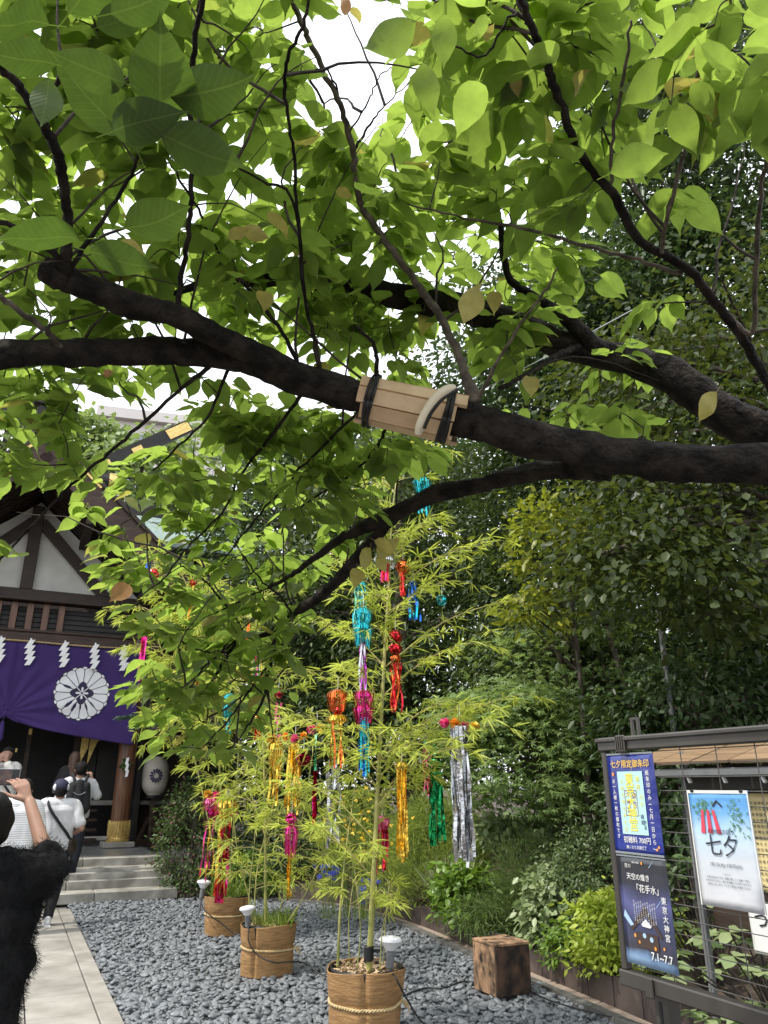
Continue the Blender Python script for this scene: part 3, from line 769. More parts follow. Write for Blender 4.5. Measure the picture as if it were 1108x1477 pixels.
mb = MB(); mb.add([(0.25, -1.05, 2.45), (2.6, -1.05, 3.05), (2.6, .9, 3.45), (.25, .9, 2.85), (0.25, -1.05, 2.50), (2.6, -1.05, 3.10), (2.6, .9, 3.5), (.25, .9, 2.9)],
                  [(0, 1, 2, 3), (7, 6, 5, 4), (0, 4, 5, 1), (1, 5, 6, 2), (2, 6, 7, 3), (3, 7, 4, 0)]); mb.build('side_eave', M_['roof_bark'], hall)

# rear hall roof seen over the eave
rear = thing('rear_hall', 'rear shrine hall with green copper roof and gilded ridge timbers behind the front gable', 'shrine', SO, PA)
def RB(name, mat, fn):
    mb = MB(); fn(mb); return mb.build(name, mat, rear)
RB('wall', M_['dark_wood'], lambda m: m.box((0.4, 11.0, 4.2), (7.5, 6.0, 8.0)))
rr = RB('roof', M_['copper'], lambda m: m.add([(-3.8, 7.2, 9.0), (5.2, 7.2, 8.55), (5.2, 11, 10.8), (-3.8, 11, 10.8), (-3.8, 15, 9.0), (5.2, 15, 8.55)], [(0, 1, 2, 3), (3, 2, 5, 4), (0, 3, 4), (1, 5, 2), (0, 4, 5, 1)]))
RB('eave_board', M_['copper'], lambda m: m.box((0.7, 7.15, 8.62), (9.2, .14, .16)))
RB('ridge_beam', M_['black_wood'], lambda m: m.box((0.7, 11, 10.9), (8.4, .5, .4)))
def kat(m): m.tube([(-2.35, 5.1, 9.58), (-0.52, 5.1, 9.58)], .26, 18)
kb = RB('ridge_log', M_['black_wood'], kat)
mb = MB(); mb.tube([(-0.72, 5.1, 9.58), (-0.50, 5.1, 9.58)], .275, 18); mb.tube([(-0.5, 5.1, 9.58), (-.485, 5.1, 9.58)], [.2, .19], 18); mb.build('gold_cap', M_['gold'], kb, smooth=True, auto=40)
for sgn in (1,):
    fin = RB('finial_board', M_['black_wood'], lambda m: m.beam((-1.75, 5.0, 9.42), (1.35, 5.0, 11.75), 0.12, 0.40))
    for q0, q1 in ((.18, .32), (.50, .58), (.80, .99)):
        a = V(-1.75, 4.93, 9.42); dlt = V(3.1, 0, 2.33)
        mb = MB(); mb.beam(a + dlt * q0, a + dlt * q1, 0.02, 0.13 if q0 < .7 else .30); mb.build('gold_plate', M_['gold'], fin)
fin = RB('finial_board', M_['black_wood'], lambda m: m.beam((-1.2, 5.2, 9.42), (-4.3, 5.2, 11.75), 0.12, 0.40))

# ---------------------------------------------------------------- far background
fb = thing('apartment_building', 'pale pinkish building far behind the shrine roof', 'building', (-17.8, 55, 0), math.radians(15))
mb = MB(); mb.box((0, 0, 13.5), (9, 9, 27.6)); mb.build('wall', M_['far_wall'], fb)
mb = MB(); mb.box((0, -.2, 27.6), (9.6, 9.6, 0.8)); mb.build('parapet', M_['far_wall'], fb)
for i in range(5):
    for j in range(4):
        mb = MB(); mb.box((-3.6 + i * 1.8, -4.52, 25.4 - j * 3), (1.3, .1, 1.5)); w = mb.build('window', M_['far_glass'], fb)
# ================================================================ CURTAIN, STREAMERS, LANTERN
CY = -0.40                                    # curtain plane in the shrine frame
def cloth_bottom(x):
    t = min(1, abs(x - CX) / 2.26)
    return 2.74 - 0.50 * t ** 0.62 + .04 * t
def cloth_y(x, z):
    dx, dz = abs(x - CX), 2.80 - z
    r = math.hypot(dx, dz) + 1e-3; a = math.atan2(z - 2.78, dx)
    fold = 0.022 * math.exp(-r * 0.85) * math.sin(a * 20 + 1.2 * r) + 0.018 * math.sin(a * 9 + r * 2) * min(1, r)
    fold *= max(0, min(1, (4.08 - z) / 0.5))
    return CY + fold + 0.012 * math.sin(x * 2.4 + z)
cur = thing('shrine_curtain', 'purple shrine curtain with white chrysanthemum crest hanging above the steps', 'curtain', SO, PA)
nx, nz = 150, 56
vs = []; fs = []
for i in range(nx + 1):
    x = 2 * CX - .035 + (0.07 - 2 * CX) * i / nx
    zt = 4.06 - 0.012 * abs(math.sin(i * math.pi / 10)); zb = cloth_bottom(x)
    for j in range(nz + 1):
        z = zb + (zt - zb) * j / nz
        vs.append((x, cloth_y(x, z), z))
for i in range(nx):
    for j in range(nz): fs.append((i * (nz + 1) + j, (i + 1) * (nz + 1) + j, (i + 1) * (nz + 1) + j + 1, i * (nz + 1) + j + 1))
mb = MB(); mb.add(vs, fs); cl = mb.build('cloth', M_['purple'], cur, smooth=True)
sol = cl.modifiers.new('thick', 'SOLIDIFY'); sol.thickness = 0.006
def on_cloth(pts, lift):
    return [(x, cloth_y(x, z) - lift, z) for x, z in pts]
def patch(mb, outline, c, lift, rings=3):
    """fan patch that follows the cloth."""
    outline = np.array(outline); c = V(*c); k = len(outline); vs = [tuple(c)]
    for r in range(1, rings + 1): vs += [tuple(c + (o - c) * r / rings) for o in outline]
    fs = [(0, 1 + i, 1 + (i + 1) % k) for i in range(k)]
    for r in range(rings - 1):
        fs += [(1 + r * k + i, 1 + (r + 1) * k + i, 1 + (r + 1) * k + (i + 1) % k, 1 + r * k + (i + 1) % k) for i in range(k)]
    mb.add(on_cloth(vs, lift), fs)
def crest(cx, cz, R):
    root = link('crest', np_mesh('crest_disc', np.array(on_cloth([(cx + R * .16 * math.cos(t), cz + R * .16 * math.sin(t)) for t in np.linspace(0, 2 * math.pi, 4, endpoint=False)], .0095)), [(0, 1, 2, 3)], M_['navy_print']), cur)
    circ = lambda r, n=64: [(cx + r * math.cos(t), cz + r * math.sin(t)) for t in np.linspace(0, 2 * math.pi, n, endpoint=False)]
    mb = MB(); patch(mb, circ(R), (cx, cz), .0075, 6); mb.build('crest_ground', M_['navy_print'], root)
    for k in range(16):
        a = 2 * math.pi * (k + .5) / 16
        # outer petal tip between two petals
        b = a + math.pi / 16
        mb = MB(); o = []
        for t in np.linspace(-1, 1, 9): o.append((0.985 * R - .03 * R * t * t, b + t * .085))
        o.append((0.89 * R, b))
        patch(mb, [(cx + r * math.cos(q), cz + r * math.sin(q)) for r, q in o], (cx + .95 * R * math.cos(b), cz + .95 * R * math.sin(b)), .0105, 2)
        mb.build('outer_petal', M_['white_cloth'], root)
        # petal: wedge with rounded end
        w = math.pi / 16 * 0.93; o = []
        for t in np.linspace(-1, 1, 5): o.append((0.30 * R, a + t * w * .82))
        tip = []
        hw = math.sin(w) * .84 * R
        for t in np.linspace(-math.pi / 2, math.pi / 2, 11):
            tip.append((0.84 * R + hw * .66 * math.cos(t), -t / (math.pi / 2)))
        pts = [(cx + r * math.cos(q), cz + r * math.sin(q)) for r, q in o]
        for r, t in tip:
            off = -hw * math.sin(t * math.pi / 2) * (1 if True else 1)
            off = hw * math.sin(t * math.pi / 2)
            pts.append((cx + r * math.cos(a) - off * math.sin(a), cz + r * math.sin(a) + off * math.cos(a)))
        mb = MB(); patch(mb, pts, (cx + .62 * R * math.cos(a), cz + .62 * R * math.sin(a)), .012, 4)
        mb.build('petal', M_['white_cloth'], root)
    mb = MB()
    for k in range(4):
        a = k * math.pi / 2
        for da, r, s in ((0, .30, .125), (-.33, .25, .085), (.33, .25, .085)):
            q = a + da; patch(mb, [(cx + r * R * math.cos(q) + s * R * math.cos(t), cz + r * R * math.sin(q) + s * R * math.sin(t)) for t in np.linspace(0, 6.283, 14, endpoint=False)], (cx + r * R * math.cos(q), cz + r * R * math.sin(q)), .015, 1)
    mb.build('crest_core', M_['navy_print'], root)
    mb = MB()
    for k in range(4):
        a = k * math.pi / 2
        c0 = (cx + .13 * R * math.cos(a), cz + .13 * R * math.sin(a))
        patch(mb, [(cx + r * R * math.cos(a + t), cz + r * R * math.sin(a + t)) for r, t in ((.04, -.5), (.14, -.28), (.21, -.16), (.23, 0), (.21, .16), (.14, .28), (.04, .5))], c0, .018, 1)
        a += math.pi / 4
        patch(mb, [(cx + r * R * math.cos(a + t), cz + r * R * math.sin(a + t)) for r, t in ((.05, -.3), (.30, -.05), (.32, .05), (.05, .3))], (cx + .17 * R * math.cos(a), cz + .17 * R * math.sin(a)), .018, 1)
    mb.build('crest_cross', M_['white_cloth'], root)
crest(-0.99, 3.19, 0.50)
crest(2 * CX + .99, 3.19, 0.50)
mb = MB(); mb.tube([(CX, cloth_y(CX, 3.9) - .03, 4.06), (CX + .01, CY - .08, 3.3), (CX, CY - .10, 2.78), (CX - .02, CY - .10, 2.62)], .011, 6)
mb.build('cord', M_['purple'], cur, smooth=True)
mb = MB(); mb.lathe([(.015, 0), (.035, -.03), (.03, -.06), (.045, -.10), (.05, -.30), (.045, -.34)][::-1], (CX - .02, CY - .10, 2.64), 12); mb.build('tassel', M_['purple'], cur, smooth=True)

rope = thing('straw_rope', 'thin twisted straw rope strung along the top of the purple curtain', 'rope', SO, PA)
xs = np.linspace(2 * CX - .2, 0.1, 170)
for ph in (0, math.pi):
    mb = MB(); mb.tube([(x, CY - .035 + .010 * math.cos(x * 60 + ph), 4.085 - .02 * math.sin((x - CX) * 1.3) ** 2 + .010 * math.sin(x * 60 + ph)) for x in xs], .009, 5)
    mb.build('strand', M_['straw'], rope, smooth=True)

SHIDE = [(-0.33, 'second paper streamer hanging left of the curtain right end'), ]
def shide(x, s, label):
    t = thing('paper_streamer', label, 'paper streamer', tuple(V(*SO) + PU * x + PW * (CY - .07) + V(0, 0, 4.10)), PA, 'white zigzag paper streamers along the curtain rope')
    z = 0.0
    mb = MB(); mb.box((0.02, 0, 0.0), (.03, .02, .07)); mb.build('knot', M_['paper'], t)
    w, h, sl = .085 * s, .115 * s, .055 * s
    x0 = 0.0
    for k in range(4):
        mb = MB(); y = -.012 * (k % 2) - .006
        a = [(x0, z), (x0 + w, z + .01), (x0 + w - sl * 1.2, z - h * 1.15), (x0 - sl * 1.2, z - h * 1.15 - .012)]
        mb.prism(a, y, y - .002); mb.build('fold', M_['paper'], t)
        x0 += sl * .25; z -= h * 0.80
for x, lab in ((-0.36, 'white zigzag paper streamer nearest the right end of the purple curtain'), (-0.89, 'white zigzag paper streamer hanging right over the top of the white crest'),
               (-1.43, 'white zigzag paper streamer just left of the crest on the curtain'), (-2.02, 'white zigzag paper streamer beside the cord at the middle of the curtain'),
               (-2.52, 'white zigzag paper streamer cut by the left edge of the photo')):
    shide(x, 1.12, lab)

# white paper lantern on a wooden stand beside the steps
lt = thing('paper_lantern', 'pale paper lantern with dark crest on wooden stand beside right pillar', 'lantern', tuple(V(*SO) + PU * .58 + PW * .1 + V(0, 0, 0)), PA)
prof = []
for i in range(41):
    t = i / 40; r = 0.245 * (1 - abs(2 * t - 1) ** 3.2) ** 0.5 * .92 + .02 if 0 < i < 40 else .13
    r = max(r, .13); r += 0.006 * (1 if i % 2 else -1)
    prof.append((r, 1.38 + 0.72 * t))
mb = MB(); mb.lathe(prof, n=32); lp = mb.build('paper_body', M_['lantern_paper'], lt, smooth=True)
mb = MB(); mb.lathe([(.135, 1.335), (.14, 1.34), (.14, 1.385), (.13, 1.39)], n=20); mb.lathe([(.13, 2.09), (.14, 2.095), (.14, 2.14), (.12, 2.145)], n=20); mb.build('hoop', M_['black_wood'], lt)
mb = MB()
for k in range(12):
    a = 2 * math.pi * k / 12
    u0 = [(r * math.cos(a + t), r * math.sin(a + t)) for r, t in ((.05, -.2), (.12, -.2), (.135, 0), (.12, .2), (.05, .2))]
    mb.add([(x * .9 - .02, -math.sqrt(max(.01, .256 ** 2 - (x * .9 - .02) ** 2)) - .004, 1.74 + z) for x, z in u0], [tuple(range(5))])
mb.build('crest', M_['navy_print'], lt)
mb = MB(); mb.beam((0, 0, .52), (0, 0, 1.335), .075, .075, up=(0, 1, 0)); mb.build('post', M_['dark_wood'], lt)
for a in range(4):
    c, s = math.cos(a * math.pi / 2 + .4), math.sin(a * math.pi / 2 + .4)
    mb = MB(); mb.beam((c * .05, s * .05, .98), (c * .27, s * .27, .56), .035, .05); mb.build('brace', M_['board_wood'] if False else M_['dark_wood'], lt)
for a in (0.4, 0.4 + math.pi / 2):
    c, s = math.cos(a), math.sin(a)
    mb = MB(); mb.beam((-c * .38, -s * .38, .55), (c * .38, s * .38, .55), .08, .11 if a < 1 else .106); mb.build('foot', M_['dark_wood'], lt)

# little sprig with paper tied to the pillar
sg = thing('pillar_sprig', 'small evergreen sprig with folded white paper tied to the pillar', 'sprig', tuple(V(*SO) + PU * -.02 + PW * -.19 + V(0, 0, 1.95)), PA)
n = 60; d = V2(rng.normal(size=(n, 3)) * V(1, .4, 1)); p = d * .07 * rng.random((n, 1)) + V(0, -.02, -.02)
leaves('foliage', L_['hedge'], None, 'broad', p, d, rng.normal(size=(n, 3)) + V(0, -1, .5), .07 + .02 * rng.random(n)).parent = sg
for k in range(3):
    mb = MB(); mb.prism([(-.02 + .01 * k, .10 - .11 * k), (.03 + .01 * k, .11 - .11 * k), (.015 + .01 * k, -.01 - .11 * k), (-.035 + .01 * k, -.02 - .11 * k)], -.085 - .004 * k, -.089 - .004 * k); mb.build('paper_fold', M_['paper'], sg)
# ================================================================ NOTICE BOARDS
BD = math.atan2(-0.905, 0.424)                # board runs towards the camera, parallel to the path
BO = V(1.065, 3.70, 0)
board = thing('notice_board', 'dark bronze metal notice board with wire grid and posters at the right', 'notice board', tuple(BO), BD)
ZT, ZB, LEN = 1.735, 0.775, 1.22
def bb(name, mat, c, s, par=board, bev=.004):
    mb = MB(); mb.box(c, s, bev=bev); return mb.build(name, mat, par)
bb('top_rail', M_['bronze_alu'], (LEN / 2 - .02, .0, ZT), (LEN + .06, .055, .062), bev=.006)
bb('rail_lip', M_['bronze_alu'], (LEN / 2 - .02, -.035, ZT + .018), (LEN + .06, .014, .018))
bb('bottom_rail', M_['bronze_alu'], (LEN / 2 - .02, .0, ZB), (LEN + .06, .055, .062), bev=.006)
bb('side_rail', M_['bronze_alu'], (-.022, .0, (ZT + ZB) / 2), (.03, .04, ZT - ZB - .064))
bb('side_rail', M_['bronze_alu'], (LEN, .0, (ZT + ZB) / 2), (.03, .04, ZT - ZB - .064))
for x in (.17, LEN - .12):
    p = bb('post', M_['bronze_alu'], (x - .05, .070, .37), (.075, .075, .80), bev=.006)
    bb('post_groove', M_['black_plastic'], (x - .05, .031, .36), (.018, .004, .70), p)
    bb('bracket', M_['bronze_alu'], (x - .03, -.034, ZB - .005), (.045, .014, .074), p)
    q = bb('bracket', M_['bronze_alu'], (x - .05, -.034, ZT - .002), (.06, .014, .074))
    for k in range(4): bb('rib', M_['bronze_alu'], (x - .07 + k * .013, -.043, ZT), (.005, .006, .06), q, 0)
    mb = MB(); o = .02
    for c, s in (((x - .02, .02, ZT + .07), (.012, .012, .085)), ((x + .018, .02, ZT + .07), (.012, .012, .085)), ((x, .02, ZT + .108), (.026, .0122, .011))): mb.box(c, s)
    mb.build('eyelet', M_['bronze_alu'], board)
nw = 17
for i in range(nw):
    z = ZB + .05 + i * (ZT - ZB - .09) / (nw - 1)
    mb = MB(); mb.tube([(-.01, .004, z), (LEN, .004, z)], .0022, 6, cap=False); mb.build('wire', M_['wire'], board, smooth=True)
for i in range(7):
    x = .055 + i * .187
    mb = MB(); mb.tube([(x, .009, ZB + .02), (x, .009, ZT - .02)], .0022, 6, cap=False); mb.build('wire', M_['wire'], board, smooth=True)

def print_mat(name, stops, horiz=0.0, nscale=3.0, namt=0.10, rough=0.28):
    """flat print: colours by height on the sheet (object z 0..1 scaled by the sheet), clouded by noise."""
    m, nt, out = nodes_of(name); N, Lk = nt.nodes, nt.links
    b = N.new('ShaderNodeBsdfPrincipled'); b.inputs['Roughness'].default_value = rough; Lk.new(b.outputs[0], out.inputs[0])
    b.inputs['Coat Weight'].default_value = 0.5; b.inputs['Coat Roughness'].default_value = 0.12
    tc = N.new('ShaderNodeTexCoord'); sp = N.new('ShaderNodeSeparateXYZ'); Lk.new(tc.outputs['Generated'], sp.inputs[0])
    nz = N.new('ShaderNodeTexNoise'); nz.inputs['Scale'].default_value = nscale; nz.inputs['Detail'].default_value = 6; Lk.new(tc.outputs['Object'], nz.inputs['Vector'])
    a = N.new('ShaderNodeMath'); a.operation = 'MULTIPLY_ADD'; Lk.new(nz.outputs['Fac'], a.inputs[0]); a.inputs[1].default_value = namt * 2; a.inputs[2].default_value = -namt
    c = N.new('ShaderNodeMath'); c.operation = 'ADD'; Lk.new(sp.outputs[2], c.inputs[0]); Lk.new(a.outputs[0], c.inputs[1])
    cr = N.new('ShaderNodeValToRGB'); e = cr.color_ramp.elements
    e[0].position, e[0].color = stops[0][0], (*stops[0][1], 1); e[1].position, e[1].color = stops[-1][0], (*stops[-1][1], 1)
    for p_, col in stops[1:-1]: q = e.new(p_); q.color = (*col, 1)
    Lk.new(c.outputs[0], cr.inputs[0]); Lk.new(cr.outputs[0], b.inputs['Base Color'])
    n2 = N.new('ShaderNodeTexNoise'); n2.inputs['Scale'].default_value = 9; n2.inputs['Detail'].default_value = 2; Lk.new(tc.outputs['Object'], n2.inputs['Vector'])
    bp = N.new('ShaderNodeBump'); bp.inputs['Strength'].default_value = 0.25; bp.inputs['Distance'].default_value = 0.02; Lk.new(n2.outputs['Fac'], bp.inputs['Height'])
    Lk.new(bp.outputs[0], b.inputs['Coat Normal']); Lk.new(bp.outputs[0], b.inputs['Normal'])
    return m
def ink(name, c, rough=0.5): return pmat('ink_' + name, c, None, 5, rough)
INK = {k: ink(k, c) for k, c in {'white': (.66, .66, .65), 'black': (.02, .022, .03), 'gold': (.75, .48, .08), 'yellow': (.78, .66, .06), 'seal': (.30, .10, .09), 'aqua': (.42, .66, .66),
                                'red': (.62, .06, .10), 'orange': (.78, .30, .05), 'leafgreen': (.10, .24, .10), 'brown': (.055, .035, .03), 'lightblue': (.35, .50, .70), 'darkblue': (.03, .05, .16), 'grey': (.22, .24, .27), 'palegold': (.66, .54, .27)}.items()}
def sheet(name, label, x, z, w, h, mat, border=None, tilt=0.0, y=-.004, frame=None, fr=None):
    O, D = frame if frame else (BO, BD)
    ex, ey = V(math.cos(D), math.sin(D), 0), V(-math.sin(D), math.cos(D), 0)
    t = thing(name, label, 'poster', tuple(V(*O) + ex * x + ey * y + V(0, 0, z)), D)
    t.rotation_euler = (0, tilt, D)
    nx, nz = 10, 14; vs = []; fs = []
    for i in range(nx + 1):
        for j in range(nz + 1):
            vs.append((w * i / nx, -.0005 + .0007 * math.sin(i * 1.1 + j * .5), h * j / nz))
    fs = [(i * (nz + 1) + j, (i + 1) * (nz + 1) + j, (i + 1) * (nz + 1) + j + 1, i * (nz + 1) + j + 1) for i in range(nx) for j in range(nz)]
    mb = MB(); mb.add(vs, fs); s = mb.build('sheet', mat, t, smooth=True)
    sm = s.modifiers.new('thick', 'SOLIDIFY'); sm.thickness = .0012; sm.offset = 1
    return t
def flat(par, name, mat, poly, y=-.0045):
    mb = MB(); mb.add([(x, y, z) for x, z in poly], [tuple(range(len(poly)))]); return mb.build(name, mat, par)
def rect(x0, z0, x1, z1): return [(x0, z0), (x1, z0), (x1, z1), (x0, z1)]

# blue poster (upper left)
W1, H1 = .297, .425
t = sheet('poster', 'blue poster with gold heading about limited red seals, top left of the board', -.005, 1.268, W1, H1, print_mat('blue_print', [(0, (.022, .040, .27)), (.5, (.016, .025, .20)), (1, (.02, .035, .24))], namt=.25), y=-.012)
flat(t, 'clear_sleeve_edge', INK['grey'], rect(.0, H1 - .008, W1, H1)); flat(t, 'clear_sleeve_edge', INK['grey'], rect(0, 0, W1, .009))
flat(t, 'picture_panel', INK['aqua'], rect(.062, .082, .222, .345))
mb = MB(); put_text(mb, '七夕限定御朱印', W1 / 2, .375, .036, y=-.006, bold=.012, sx=.98); mb.build('heading', INK['gold'], t)
mb = MB(); put_text(mb, '紙朱印のみ(七月一日から)', .253, .336, .0225, y=-.006, vertical=True, step=.0255, bold=.012)
put_text(mb, 'お一人様一枚の頒布です', .036, .302, .0205, y=-.006, vertical=True, step=.0232, bold=.012)
put_text(mb, '初穂料 700円', .148, .058, .029, y=-.006, bold=.0125); put_text(mb, '無くなり次第終了', .140, .029, .0155, y=-.006, bold=.012); mb.build('lettering', INK['white'], t)
mb = MB(); pts = []
for k in range(10): r = .012 if k % 2 == 0 else .005; pts.append((.036 + r * math.sin(k * math.pi / 5), .334 + r * math.cos(k * math.pi / 5)))
mb.add([(x, -.006, z) for x, z in pts], [tuple(range(10))])
for dx, dz in ((.262, .028), (.274, .038)): mb.add([(dx + .006 * math.cos(a), -.006, dz + .006 * math.sin(a)) for a in np.linspace(0, 6.28, 8, endpoint=False)], [tuple(range(8))])
mb.build('star', INK['orange'], t)
mb = MB(); put_text(mb, '東京大神宮', .138, .307, .056, y=-.0062, vertical=True, step=.0475, bold=.012); put_text(mb, '奉拝', .190, .310, .027, y=-.0062, vertical=True, step=.034); put_text(mb, '七夕', .203, .235, .025, y=-.0062, vertical=True, step=.03)
put_text(mb, '令和七年七月七日', .088, .300, .021, y=-.0062, vertical=True, step=.0285); mb.build('brush_lettering', INK['yellow'], t)
mb = MB(); S = .062
for x0, z0, x1, z1 in ((.098, .158, .176, .161), (.098, .262, .176, .265), (.098, .161, .101, .262), (.173, .161, .176, .262)): mb.add([(x, -.0056, z) for x, z in rect(x0, z0, x1, z1)], [(0, 1, 2, 3)])
put_text(mb, '大神宮', .119, .246, .027, y=-.0056, vertical=True, step=.032); put_text(mb, '東京', .157, .240, .030, y=-.0056, vertical=True, step=.038); mb.build('seal', INK['seal'], t)
mb = MB(); put_text(mb, '織姫', .196, .155, .022, y=-.006, vertical=True, step=.023); put_text(mb, '彦星', .209, .132, .019, y=-.006, vertical=True, step=.02); mb.build('signature', INK['darkblue'], t)

# dark night poster (lower left)
t = sheet('poster', 'dark night-sky poster of a lit shrine, bottom left of the board', -.003, .838, W1, H1, print_mat('night_print', [(0, (.28, .42, .62)), (.09, (.12, .2, .34)), (.14, (.035, .035, .05)), (.42, (.05, .06, .14)), (.55, (.10, .11, .26)), (.7, (.03, .033, .05)), (1, (.03, .032, .036))], nscale=5, namt=.16), y=-.011)
flat(t, 'clear_sleeve_edge', INK['grey'], rect(0, H1 - .006, W1, H1))
flat(t, 'shrine_roof', INK['brown'], [(.045, .135), (.145, .235), (.235, .125), (.222, .118), (.145, .2), (.06, .128)], -.005)
flat(t, 'shrine_body', INK['brown'], rect(.075, .07, .205, .128), -.0048)
flat(t, 'shrine_gable', INK['white'], [(.115, .160), (.144, .182), (.175, .158), (.168, .15), (.122, .152)], -.0056)
flat(t, 'shrine_eave', INK['lightblue'], [(.012, .18), (.05, .145), (.07, .152), (.022, .205)], -.0052)
mb = MB()
for cx, cz, r in ((.128, .118, .010), (.168, .108, .010)): mb.add([(cx + r * math.cos(a), -.006, cz + r * math.sin(a)) for a in np.linspace(0, 6.28, 12, endpoint=False)], [tuple(range(12))])
mb.build('crest_dot', INK['lightblue'], t)
mb = MB()
for cx, cz, r in ((.072, .112, .006), (.095, .09, .005), (.185, .078, .006), (.235, .085, .005), (.155, H1 - .027, .005)): mb.add([(cx + r * math.cos(a), -.006, cz + r * 1.3 * math.sin(a)) for a in np.linspace(0, 6.28, 10, endpoint=False)], [tuple(range(10))])
mb.build('lantern_dot', INK['orange'], t)
mb = MB(); put_text(mb, '天空の煌き', .125, .340, .028, y=-.006, bold=.01); put_text(mb, '「花手水」', .175, .296, .034, y=-.006, bold=.01); put_text(mb, '東京大神宮', .262, .262, .030, y=-.006, vertical=True, step=.034, bold=.01)
put_text(mb, '7.1~7.7', .215, .047, .040, y=-.006, bold=.012); put_text(mb, '夜の', .068, .382, .020, y=-.006)
put_text(mb, '東京大神宮', .118, H1 - .027, .009, y=-.006)
for k in range(10): put_text(mb, '星に願いを込めて夜空', .205 - k * .0135, .245 - .004 * (k % 3), .0075, y=-.006, vertical=True, step=.0082)
mb.build('lettering', INK['white'], t)
mb = MB()
for x, z, l in ((.195, .385, .035), (.215, .235, .05), (.16, .20, .03)): mb.add([(x, -.0058, z), (x + .002, -.0058, z - .002), (x + l, -.0058, z + l * .9)], [(0, 1, 2)])
mb.build('shooting_star', INK['lightblue'], t)

# white poster
W3, H3 = .297, .42
t = sheet('poster', 'white and sky-blue star festival poster with large black characters on the wire grid', .462, 1.115, W3, H3, print_mat('white_print_sheet', [(0, (.58, .58, .61)), (.40, (.54, .58, .64)), (.62, (.46, .62, .80)), (.8, (.14, .36, .70)), (1, (.07, .28, .62))], nscale=6, namt=.07), y=-.014)
mb = MB()
for q in (rect(0, 0, .006, H3), rect(W3 - .006, 0, W3, H3), rect(.006, H3 - .012, W3 - .006, H3)): mb.add([(x, -.0042, z) for x, z in q], [(0, 1, 2, 3)])
mb.build('white_margin', INK['white'], t)
mb = MB(); put_text(mb, '七夕', W3 / 2 - .004, .214, .083, y=-.006, bold=0.0); put_text(mb, '7月1日(水)~7月7日(火)', W3 / 2, .150, .0155, y=-.006); put_text(mb, 'ISEMISEの語り', W3 / 2, .268, .021, y=-.006)
put_text(mb, '七夕まつり', W3 / 2, .118, .007, y=-.006)
for k, l in enumerate(('七月七日は七夕です。短冊に願いごとを書いて笹に', 'おむすびください。皆さまの願いごとが叶いますよう', 'お祈りいたします。どうぞご自由にお書きください')): put_text(mb, l, W3 / 2, .104 - k * .0125, .0088, y=-.006)
mb.build('lettering', INK['black'], t)
for x0, x1 in ((.063, .050), (.090, .086), (.116, .128)):
    flat(t, 'red_ribbon', INK['red'], [(x1, .262), (x1 + .022, .260), (x0 + .012, .345), (x0 + .006, .348), (x0, .345)], -.0052)
flat(t, 'roof_mark', INK['black'], [(.120, .362), (.145, .385), (.172, .360), (.166, .357), (.145, .376), (.126, .358)], -.0052)
mb = MB(); rr_ = random.Random(3)
for k in range(150):
    cx, cz = (rr_.gauss(.075, .03), rr_.gauss(.355, .017)) if k % 2 else (rr_.gauss(.235, .022), rr_.gauss(.325, .034))
    if not (.01 < cx < W3 - .01 and .25 < cz < H3 - .015): continue
    a = rr_.uniform(0, 6.28); l = rr_.uniform(.008, .016); c, s = math.cos(a), math.sin(a)
    mb.add([(cx, -.005, cz), (cx + l * .5 * c - .003 * s, -.005, cz + l * .5 * s + .003 * c), (cx + l * c, -.005, cz + l * s), (cx + l * .5 * c + .003 * s, -.005, cz + l * .5 * s - .003 * c)], [(0, 1, 2, 3)])
mb.build('leaf_print', INK['leafgreen'], t, kind='stuff')
for x, z in ((.49, 1.532), (.73, 1.532)): bb('clip', M_['black_plastic'], (x, -.012, z), (.02, .02, .012))

# second, roofed notice board behind
BO2 = V(1.90, 5.15, 0)
b2 = thing('roofed_notice_board', 'roofed wooden notice board with yellow text sheets behind the wire grid', 'notice board', tuple(BO2), BD)
def b2b(name, mat, c, s, bev=.005):
    mb = MB(); mb.box(c, s, bev=bev); return mb.build(name, mat, b2)
for x in (0.05, 1.75): b2b('post', M_['grey_plastic'], (x, .03, .88), (.038, .038, 1.76))
b2b('back_panel', M_['dark_wood'], (.90, .10, 1.2), (1.64, .03, .95))
b2b('eave_beam', M_['grey_plastic'], (.9, -.13, 1.63), (2.0, .035, .045))
for k in range(7):
    mb = MB(); mb.beam((-.14 + k * .29, -.17, 1.685), (-.14 + k * .29, .42, 1.86), .274, .016 + .004 * (k % 2)); mb.build('roof_plank', M_['board_wood'], b2)
b2b('header', M_['black_wood'], (.9, .02, 1.58), (1.64, .05, .10))
for k in range(6): 
    mb = MB(); mb.beam((.20 + k * .27, -.10, 1.60), (.215 + k * .27, -.10, 1.57), .022, .012); mb.build('label_holder', M_['white_plastic'], b2)
F2 = (BO2, BD)
for k, lab in enumerate(('yellow sheet of vertical text, left one on the roofed board', 'yellow sheet of vertical text, right one on the roofed board', 'yellow sheet of vertical text at far right end of roofed board')):
    t = sheet('notice_sheet', lab, .46 + k * .345, .98, .33, .53, INK['palegold'], y=.078, frame=F2)
    mb = MB()
    for c in range(11): put_text(mb, '天照皇大神の御神徳を仰ぎ奉り祈願'[(c * 3) % 5:] , .30 - c * .027, .475, .021, y=-.006, vertical=True, step=.0315)
    mb.build('lettering', INK['black'], t)
t = sheet('notice_sheet', 'white notice with small dark print under the yellow sheets', .58, .66, .42, .30, INK['white'], y=.07, frame=F2)
mb = MB(); put_text(mb, '「IWAI」', .22, .19, .034, y=-.006); mb.build('lettering', INK['black'], t)
t = sheet('notice_sheet', 'pale sheet with one big hiragana character below the white poster', .36, .66, .19, .27, INK['white'], y=.065, frame=F2)
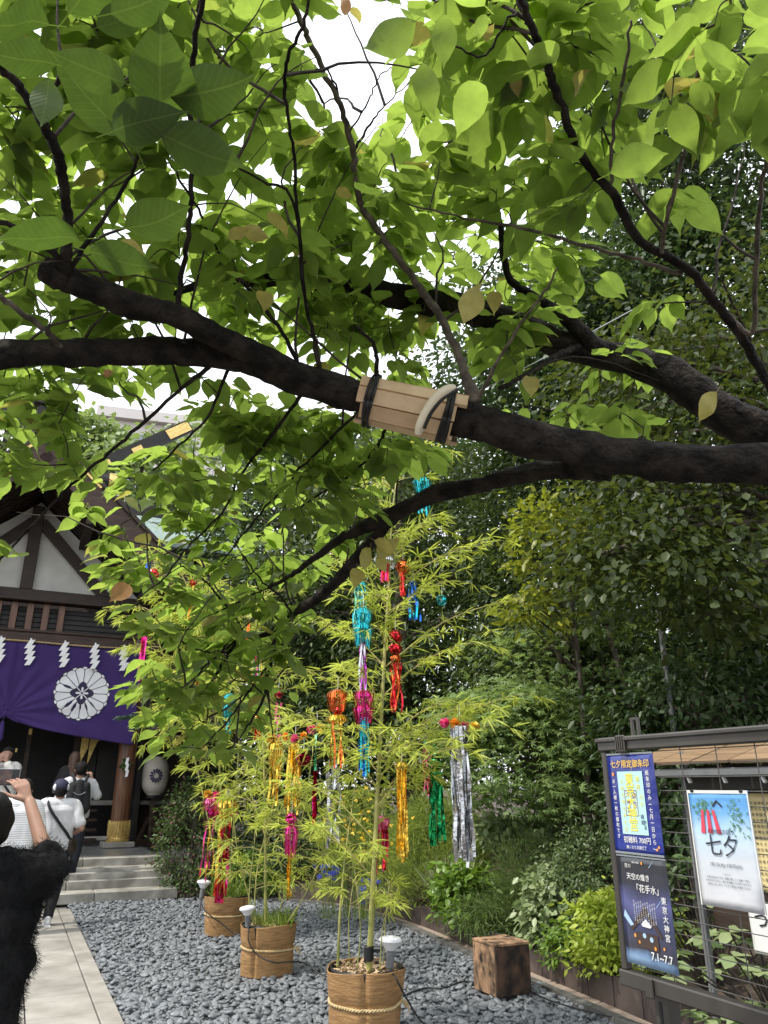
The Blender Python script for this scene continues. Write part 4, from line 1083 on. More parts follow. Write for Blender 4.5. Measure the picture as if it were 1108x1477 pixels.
mb = MB(); put_text(mb, 'つ', .085, .17, .10, y=-.006, bold=.01); mb.build('lettering', INK['black'], t)
# ================================================================ BASKETS, BAMBOO, LAMPS, BOX
def basket(x, y, rt, rb, h, label, seed):
    t = thing('basket_planter', label, 'planter', (x, y, 0), seed * 0.7, 'reed wrapped bamboo planters on the pebbles')
    n, rows = 96, 84
    rr_ = random.Random(seed)
    ph = [rr_.uniform(0, 6.28) for _ in range(5)]
    def rad(a, z):
        f = z / h
        r = rb + (rt - rb) * f + 0.010 * math.sin(3 * a + ph[0]) + 0.005 * math.sin(7 * a + ph[1] + 2 * f)
        r += 0.016 * (f - .55) * math.sin(5 * a + ph[2])
        for q, wd in ((ph[3], .09), (ph[3] + 2.4, .07), (ph[4] + 4, .06)):     # pleats where the wrap is gathered
            d = abs((a - q + math.pi) % (2 * math.pi) - math.pi); r -= 0.026 * math.exp(-(d / wd) ** 2) * (0.4 + .6 * f)
        r -= 0.014 * math.exp(-((z - h * .52) / .035) ** 2)
        return r
    vs = []; 
    for j in range(rows + 1):
        z = -.01 + (h + .01) * j / rows
        for k in range(n):
            a = 2 * math.pi * k / n; r = rad(a, z) + (0.0034 if j % 2 == 1 else 0.0) + 0.0006 * math.sin(k * math.pi / 1.5 + (j // 3) * math.pi)
            vs.append((r * math.cos(a), r * math.sin(a), z + .010 * math.sin(2 * a + ph[1]) * j / rows))
    fs = [(j * n + k, j * n + (k + 1) % n, (j + 1) * n + (k + 1) % n, (j + 1) * n + k) for j in range(rows) for k in range(n)]
    mb = MB(); mb.add(vs, fs); wr = mb.build('reed_wrap', M_['wicker'], t, smooth=True)
    s = wr.modifiers.new('thick', 'SOLIDIFY'); s.thickness = .008
    mb = MB(); mb.lathe([(rt - .035, h - .10), (rt - .022, h - .02), (rt - .016, h + .004), (rt - .024, h + .004), (rt - .034, h - .06)], n=40, cap=False); mb.build('pot_rim', M_['black_plastic'], t, smooth=True)
    for ph_ in (0, math.pi):
        mb = MB(); pts = []
        for q in np.linspace(0, 2 * math.pi, 150):
            r = rad(q, h * .52) + .012 + .006 * math.cos(q * 34 + ph_); pts.append((r * math.cos(q), r * math.sin(q), h * .52 + .006 * math.sin(q * 34 + ph_) + .008 * math.sin(q + ph[0])))
        mb.tube(pts, .0062, 6); mb.build('tie_rope', M_['straw'], t, smooth=True)
    mb = MB(); a = -.15 - seed * .7; r = rad(a, h * .52) + .02
    for k in range(9):
        b = a + rr_.uniform(-.1, .1); mb.tube([(r * math.cos(a), r * math.sin(a), h * .52), ((r + .03) * math.cos(b), (r + .03) * math.sin(b), h * .5 + rr_.uniform(-.02, .02)), ((r + .05) * math.cos(b + .05), (r + .05) * math.sin(b + .05), h * .45 + rr_.uniform(-.04, .03))], .003, 4)
    mb.build('rope_knot', M_['straw'], t)
    vs = []; fs = []
    mb = MB(); mb.lathe([(0.01, h - .03), (rt * .5, h - .032), (rt - .03, h - .045)], n=30, cap=False); mb.build('soil', M_['earth'], t, smooth=True)
    nn = 420; ang = rng.uniform(0, 6.28, nn); rad_ = (rt - .05) * np.sqrt(rng.random(nn))
    p = np.column_stack([rad_ * np.cos(ang), rad_ * np.sin(ang), h - .034 + .03 * rng.random(nn)])
    P, F, uv = scatter('hex', p, rng.normal(size=(nn, 3)) * V(1, 1, .3), rng.normal(size=(nn, 3)) * .5 + V(0, 0, 1), .03 + .035 * rng.random(nn), .8)
    link('bark_chips', np_mesh('bark_chips', P, F, M_['mulch'], None, False), t, 'stuff')
    return t
B1 = (-0.12, 5.80); B2 = (-1.05, 7.63); B3 = (-1.80, 9.55)
basket(*B1, .262, .225, .405, 'nearest basket planter, cut off by the bottom edge of the photo', 1)
basket(*B2, .25, .215, .385, 'middle basket planter with a black cable looped over its rope', 2)
basket(*B3, .255, .225, .375, 'farthest and smallest looking basket planter, grass at its rim', 3)

class Bamboo:
    def __init__(s, label, base):
        s.t = thing('bamboo_plant', label, 'bamboo', (*base, 0.34), 0, 'decorated bamboo plants in baskets')
        s.pos, s.d, s.nr, s.sz = [], [], [], []; s.br = MB()
    def culm(s, pts, r0, r1):
        C = curve_pts(pts, 7); s.main = C
        n = len(C); rad = [r0 + (r1 - r0) * i / (n - 1) for i in range(n)]
        rad = [r * (1.16 if i % 3 == 0 else 1.0) for i, r in enumerate(rad)]
        mb = MB(); mb.tube(C, rad, 9); mb.build('culm', M_['culm'], s.t, world=True, smooth=True)
        return C
    def fan(s, p, d, size, n):
        d = V2(d[None])[0]; side = np.cross(d, V(0, 0, 1)); side /= np.linalg.norm(side) + 1e-9
        for k in range(n):
            a = rng.normal(0, .75); b = rng.normal(-.15, .38)
            q = d * math.cos(a) + side * math.sin(a) + V(0, 0, b)
            s.pos.append(p + rng.normal(0, .008, 3)); s.d.append(q); s.nr.append(V(0, 0, 1) + rng.normal(0, .45, 3)); s.sz.append(size * rng.uniform(.6, 1.2))
    def branch(s, p0, d0, L, size, r=.005, droop=.5, dens=1.0, sub=True):
        pts = [p0]; d = V2(d0[None])[0]; n = max(4, int(L / .09))
        for i in range(n):
            d = d + V(0, 0, -droop / n) + rng.normal(0, .045, 3); d /= np.linalg.norm(d)
            pts.append(pts[-1] + d * L / n)
            if i >= 1:
                f = i / n
                if rng.random() < dens * (.45 + .5 * f): s.fan(pts[-1], d + rng.normal(0, .3, 3), size, rng.integers(2, 5))
                if sub and i < n - 1 and rng.random() < .62:
                    sd = np.cross(d, V(0, 0, 1)) * rng.choice([-1, 1]) * rng.uniform(.5, 1) + d * .8 + V(0, 0, rng.uniform(-.1, .4))
                    s.branch(pts[-1], sd, L * rng.uniform(.22, .45), size, r * .55, droop * .7, dens, False)
        s.fan(pts[-1], d, size, 5)
        s.br.tube(pts, [r * (1 - .75 * i / n) for i in range(n + 1)], 4, cap=False)
    def grow(s, C, z0, z1, nb, Lmax, size, dens=1.0, elev=.75, top=.5, r=.005, az=None):
        z = C[:, 2]
        for i in range(nb):
            f = (i + rng.random()) / nb; h = z0 + (z1 - z0) * f
            p = V(*[np.interp(h, z, C[:, k]) for k in range(3)])
            a = i * 2.4 + rng.normal(0, .5) if az is None else rng.normal(az[0], az[1])
            L = Lmax * (1 - (1 - top) * f) * rng.uniform(.6, 1.1)
            s.branch(p, V(math.cos(a), math.sin(a), elev + rng.normal(0, .2)), L, size, r, rng.uniform(.5, 1.1), dens)
    def reach(s, C, target, size, back=.45, r=.005, dens=.8):
        """a branch that leaves the culm lower down and ends above the target."""
        z = C[:, 2]; L = np.linalg.norm(target[:2] - V(np.interp(target[2], z, C[:, 0]), np.interp(target[2], z, C[:, 1])))
        h = max(z[0] + .3, min(z[-1], target[2] - back * L - .1))
        p = V(*[np.interp(h, z, C[:, k]) for k in range(3)])
        m = p * .5 + target * .5 + V(0, 0, .10 * L)
        P = curve_pts([p, m, target], 6)
        s.br.tube(P, [r * (1 - .6 * i / len(P)) for i in range(len(P))], 5, cap=False)
        for i in range(2, len(P)):
            d = P[i] - P[i - 1]
            if rng.random() < dens: s.fan(P[i], d / np.linalg.norm(d) + rng.normal(0, .4, 3), size, rng.integers(2, 5))
            if rng.random() < .5 * dens:
                sd = np.cross(d, V(0, 0, 1)) * rng.choice([-1, 1]) * 6 + d * 4 + V(0, 0, .1); s.branch(P[i], sd, rng.uniform(.15, .35), size, r * .5, .5, dens, False)
        d = P[-1] - P[-2]; s.branch(P[-1], d, rng.uniform(.2, .4), size, r * .4, .7, dens, False)
    def done(s):
        s.br.build('branches', M_['culm_twig'], s.t, world=True, smooth=True)
        leaves('foliage', L_['bamboo'], s.t, 'blade', np.array(s.pos), np.array(s.d), np.array(s.nr), np.array(s.sz), .88)

def at_depth(y, pts):
    return [sight_depth(px, py, y + dy) for px, py, dy in pts]

# ---- star festival streamers
HANGS = {1: [], 2: [], 3: []}
def foil_strip(mb, top, L, w, rr_, sway=.03, crinkle=.5):
    n = max(6, int(L / .035)); a0 = rr_.uniform(0, 6.28); tw = rr_.uniform(-2.2, 2.2); b = len(mb.v); vs = []
    dx, dy = rr_.uniform(-sway, sway), rr_.uniform(-sway, sway)
    p1, p2 = rr_.uniform(0, 6), rr_.uniform(0, 6)
    for i in range(n + 1):
        t = i / n; a = a0 + tw * t + .4 * math.sin(t * 9 + p1)
        c = V(*top) + V(dx * t + .010 * crinkle * math.sin(t * L * 22 + p1), dy * t + .010 * crinkle * math.sin(t * L * 17 + p2), -L * t)
        o = V(math.cos(a), math.sin(a), .0) * w / 2
        vs += [c - o, c + o + V(0, 0, .3 * w * math.sin(t * 14 + p2) * crinkle)]
    mb.add(vs, [(2 * i, 2 * i + 1, 2 * i + 3, 2 * i + 2) for i in range(n)])
def petals(mb, c, r, rr_, n=26):
    for k in range(n):
        q = V(rr_.gauss(0, 1), rr_.gauss(0, 1), rr_.gauss(0, .8)); q /= np.linalg.norm(q); s_ = np.cross(q, V(.3, .5, .8)); s_ /= np.linalg.norm(s_)
        w = r * .42; u = np.cross(q, s_)
        vs = [V(*c), V(*c) + q * r * .6 + s_ * w + u * .2 * r, V(*c) + q * r, V(*c) + q * r * .6 - s_ * w]
        mb.add(vs, [(0, 1, 2), (0, 2, 3)])
def decoration(px, py, y, bam, label, tiers, hang=.10, seed=0):
    """tiers, top down: ('flower', r, colours), ('fringe', r, drop, colour), ('strips', n, length, spread, colours, width), ('ball', r, colour), ('gap', d). Metres."""
    top = sight_depth(px, py, y); rr_ = random.Random(seed * 77 + int(px))
    t = thing('festival_streamer', label, 'streamer', tuple(top), 0, 'tinsel streamers hanging in the bamboo')
    HANGS[bam].append(top + V(0, 0, hang))
    mb = MB(); mb.tube([(0, 0, hang), (0.003, 0, hang * .5), (0, 0, -.02)], .0018, 4); mb.build('string', M_['paper'], t)
    z = 0.0
    for T in tiers:
        k = T[0]
        if k == 'gap': z -= T[1]
        elif k == 'flower':
            r = T[1]
            for i, c in enumerate(T[2]):
                o = V(0, 0, 0) if len(T[2]) == 1 else V((i - (len(T[2]) - 1) / 2) * r * 1.75, -.02 * (i % 2), r * .5 * rr_.uniform(-1, 1))
                mb = MB(); petals(mb, V(0, 0, z - r * .6) + o, r, rr_, 34); mb.build('paper_flower', FOIL[c], t)
            z -= r * .9
        elif k == 'ball':
            r = T[1]
            mb = MB()
            for i in range(46):
                q = V(rr_.gauss(0, 1), rr_.gauss(0, 1), rr_.gauss(0, 1)); q /= np.linalg.norm(q); a = np.cross(q, V(.2, .9, .4)); a /= np.linalg.norm(a); bb_ = np.cross(q, a)
                vs = []; c0 = V(0, 0, z - r) + q * r * .55
                for j in range(7):
                    g_ = math.pi * j / 6; p = c0 + q * math.sin(g_) * r * .5 + a * math.cos(g_) * r * .42
                    vs += [p - bb_ * r * .14, p + bb_ * r * .14]
                mb.add(vs, [(2 * j, 2 * j + 1, 2 * j + 3, 2 * j + 2) for j in range(6)])
            mb.build('pompom', FOIL[T[2]], t, smooth=True); z -= 1.7 * r
        elif k == 'fringe':
            r, drop = T[1], T[2]; mb = MB(); n = 34
            for i in range(n):
                a = 2 * math.pi * i / n + rr_.uniform(-.06, .06); w = 2 * math.pi * r / n * .62; vs = []; dr = drop * rr_.uniform(.85, 1.12)
                for j in range(8):
                    f = j / 7; g_ = min(1, f * 2.0)
                    rad = r * math.sin(g_ * math.pi / 2) * (1 + .10 * math.sin(3 * f + i)) * (1 + .12 * math.sin(f * 3.1) - .38 * max(0, f - .55)); zz = z - (1 - math.cos(g_ * math.pi / 2)) * r * .7 - max(0, f - .5) * 2 * (dr - r * .7)
                    p = V(rad * math.cos(a), rad * math.sin(a), zz); o = V(-math.sin(a), math.cos(a), 0) * w / 2 * min(1, .35 + g_)
                    vs += [p - o, p + o]
                mb.add(vs, [(2 * j, 2 * j + 1, 2 * j + 3, 2 * j + 2) for j in range(7)])
            mb.build('fringe', FOIL[T[3]], t, smooth=False); z -= drop * .72
        elif k == 'strips':
            n, L, spread, cols, w = T[1:6]
            for ci, c in enumerate(cols):
                mb = MB()
                for i in range(ci, n, len(cols)):
                    a = 2 * math.pi * i / n + .3; rad = spread * rr_.uniform(.55, 1)
                    foil_strip(mb, (rad * math.cos(a), rad * math.sin(a), z), L * rr_.uniform(.86, 1.04), w, rr_, spread * .5, T[6] if len(T) > 6 else .5)
                mb.build('tinsel_strips', FOIL[c], t, smooth=True)
            if len(T) > 7: z -= L * T[7]
    return t
D1, D2, D3 = 5.75, 7.6, 9.5
decoration(609, 664, 6.0, 1, 'teal tinsel tassel hanging highest of all, above the long low cherry branch', [('ball', .05, 'teal'), ('gap', .08), ('fringe', .075, .13, 'teal'), ('strips', 16, .24, .05, ['teal'], .012)], seed=1)
decoration(520, 838, 5.6, 1, 'stringy teal tinsel draped in the bamboo beside the yellowed cherry leaves', [('fringe', .05, .08, 'teal'), ('strips', 12, .34, .05, ['teal', 'mint'], .010, .9)], seed=2)
decoration(524, 876, 5.45, 1, 'bright teal two-tier tinsel tassel with silver tails', [('fringe', .062, .15, 'teal'), ('fringe', .066, .18, 'teal'), ('strips', 10, .36, .025, ['silver', 'violet'], .014)], seed=3)
decoration(556, 800, 5.85, 1, 'silver tinsel fan at the bamboo top above a magenta tuft', [('fringe', .09, .11, 'silver'), ('strips', 10, .15, .03, ['red', 'magenta'], .012), ], seed=4)
decoration(581, 808, 5.9, 1, 'orange-red tinsel ball near the bamboo top', [('ball', .06, 'orange'), ('strips', 10, .22, .03, ['orange', 'red'], .012)], seed=5)
decoration(596, 838, 5.95, 1, 'dark blue tinsel ribbons slanting down right of the culm', [('ball', .03, 'blue'), ('strips', 9, .27, .05, ['blue', 'blue', 'teal'], .016)], seed=6)
decoration(637, 858, 6.0, 1, 'small teal tinsel tuft alone at the right end of a branch', [('ball', .045, 'teal')], seed=7)
decoration(570, 908, 5.65, 1, 'long red tinsel streamer of several tiers in front of dark trees', [('ball', .055, 'red'), ('ball', .05, 'red'), ('ball', .04, 'orange'), ('strips', 12, .36, .045, ['red', 'orange', 'red'], .012, 1.0)], seed=8)
decoration(487, 994, 5.7, 1, 'orange tinsel tassel ringed with red beads over gold tails', [('fringe', .07, .16, 'orange'), ('ball', .035, 'red'), ('fringe', .075, .07, 'gold'), ('strips', 9, .34, .05, ['gold', 'orange'], .013)], seed=9)
decoration(525, 994, 5.6, 1, 'magenta two-tier tassel over a long straight teal tail', [('fringe', .065, .14, 'magenta'), ('fringe', .068, .14, 'magenta'), ('strips', 16, .40, .032, ['teal', 'blue', 'teal'], .011, .15)], seed=10)
decoration(438, 1082, 6.6, 2, 'deep crimson tinsel pompom without any tail', [('ball', .062, 'crimson')], seed=11)
decoration(426, 1058, 6.9, 2, 'gold tinsel tassel under orange paper flowers', [('flower', .045, ['petal_orange', 'petal_pink', 'petal_orange']), ('gap', .03), ('fringe', .05, .05, 'gold'), ('strips', 16, .56, .055, ['gold'], .020, .2)], seed=12)
decoration(457, 1044, 6.7, 2, 'pink and yellow paper flowers over a mint and magenta tail', [('flower', .05, ['petal_pink', 'petal_yellow']), ('strips', 2, .34, .006, ['mint'], .022, .1, 1.0), ('strips', 7, .46, .016, ['magenta', 'crimson'], .026, .2)], seed=13)
decoration(399, 1062, 7.2, 2, 'faded orange and gold tassel left of the gold one', [('flower', .05, ['petal_orange', 'petal_pink']), ('fringe', .07, .22, 'gold'), ('strips', 9, .40, .05, ['gold'], .018)], seed=14)
decoration(421, 1172, 7.0, 2, 'magenta foil cup with gold ribbon tail low in the middle bamboo', [('ball', .055, 'magenta'), ('fringe', .06, .24, 'magenta'), ('strips', 5, .42, .015, ['gold'], .018, .2)], seed=15)
decoration(483, 1096, 6.1, 1, 'drooping silver ribbons tangled in the bamboo left of the culm', [('strips', 9, .62, .07, ['silver'], .022, .6)], seed=16)
decoration(307, 1140, 9.1, 3, 'pink flower tassel with thin gold tails, left one above the far basket', [('flower', .06, ['petal_yellow', 'petal_pink']), ('fringe', .10, .16, 'pink'), ('ball', .06, 'magenta'), ('strips', 8, .70, .07, ['gold', 'magenta'], .014)], seed=17)
decoration(328, 1150, 9.0, 3, 'golden flower tassel with broad magenta tails above the far basket', [('fringe', .12, .22, 'gold'), ('flower', .05, ['petal_pink', 'petal_orange', 'petal_pink']), ('strips', 10, .84, .065, ['magenta', 'crimson', 'gold'], .035, .2)], seed=18)
decoration(579, 1098, 5.5, 1, 'long narrow gold tassel right of the nearest culm', [('fringe', .045, .07, 'gold'), ('strips', 14, .58, .032, ['gold'], .014, .15)], seed=19)
decoration(627, 1074, 5.9, 1, 'emerald green tassel with green pompom top', [('ball', .05, 'green'), ('ball', .055, 'green'), ('flower', .02, ['petal_yellow']), ('strips', 16, .50, .055, ['green'], .024, .2)], seed=20)
decoration(616, 1066, 6.0, 1, 'small pink and red tassel tucked beside the green one', [('ball', .03, 'teal'), ('fringe', .03, .12, 'pink'), ('strips', 8, .26, .035, ['red', 'pink'], .014)], seed=21)
decoration(663, 1040, 5.6, 1, 'large silver tinsel curtain topped with pink and orange paper flowers', [('flower', .042, ['petal_pink', 'petal_orange', 'petal_pink', 'petal_yellow']), ('strips', 30, .90, .072, ['silver'], .024, .35)], seed=22)
decoration(551, 1176, 6.0, 1, 'pink and red tassel low behind the nearest culm', [('fringe', .055, .10, 'pink'), ('strips', 10, .32, .05, ['crimson', 'pink', 'red'], .016)], seed=23)
decoration(209, 908, 9.0, 3, 'long magenta ribbon hanging in front of the right end of the curtain', [('ball', .05, 'crimson'), ('strips', 5, .52, .02, ['magenta'], .032, .1)], seed=24)
decoration(222, 820, 9.0, 3, 'red foil pompom with short blue ribbons, leftmost and near the gable', [('ball', .075, 'red'), ('strips', 6, .18, .03, ['red'], .02), ], seed=25)
decoration(215, 812, 9.05, 3, 'short blue ribbons beside the red pompom near the gable', [('strips', 7, .28, .03, ['blue'], .02)], seed=26)
decoration(279, 836, 9.2, 3, 'red and gold ribbon high in the far bamboo', [('ball', .045, 'red'), ('strips', 5, .50, .02, ['gold', 'orange'], .02)], seed=27)
decoration(384, 872, 7.9, 2, 'teal foil flower high in the middle bamboo', [('ball', .055, 'teal')], seed=28)
decoration(373, 916, 7.8, 2, 'teal tassel with gold and magenta bits high in the middle bamboo', [('ball', .05, 'blue'), ('fringe', .06, .14, 'teal'), ('strips', 8, .30, .05, ['teal', 'gold', 'magenta'], .016)], seed=29)
decoration(332, 1000, 8.3, 2, 'two-tier bright teal tassel behind the low cherry twigs', [('fringe', .065, .14, 'teal'), ('fringe', .07, .18, 'teal'), ('strips', 6, .2, .03, ['teal'], .014)], seed=30)
decoration(285, 960, 9.0, 3, 'small teal bow with gold ribbons in the far bamboo', [('ball', .05, 'teal'), ('ball', .045, 'blue'), ('strips', 6, .30, .04, ['gold', 'red'], .016)], seed=31)
decoration(360, 896, 8.1, 2, 'thin orange ribbon beside the teal foil flower', [('strips', 4, .34, .02, ['orange'], .02)], seed=32)
decoration(402, 992, 7.4, 2, 'crimson foil rosette with two pink curls', [('ball', .05, 'crimson'), ('gap', .06), ('strips', 3, .24, .04, ['magenta', 'pink'], .014, 1.2)], seed=33)
decoration(372, 1030, 7.8, 2, 'red and orange foil tuft just above the middle bamboo flowers', [('ball', .05, 'orange'), ('strips', 6, .16, .04, ['red', 'orange'], .016)], seed=34)

b = Bamboo('tallest decorated bamboo with thick yellow-green culm in the nearest basket', B1)
C = b.culm(at_depth(5.78, [(532, 1408, .0), (537, 1300, 0), (543, 1180, .02), (549, 1060, .04), (555, 940, .08), (561, 840, .1), (566, 740, .12), (580, 640, .2)]), .021, .005)
for q in HANGS[1]: b.reach(C, q, .125)
for px, py, dy in ((722, 868, .3), (735, 1004, .1), (700, 782, .3), (668, 930, .2), (690, 1050, -.2), (430, 962, .1), (470, 900, .3), (455, 1040, .3), (640, 1010, .6), (610, 760, .3), (545, 690, .5), (505, 800, .2), (620, 1090, -.3), (440, 1130, .2), (460, 1200, -.1)):
    b.reach(C, sight_depth(px, py, 5.78 + dy), .13, back=.5, r=.006, dens=1.0)
b.grow(C, 1.35, 4.2, 26, .62, .12, .7, .9, .55)
C2 = b.culm(at_depth(5.80, [(487, 1400, .05), (491, 1310, .05), (499, 1230, .08), (510, 1150, .12), (524, 1060, .2)]), .0095, .003)
b.grow(C2, .95, 2.0, 13, .36, .11, .7, .7, .7, .003)
for pts in ([(505, 1400, .1), (503, 1330, .1), (510, 1270, .2)], [(515, 1398, -.08), (520, 1340, -.1), (512, 1260, -.1), (500, 1200, -.1)], [(553, 1398, .05), (556, 1330, .06), (562, 1270, .1)], [(548, 1400, -.12), (552, 1340, -.14), (566, 1290, -.2)]):
    Cx = b.culm(at_depth(5.80, pts), .0045, .002); b.grow(Cx, .74, Cx[-1][2], 5, .22, .10, .55, .9, .8, .002)
b.done()

b = Bamboo('middle bamboo with many thin culms and dense low leaves in the middle basket', B2)
C = b.culm(at_depth(7.63, [(383, 1338, 0), (383, 1250, 0), (382, 1150, .02), (379, 1050, .05), (375, 950, .1), (366, 860, .2)]), .015, .004)
for q in HANGS[2]: b.reach(C, q, .125)
b.grow(C, .95, 3.6, 32, .62, .125, .75, .8, .7)
for pts in ([(357, 1338, .05), (361, 1270, .05), (368, 1180, .1), (350, 1080, .2)], [(366, 1336, -.1), (372, 1250, -.1), (395, 1160, -.15), (410, 1090, -.2)], [(398, 1336, .05), (420, 1250, .1), (440, 1160, .1), (452, 1080, .2)], [(372, 1336, .12), (345, 1240, .2), (335, 1160, .2)], [(410, 1338, -.08), (446, 1280, -.1), (470, 1220, -.2)]):
    Cx = b.culm(at_depth(7.63, pts), .007, .003); b.grow(Cx, .62, Cx[-1][2], 14, .40, .115, .75, .7, .8, .003)
b.done()

b = Bamboo('far bamboo with bright yellow-green crown spreading before the shrine eave', B3)
C = b.culm(at_depth(9.55, [(325, 1290, 0), (321, 1180, 0), (312, 1050, 0), (296, 930, 0), (272, 850, .1), (245, 800, .2)]), .016, .005)
for q in HANGS[3]: b.reach(C, q, .14)
b.grow(C, 2.2, 4.4, 64, .85, .15, 1.0, .6, .8)
C = b.culm(at_depth(9.6, [(330, 1290, .05), (338, 1180, 0), (345, 1050, 0), (340, 930, .2), (326, 850, .3)]), .013, .004)
b.grow(C, 1.2, 4.0, 46, .75, .14, .9, .6, .8)
C = b.culm(at_depth(9.6, [(318, 1290, .05), (300, 1180, .2), (272, 1060, .3), (240, 960, .4), (215, 880, .5)]), .012, .004)
b.grow(C, 2.0, 3.9, 44, .7, .14, .95, .6, .8)
b.done()

# grass on the planters
for (bx, by), n_, lab in ((B3, 260, 'tuft of thin green grass growing in the farthest basket'), (B2, 130, 'thin grass tuft growing at the right rim of the middle basket')):
    t = thing('grass_tuft', lab, 'grass', (bx, by, .34))
    a = rng.uniform(0, 6.28, n_); r = .20 * np.sqrt(rng.random(n_)); p = np.column_stack([r * np.cos(a) + (.05 if n_ < 200 else 0), r * np.sin(a), np.zeros(n_)])
    leaves('blades', L_['grass'], None, 'blade', p, rng.normal(size=(n_, 3)) * V(.5, .5, 0) + V(0, 0, 1), rng.normal(size=(n_, 3)), .14 + .08 * rng.random(n_), .35).parent = t

# ---- lamps and cables
def garden_lamp(x, y, z, label, s=1.0, lean=0.0):
    t = thing('garden_lamp', label, 'lamp', (x, y, z), .3, 'white topped spike lamps stuck in the planters')
    M = Matrix.Rotation(lean, 4, 'Y') @ Matrix.Scale(s, 4)
    mb = MB(); mb.lathe([(.008, -.12), (.014, .0), (.016, .02), (.024, .025), (.026, .10), (.022, .105), (.022, .12)], n=18, M=M); mb.build('stem', M_['grey_plastic'], t, smooth=True, auto=35)
    mb = MB(); mb.lathe([(.026, .115), (.034, .122), (.044, .140), (.064, .160), (.070, .166), (.070, .176)], n=28, M=M); mb.build('cup', M_['white_plastic'], t, smooth=True, auto=35)
    mb = MB(); mb.lathe([(.068, .1755), (.060, .184), (.030, .191), (.004, .193)], n=28, M=M); mb.build('lens', M_['white_plastic'], t, smooth=True)
    return t
p1 = sight_depth(562, 1400, 5.72)
garden_lamp(p1[0], p1[1], .385, 'white dish lamp on grey stem in the nearest basket', 1.12, .04)
p2 = sight_depth(358, 1340, 7.45)
garden_lamp(p2[0], p2[1], .36, 'white dish lamp clipped to the left rim of the middle basket', 1.0, -.1)
p3 = sight_depth(291, 1285, 9.5)
garden_lamp(p3[0], p3[1], .32, 'white dish lamp leaning out left of the farthest basket', 1.15, .1)
t = thing('rubber_clip', 'black rubber tie clamped round the thick culm above the nearest basket', 'clip', tuple(sight_depth(532, 1375, 5.78)))
mb = MB(); mb.lathe([(.030, -.045), (.034, -.04), (.034, .04), (.030, .045)], n=16); mb.box((.05, 0, .015), (.06, .015, .02)); mb.build('band', M_['black_plastic'], t)
def cable(name_label, pts, r=.006):
    mb = MB(); mb.tube(curve_pts(pts, 8), r, 6); o = mb.build('cable', M_['black_plastic'], None, smooth=True); tag(o, name_label, 'cable', 'black lamp cables')
    return o
cable('black cable running from the nearest lamp down the basket side', [(p1[0] + .01, p1[1] - .05, .40), (p1[0] + .04, p1[1] - .18, .39), (p1[0] + .11, p1[1] - .16, .27), (p1[0] + .22, p1[1] - .10, .12), (p1[0] + .42, p1[1] - .05, .03), (p1[0] + .75, p1[1] + .25, .02)])
cable('black cable looping over the middle basket down to the pebbles', [(p2[0] + .0, p2[1] - .02, .42), (p2[0] + .015, p2[1] - .07, .36), (p2[0] + .03, p2[1] - .10, .28), (p2[0] + .11, p2[1] - .12, .19), (p2[0] + .26, p2[1] - .16, .14), (p2[0] + .40, p2[1] - .08, .13), (p2[0] + .52, p2[1] + .0, .10), (p2[0] + .72, p2[1] - .1, .02), (p2[0] + 1.1, p2[1] - .15, .02)])
cable('thin black cable slanting across the farthest basket', [(p3[0], p3[1], .40), (p3[0] + .03, p3[1] - .08, .30), (p3[0] + .12, p3[1] - .22, .24), (p3[0] + .30, p3[1] - .24, .13), (p3[0] + .5, p3[1] - .3, .03), (p3[0] + .9, p3[1] - .6, .02)])
ga = lambda px, py: tuple(on_ground(px, py) + V(0, 0, .012))
cable('black cable lying on the pebbles from the nearest basket to the wooden box', [ga(580, 1440), ga(612, 1428), ga(640, 1428), ga(668, 1418), ga(700, 1420), ga(690, 1408)])
cable('black cable lying on the pebbles right of the wooden box', [ga(752, 1432), ga(775, 1438), ga(800, 1448), ga(850, 1462), ga(905, 1474), ga(960, 1492)])

# ---- charred wooden box
BXA = math.atan2(.15, .29)
box = thing('wooden_box', 'scorched brown wooden box standing on the pebbles by the planted border', 'box', (.955 - .0, 6.955, 0), BXA)
S = .33
def wp(name, c, s, m='char'):
    mb = MB(); mb.box(c, s, bev=.004); o = mb.build(name, M_[m], box); return o
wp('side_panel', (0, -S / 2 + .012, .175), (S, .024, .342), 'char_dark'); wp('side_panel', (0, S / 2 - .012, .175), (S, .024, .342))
wp('side_panel', (-S / 2 + .012, 0, .176), (.0238, S - .05, .340)); wp('side_panel', (S / 2 - .012, 0, .176), (.0238, S - .05, .340))
wp('top_panel', (0, 0, .3595), (S + .004, S + .004, .022))
mb = MB(); mb.box((-.06, .02, .374), (.05, .02, .008)); mb.build('chip', M_['board_wood'], box)
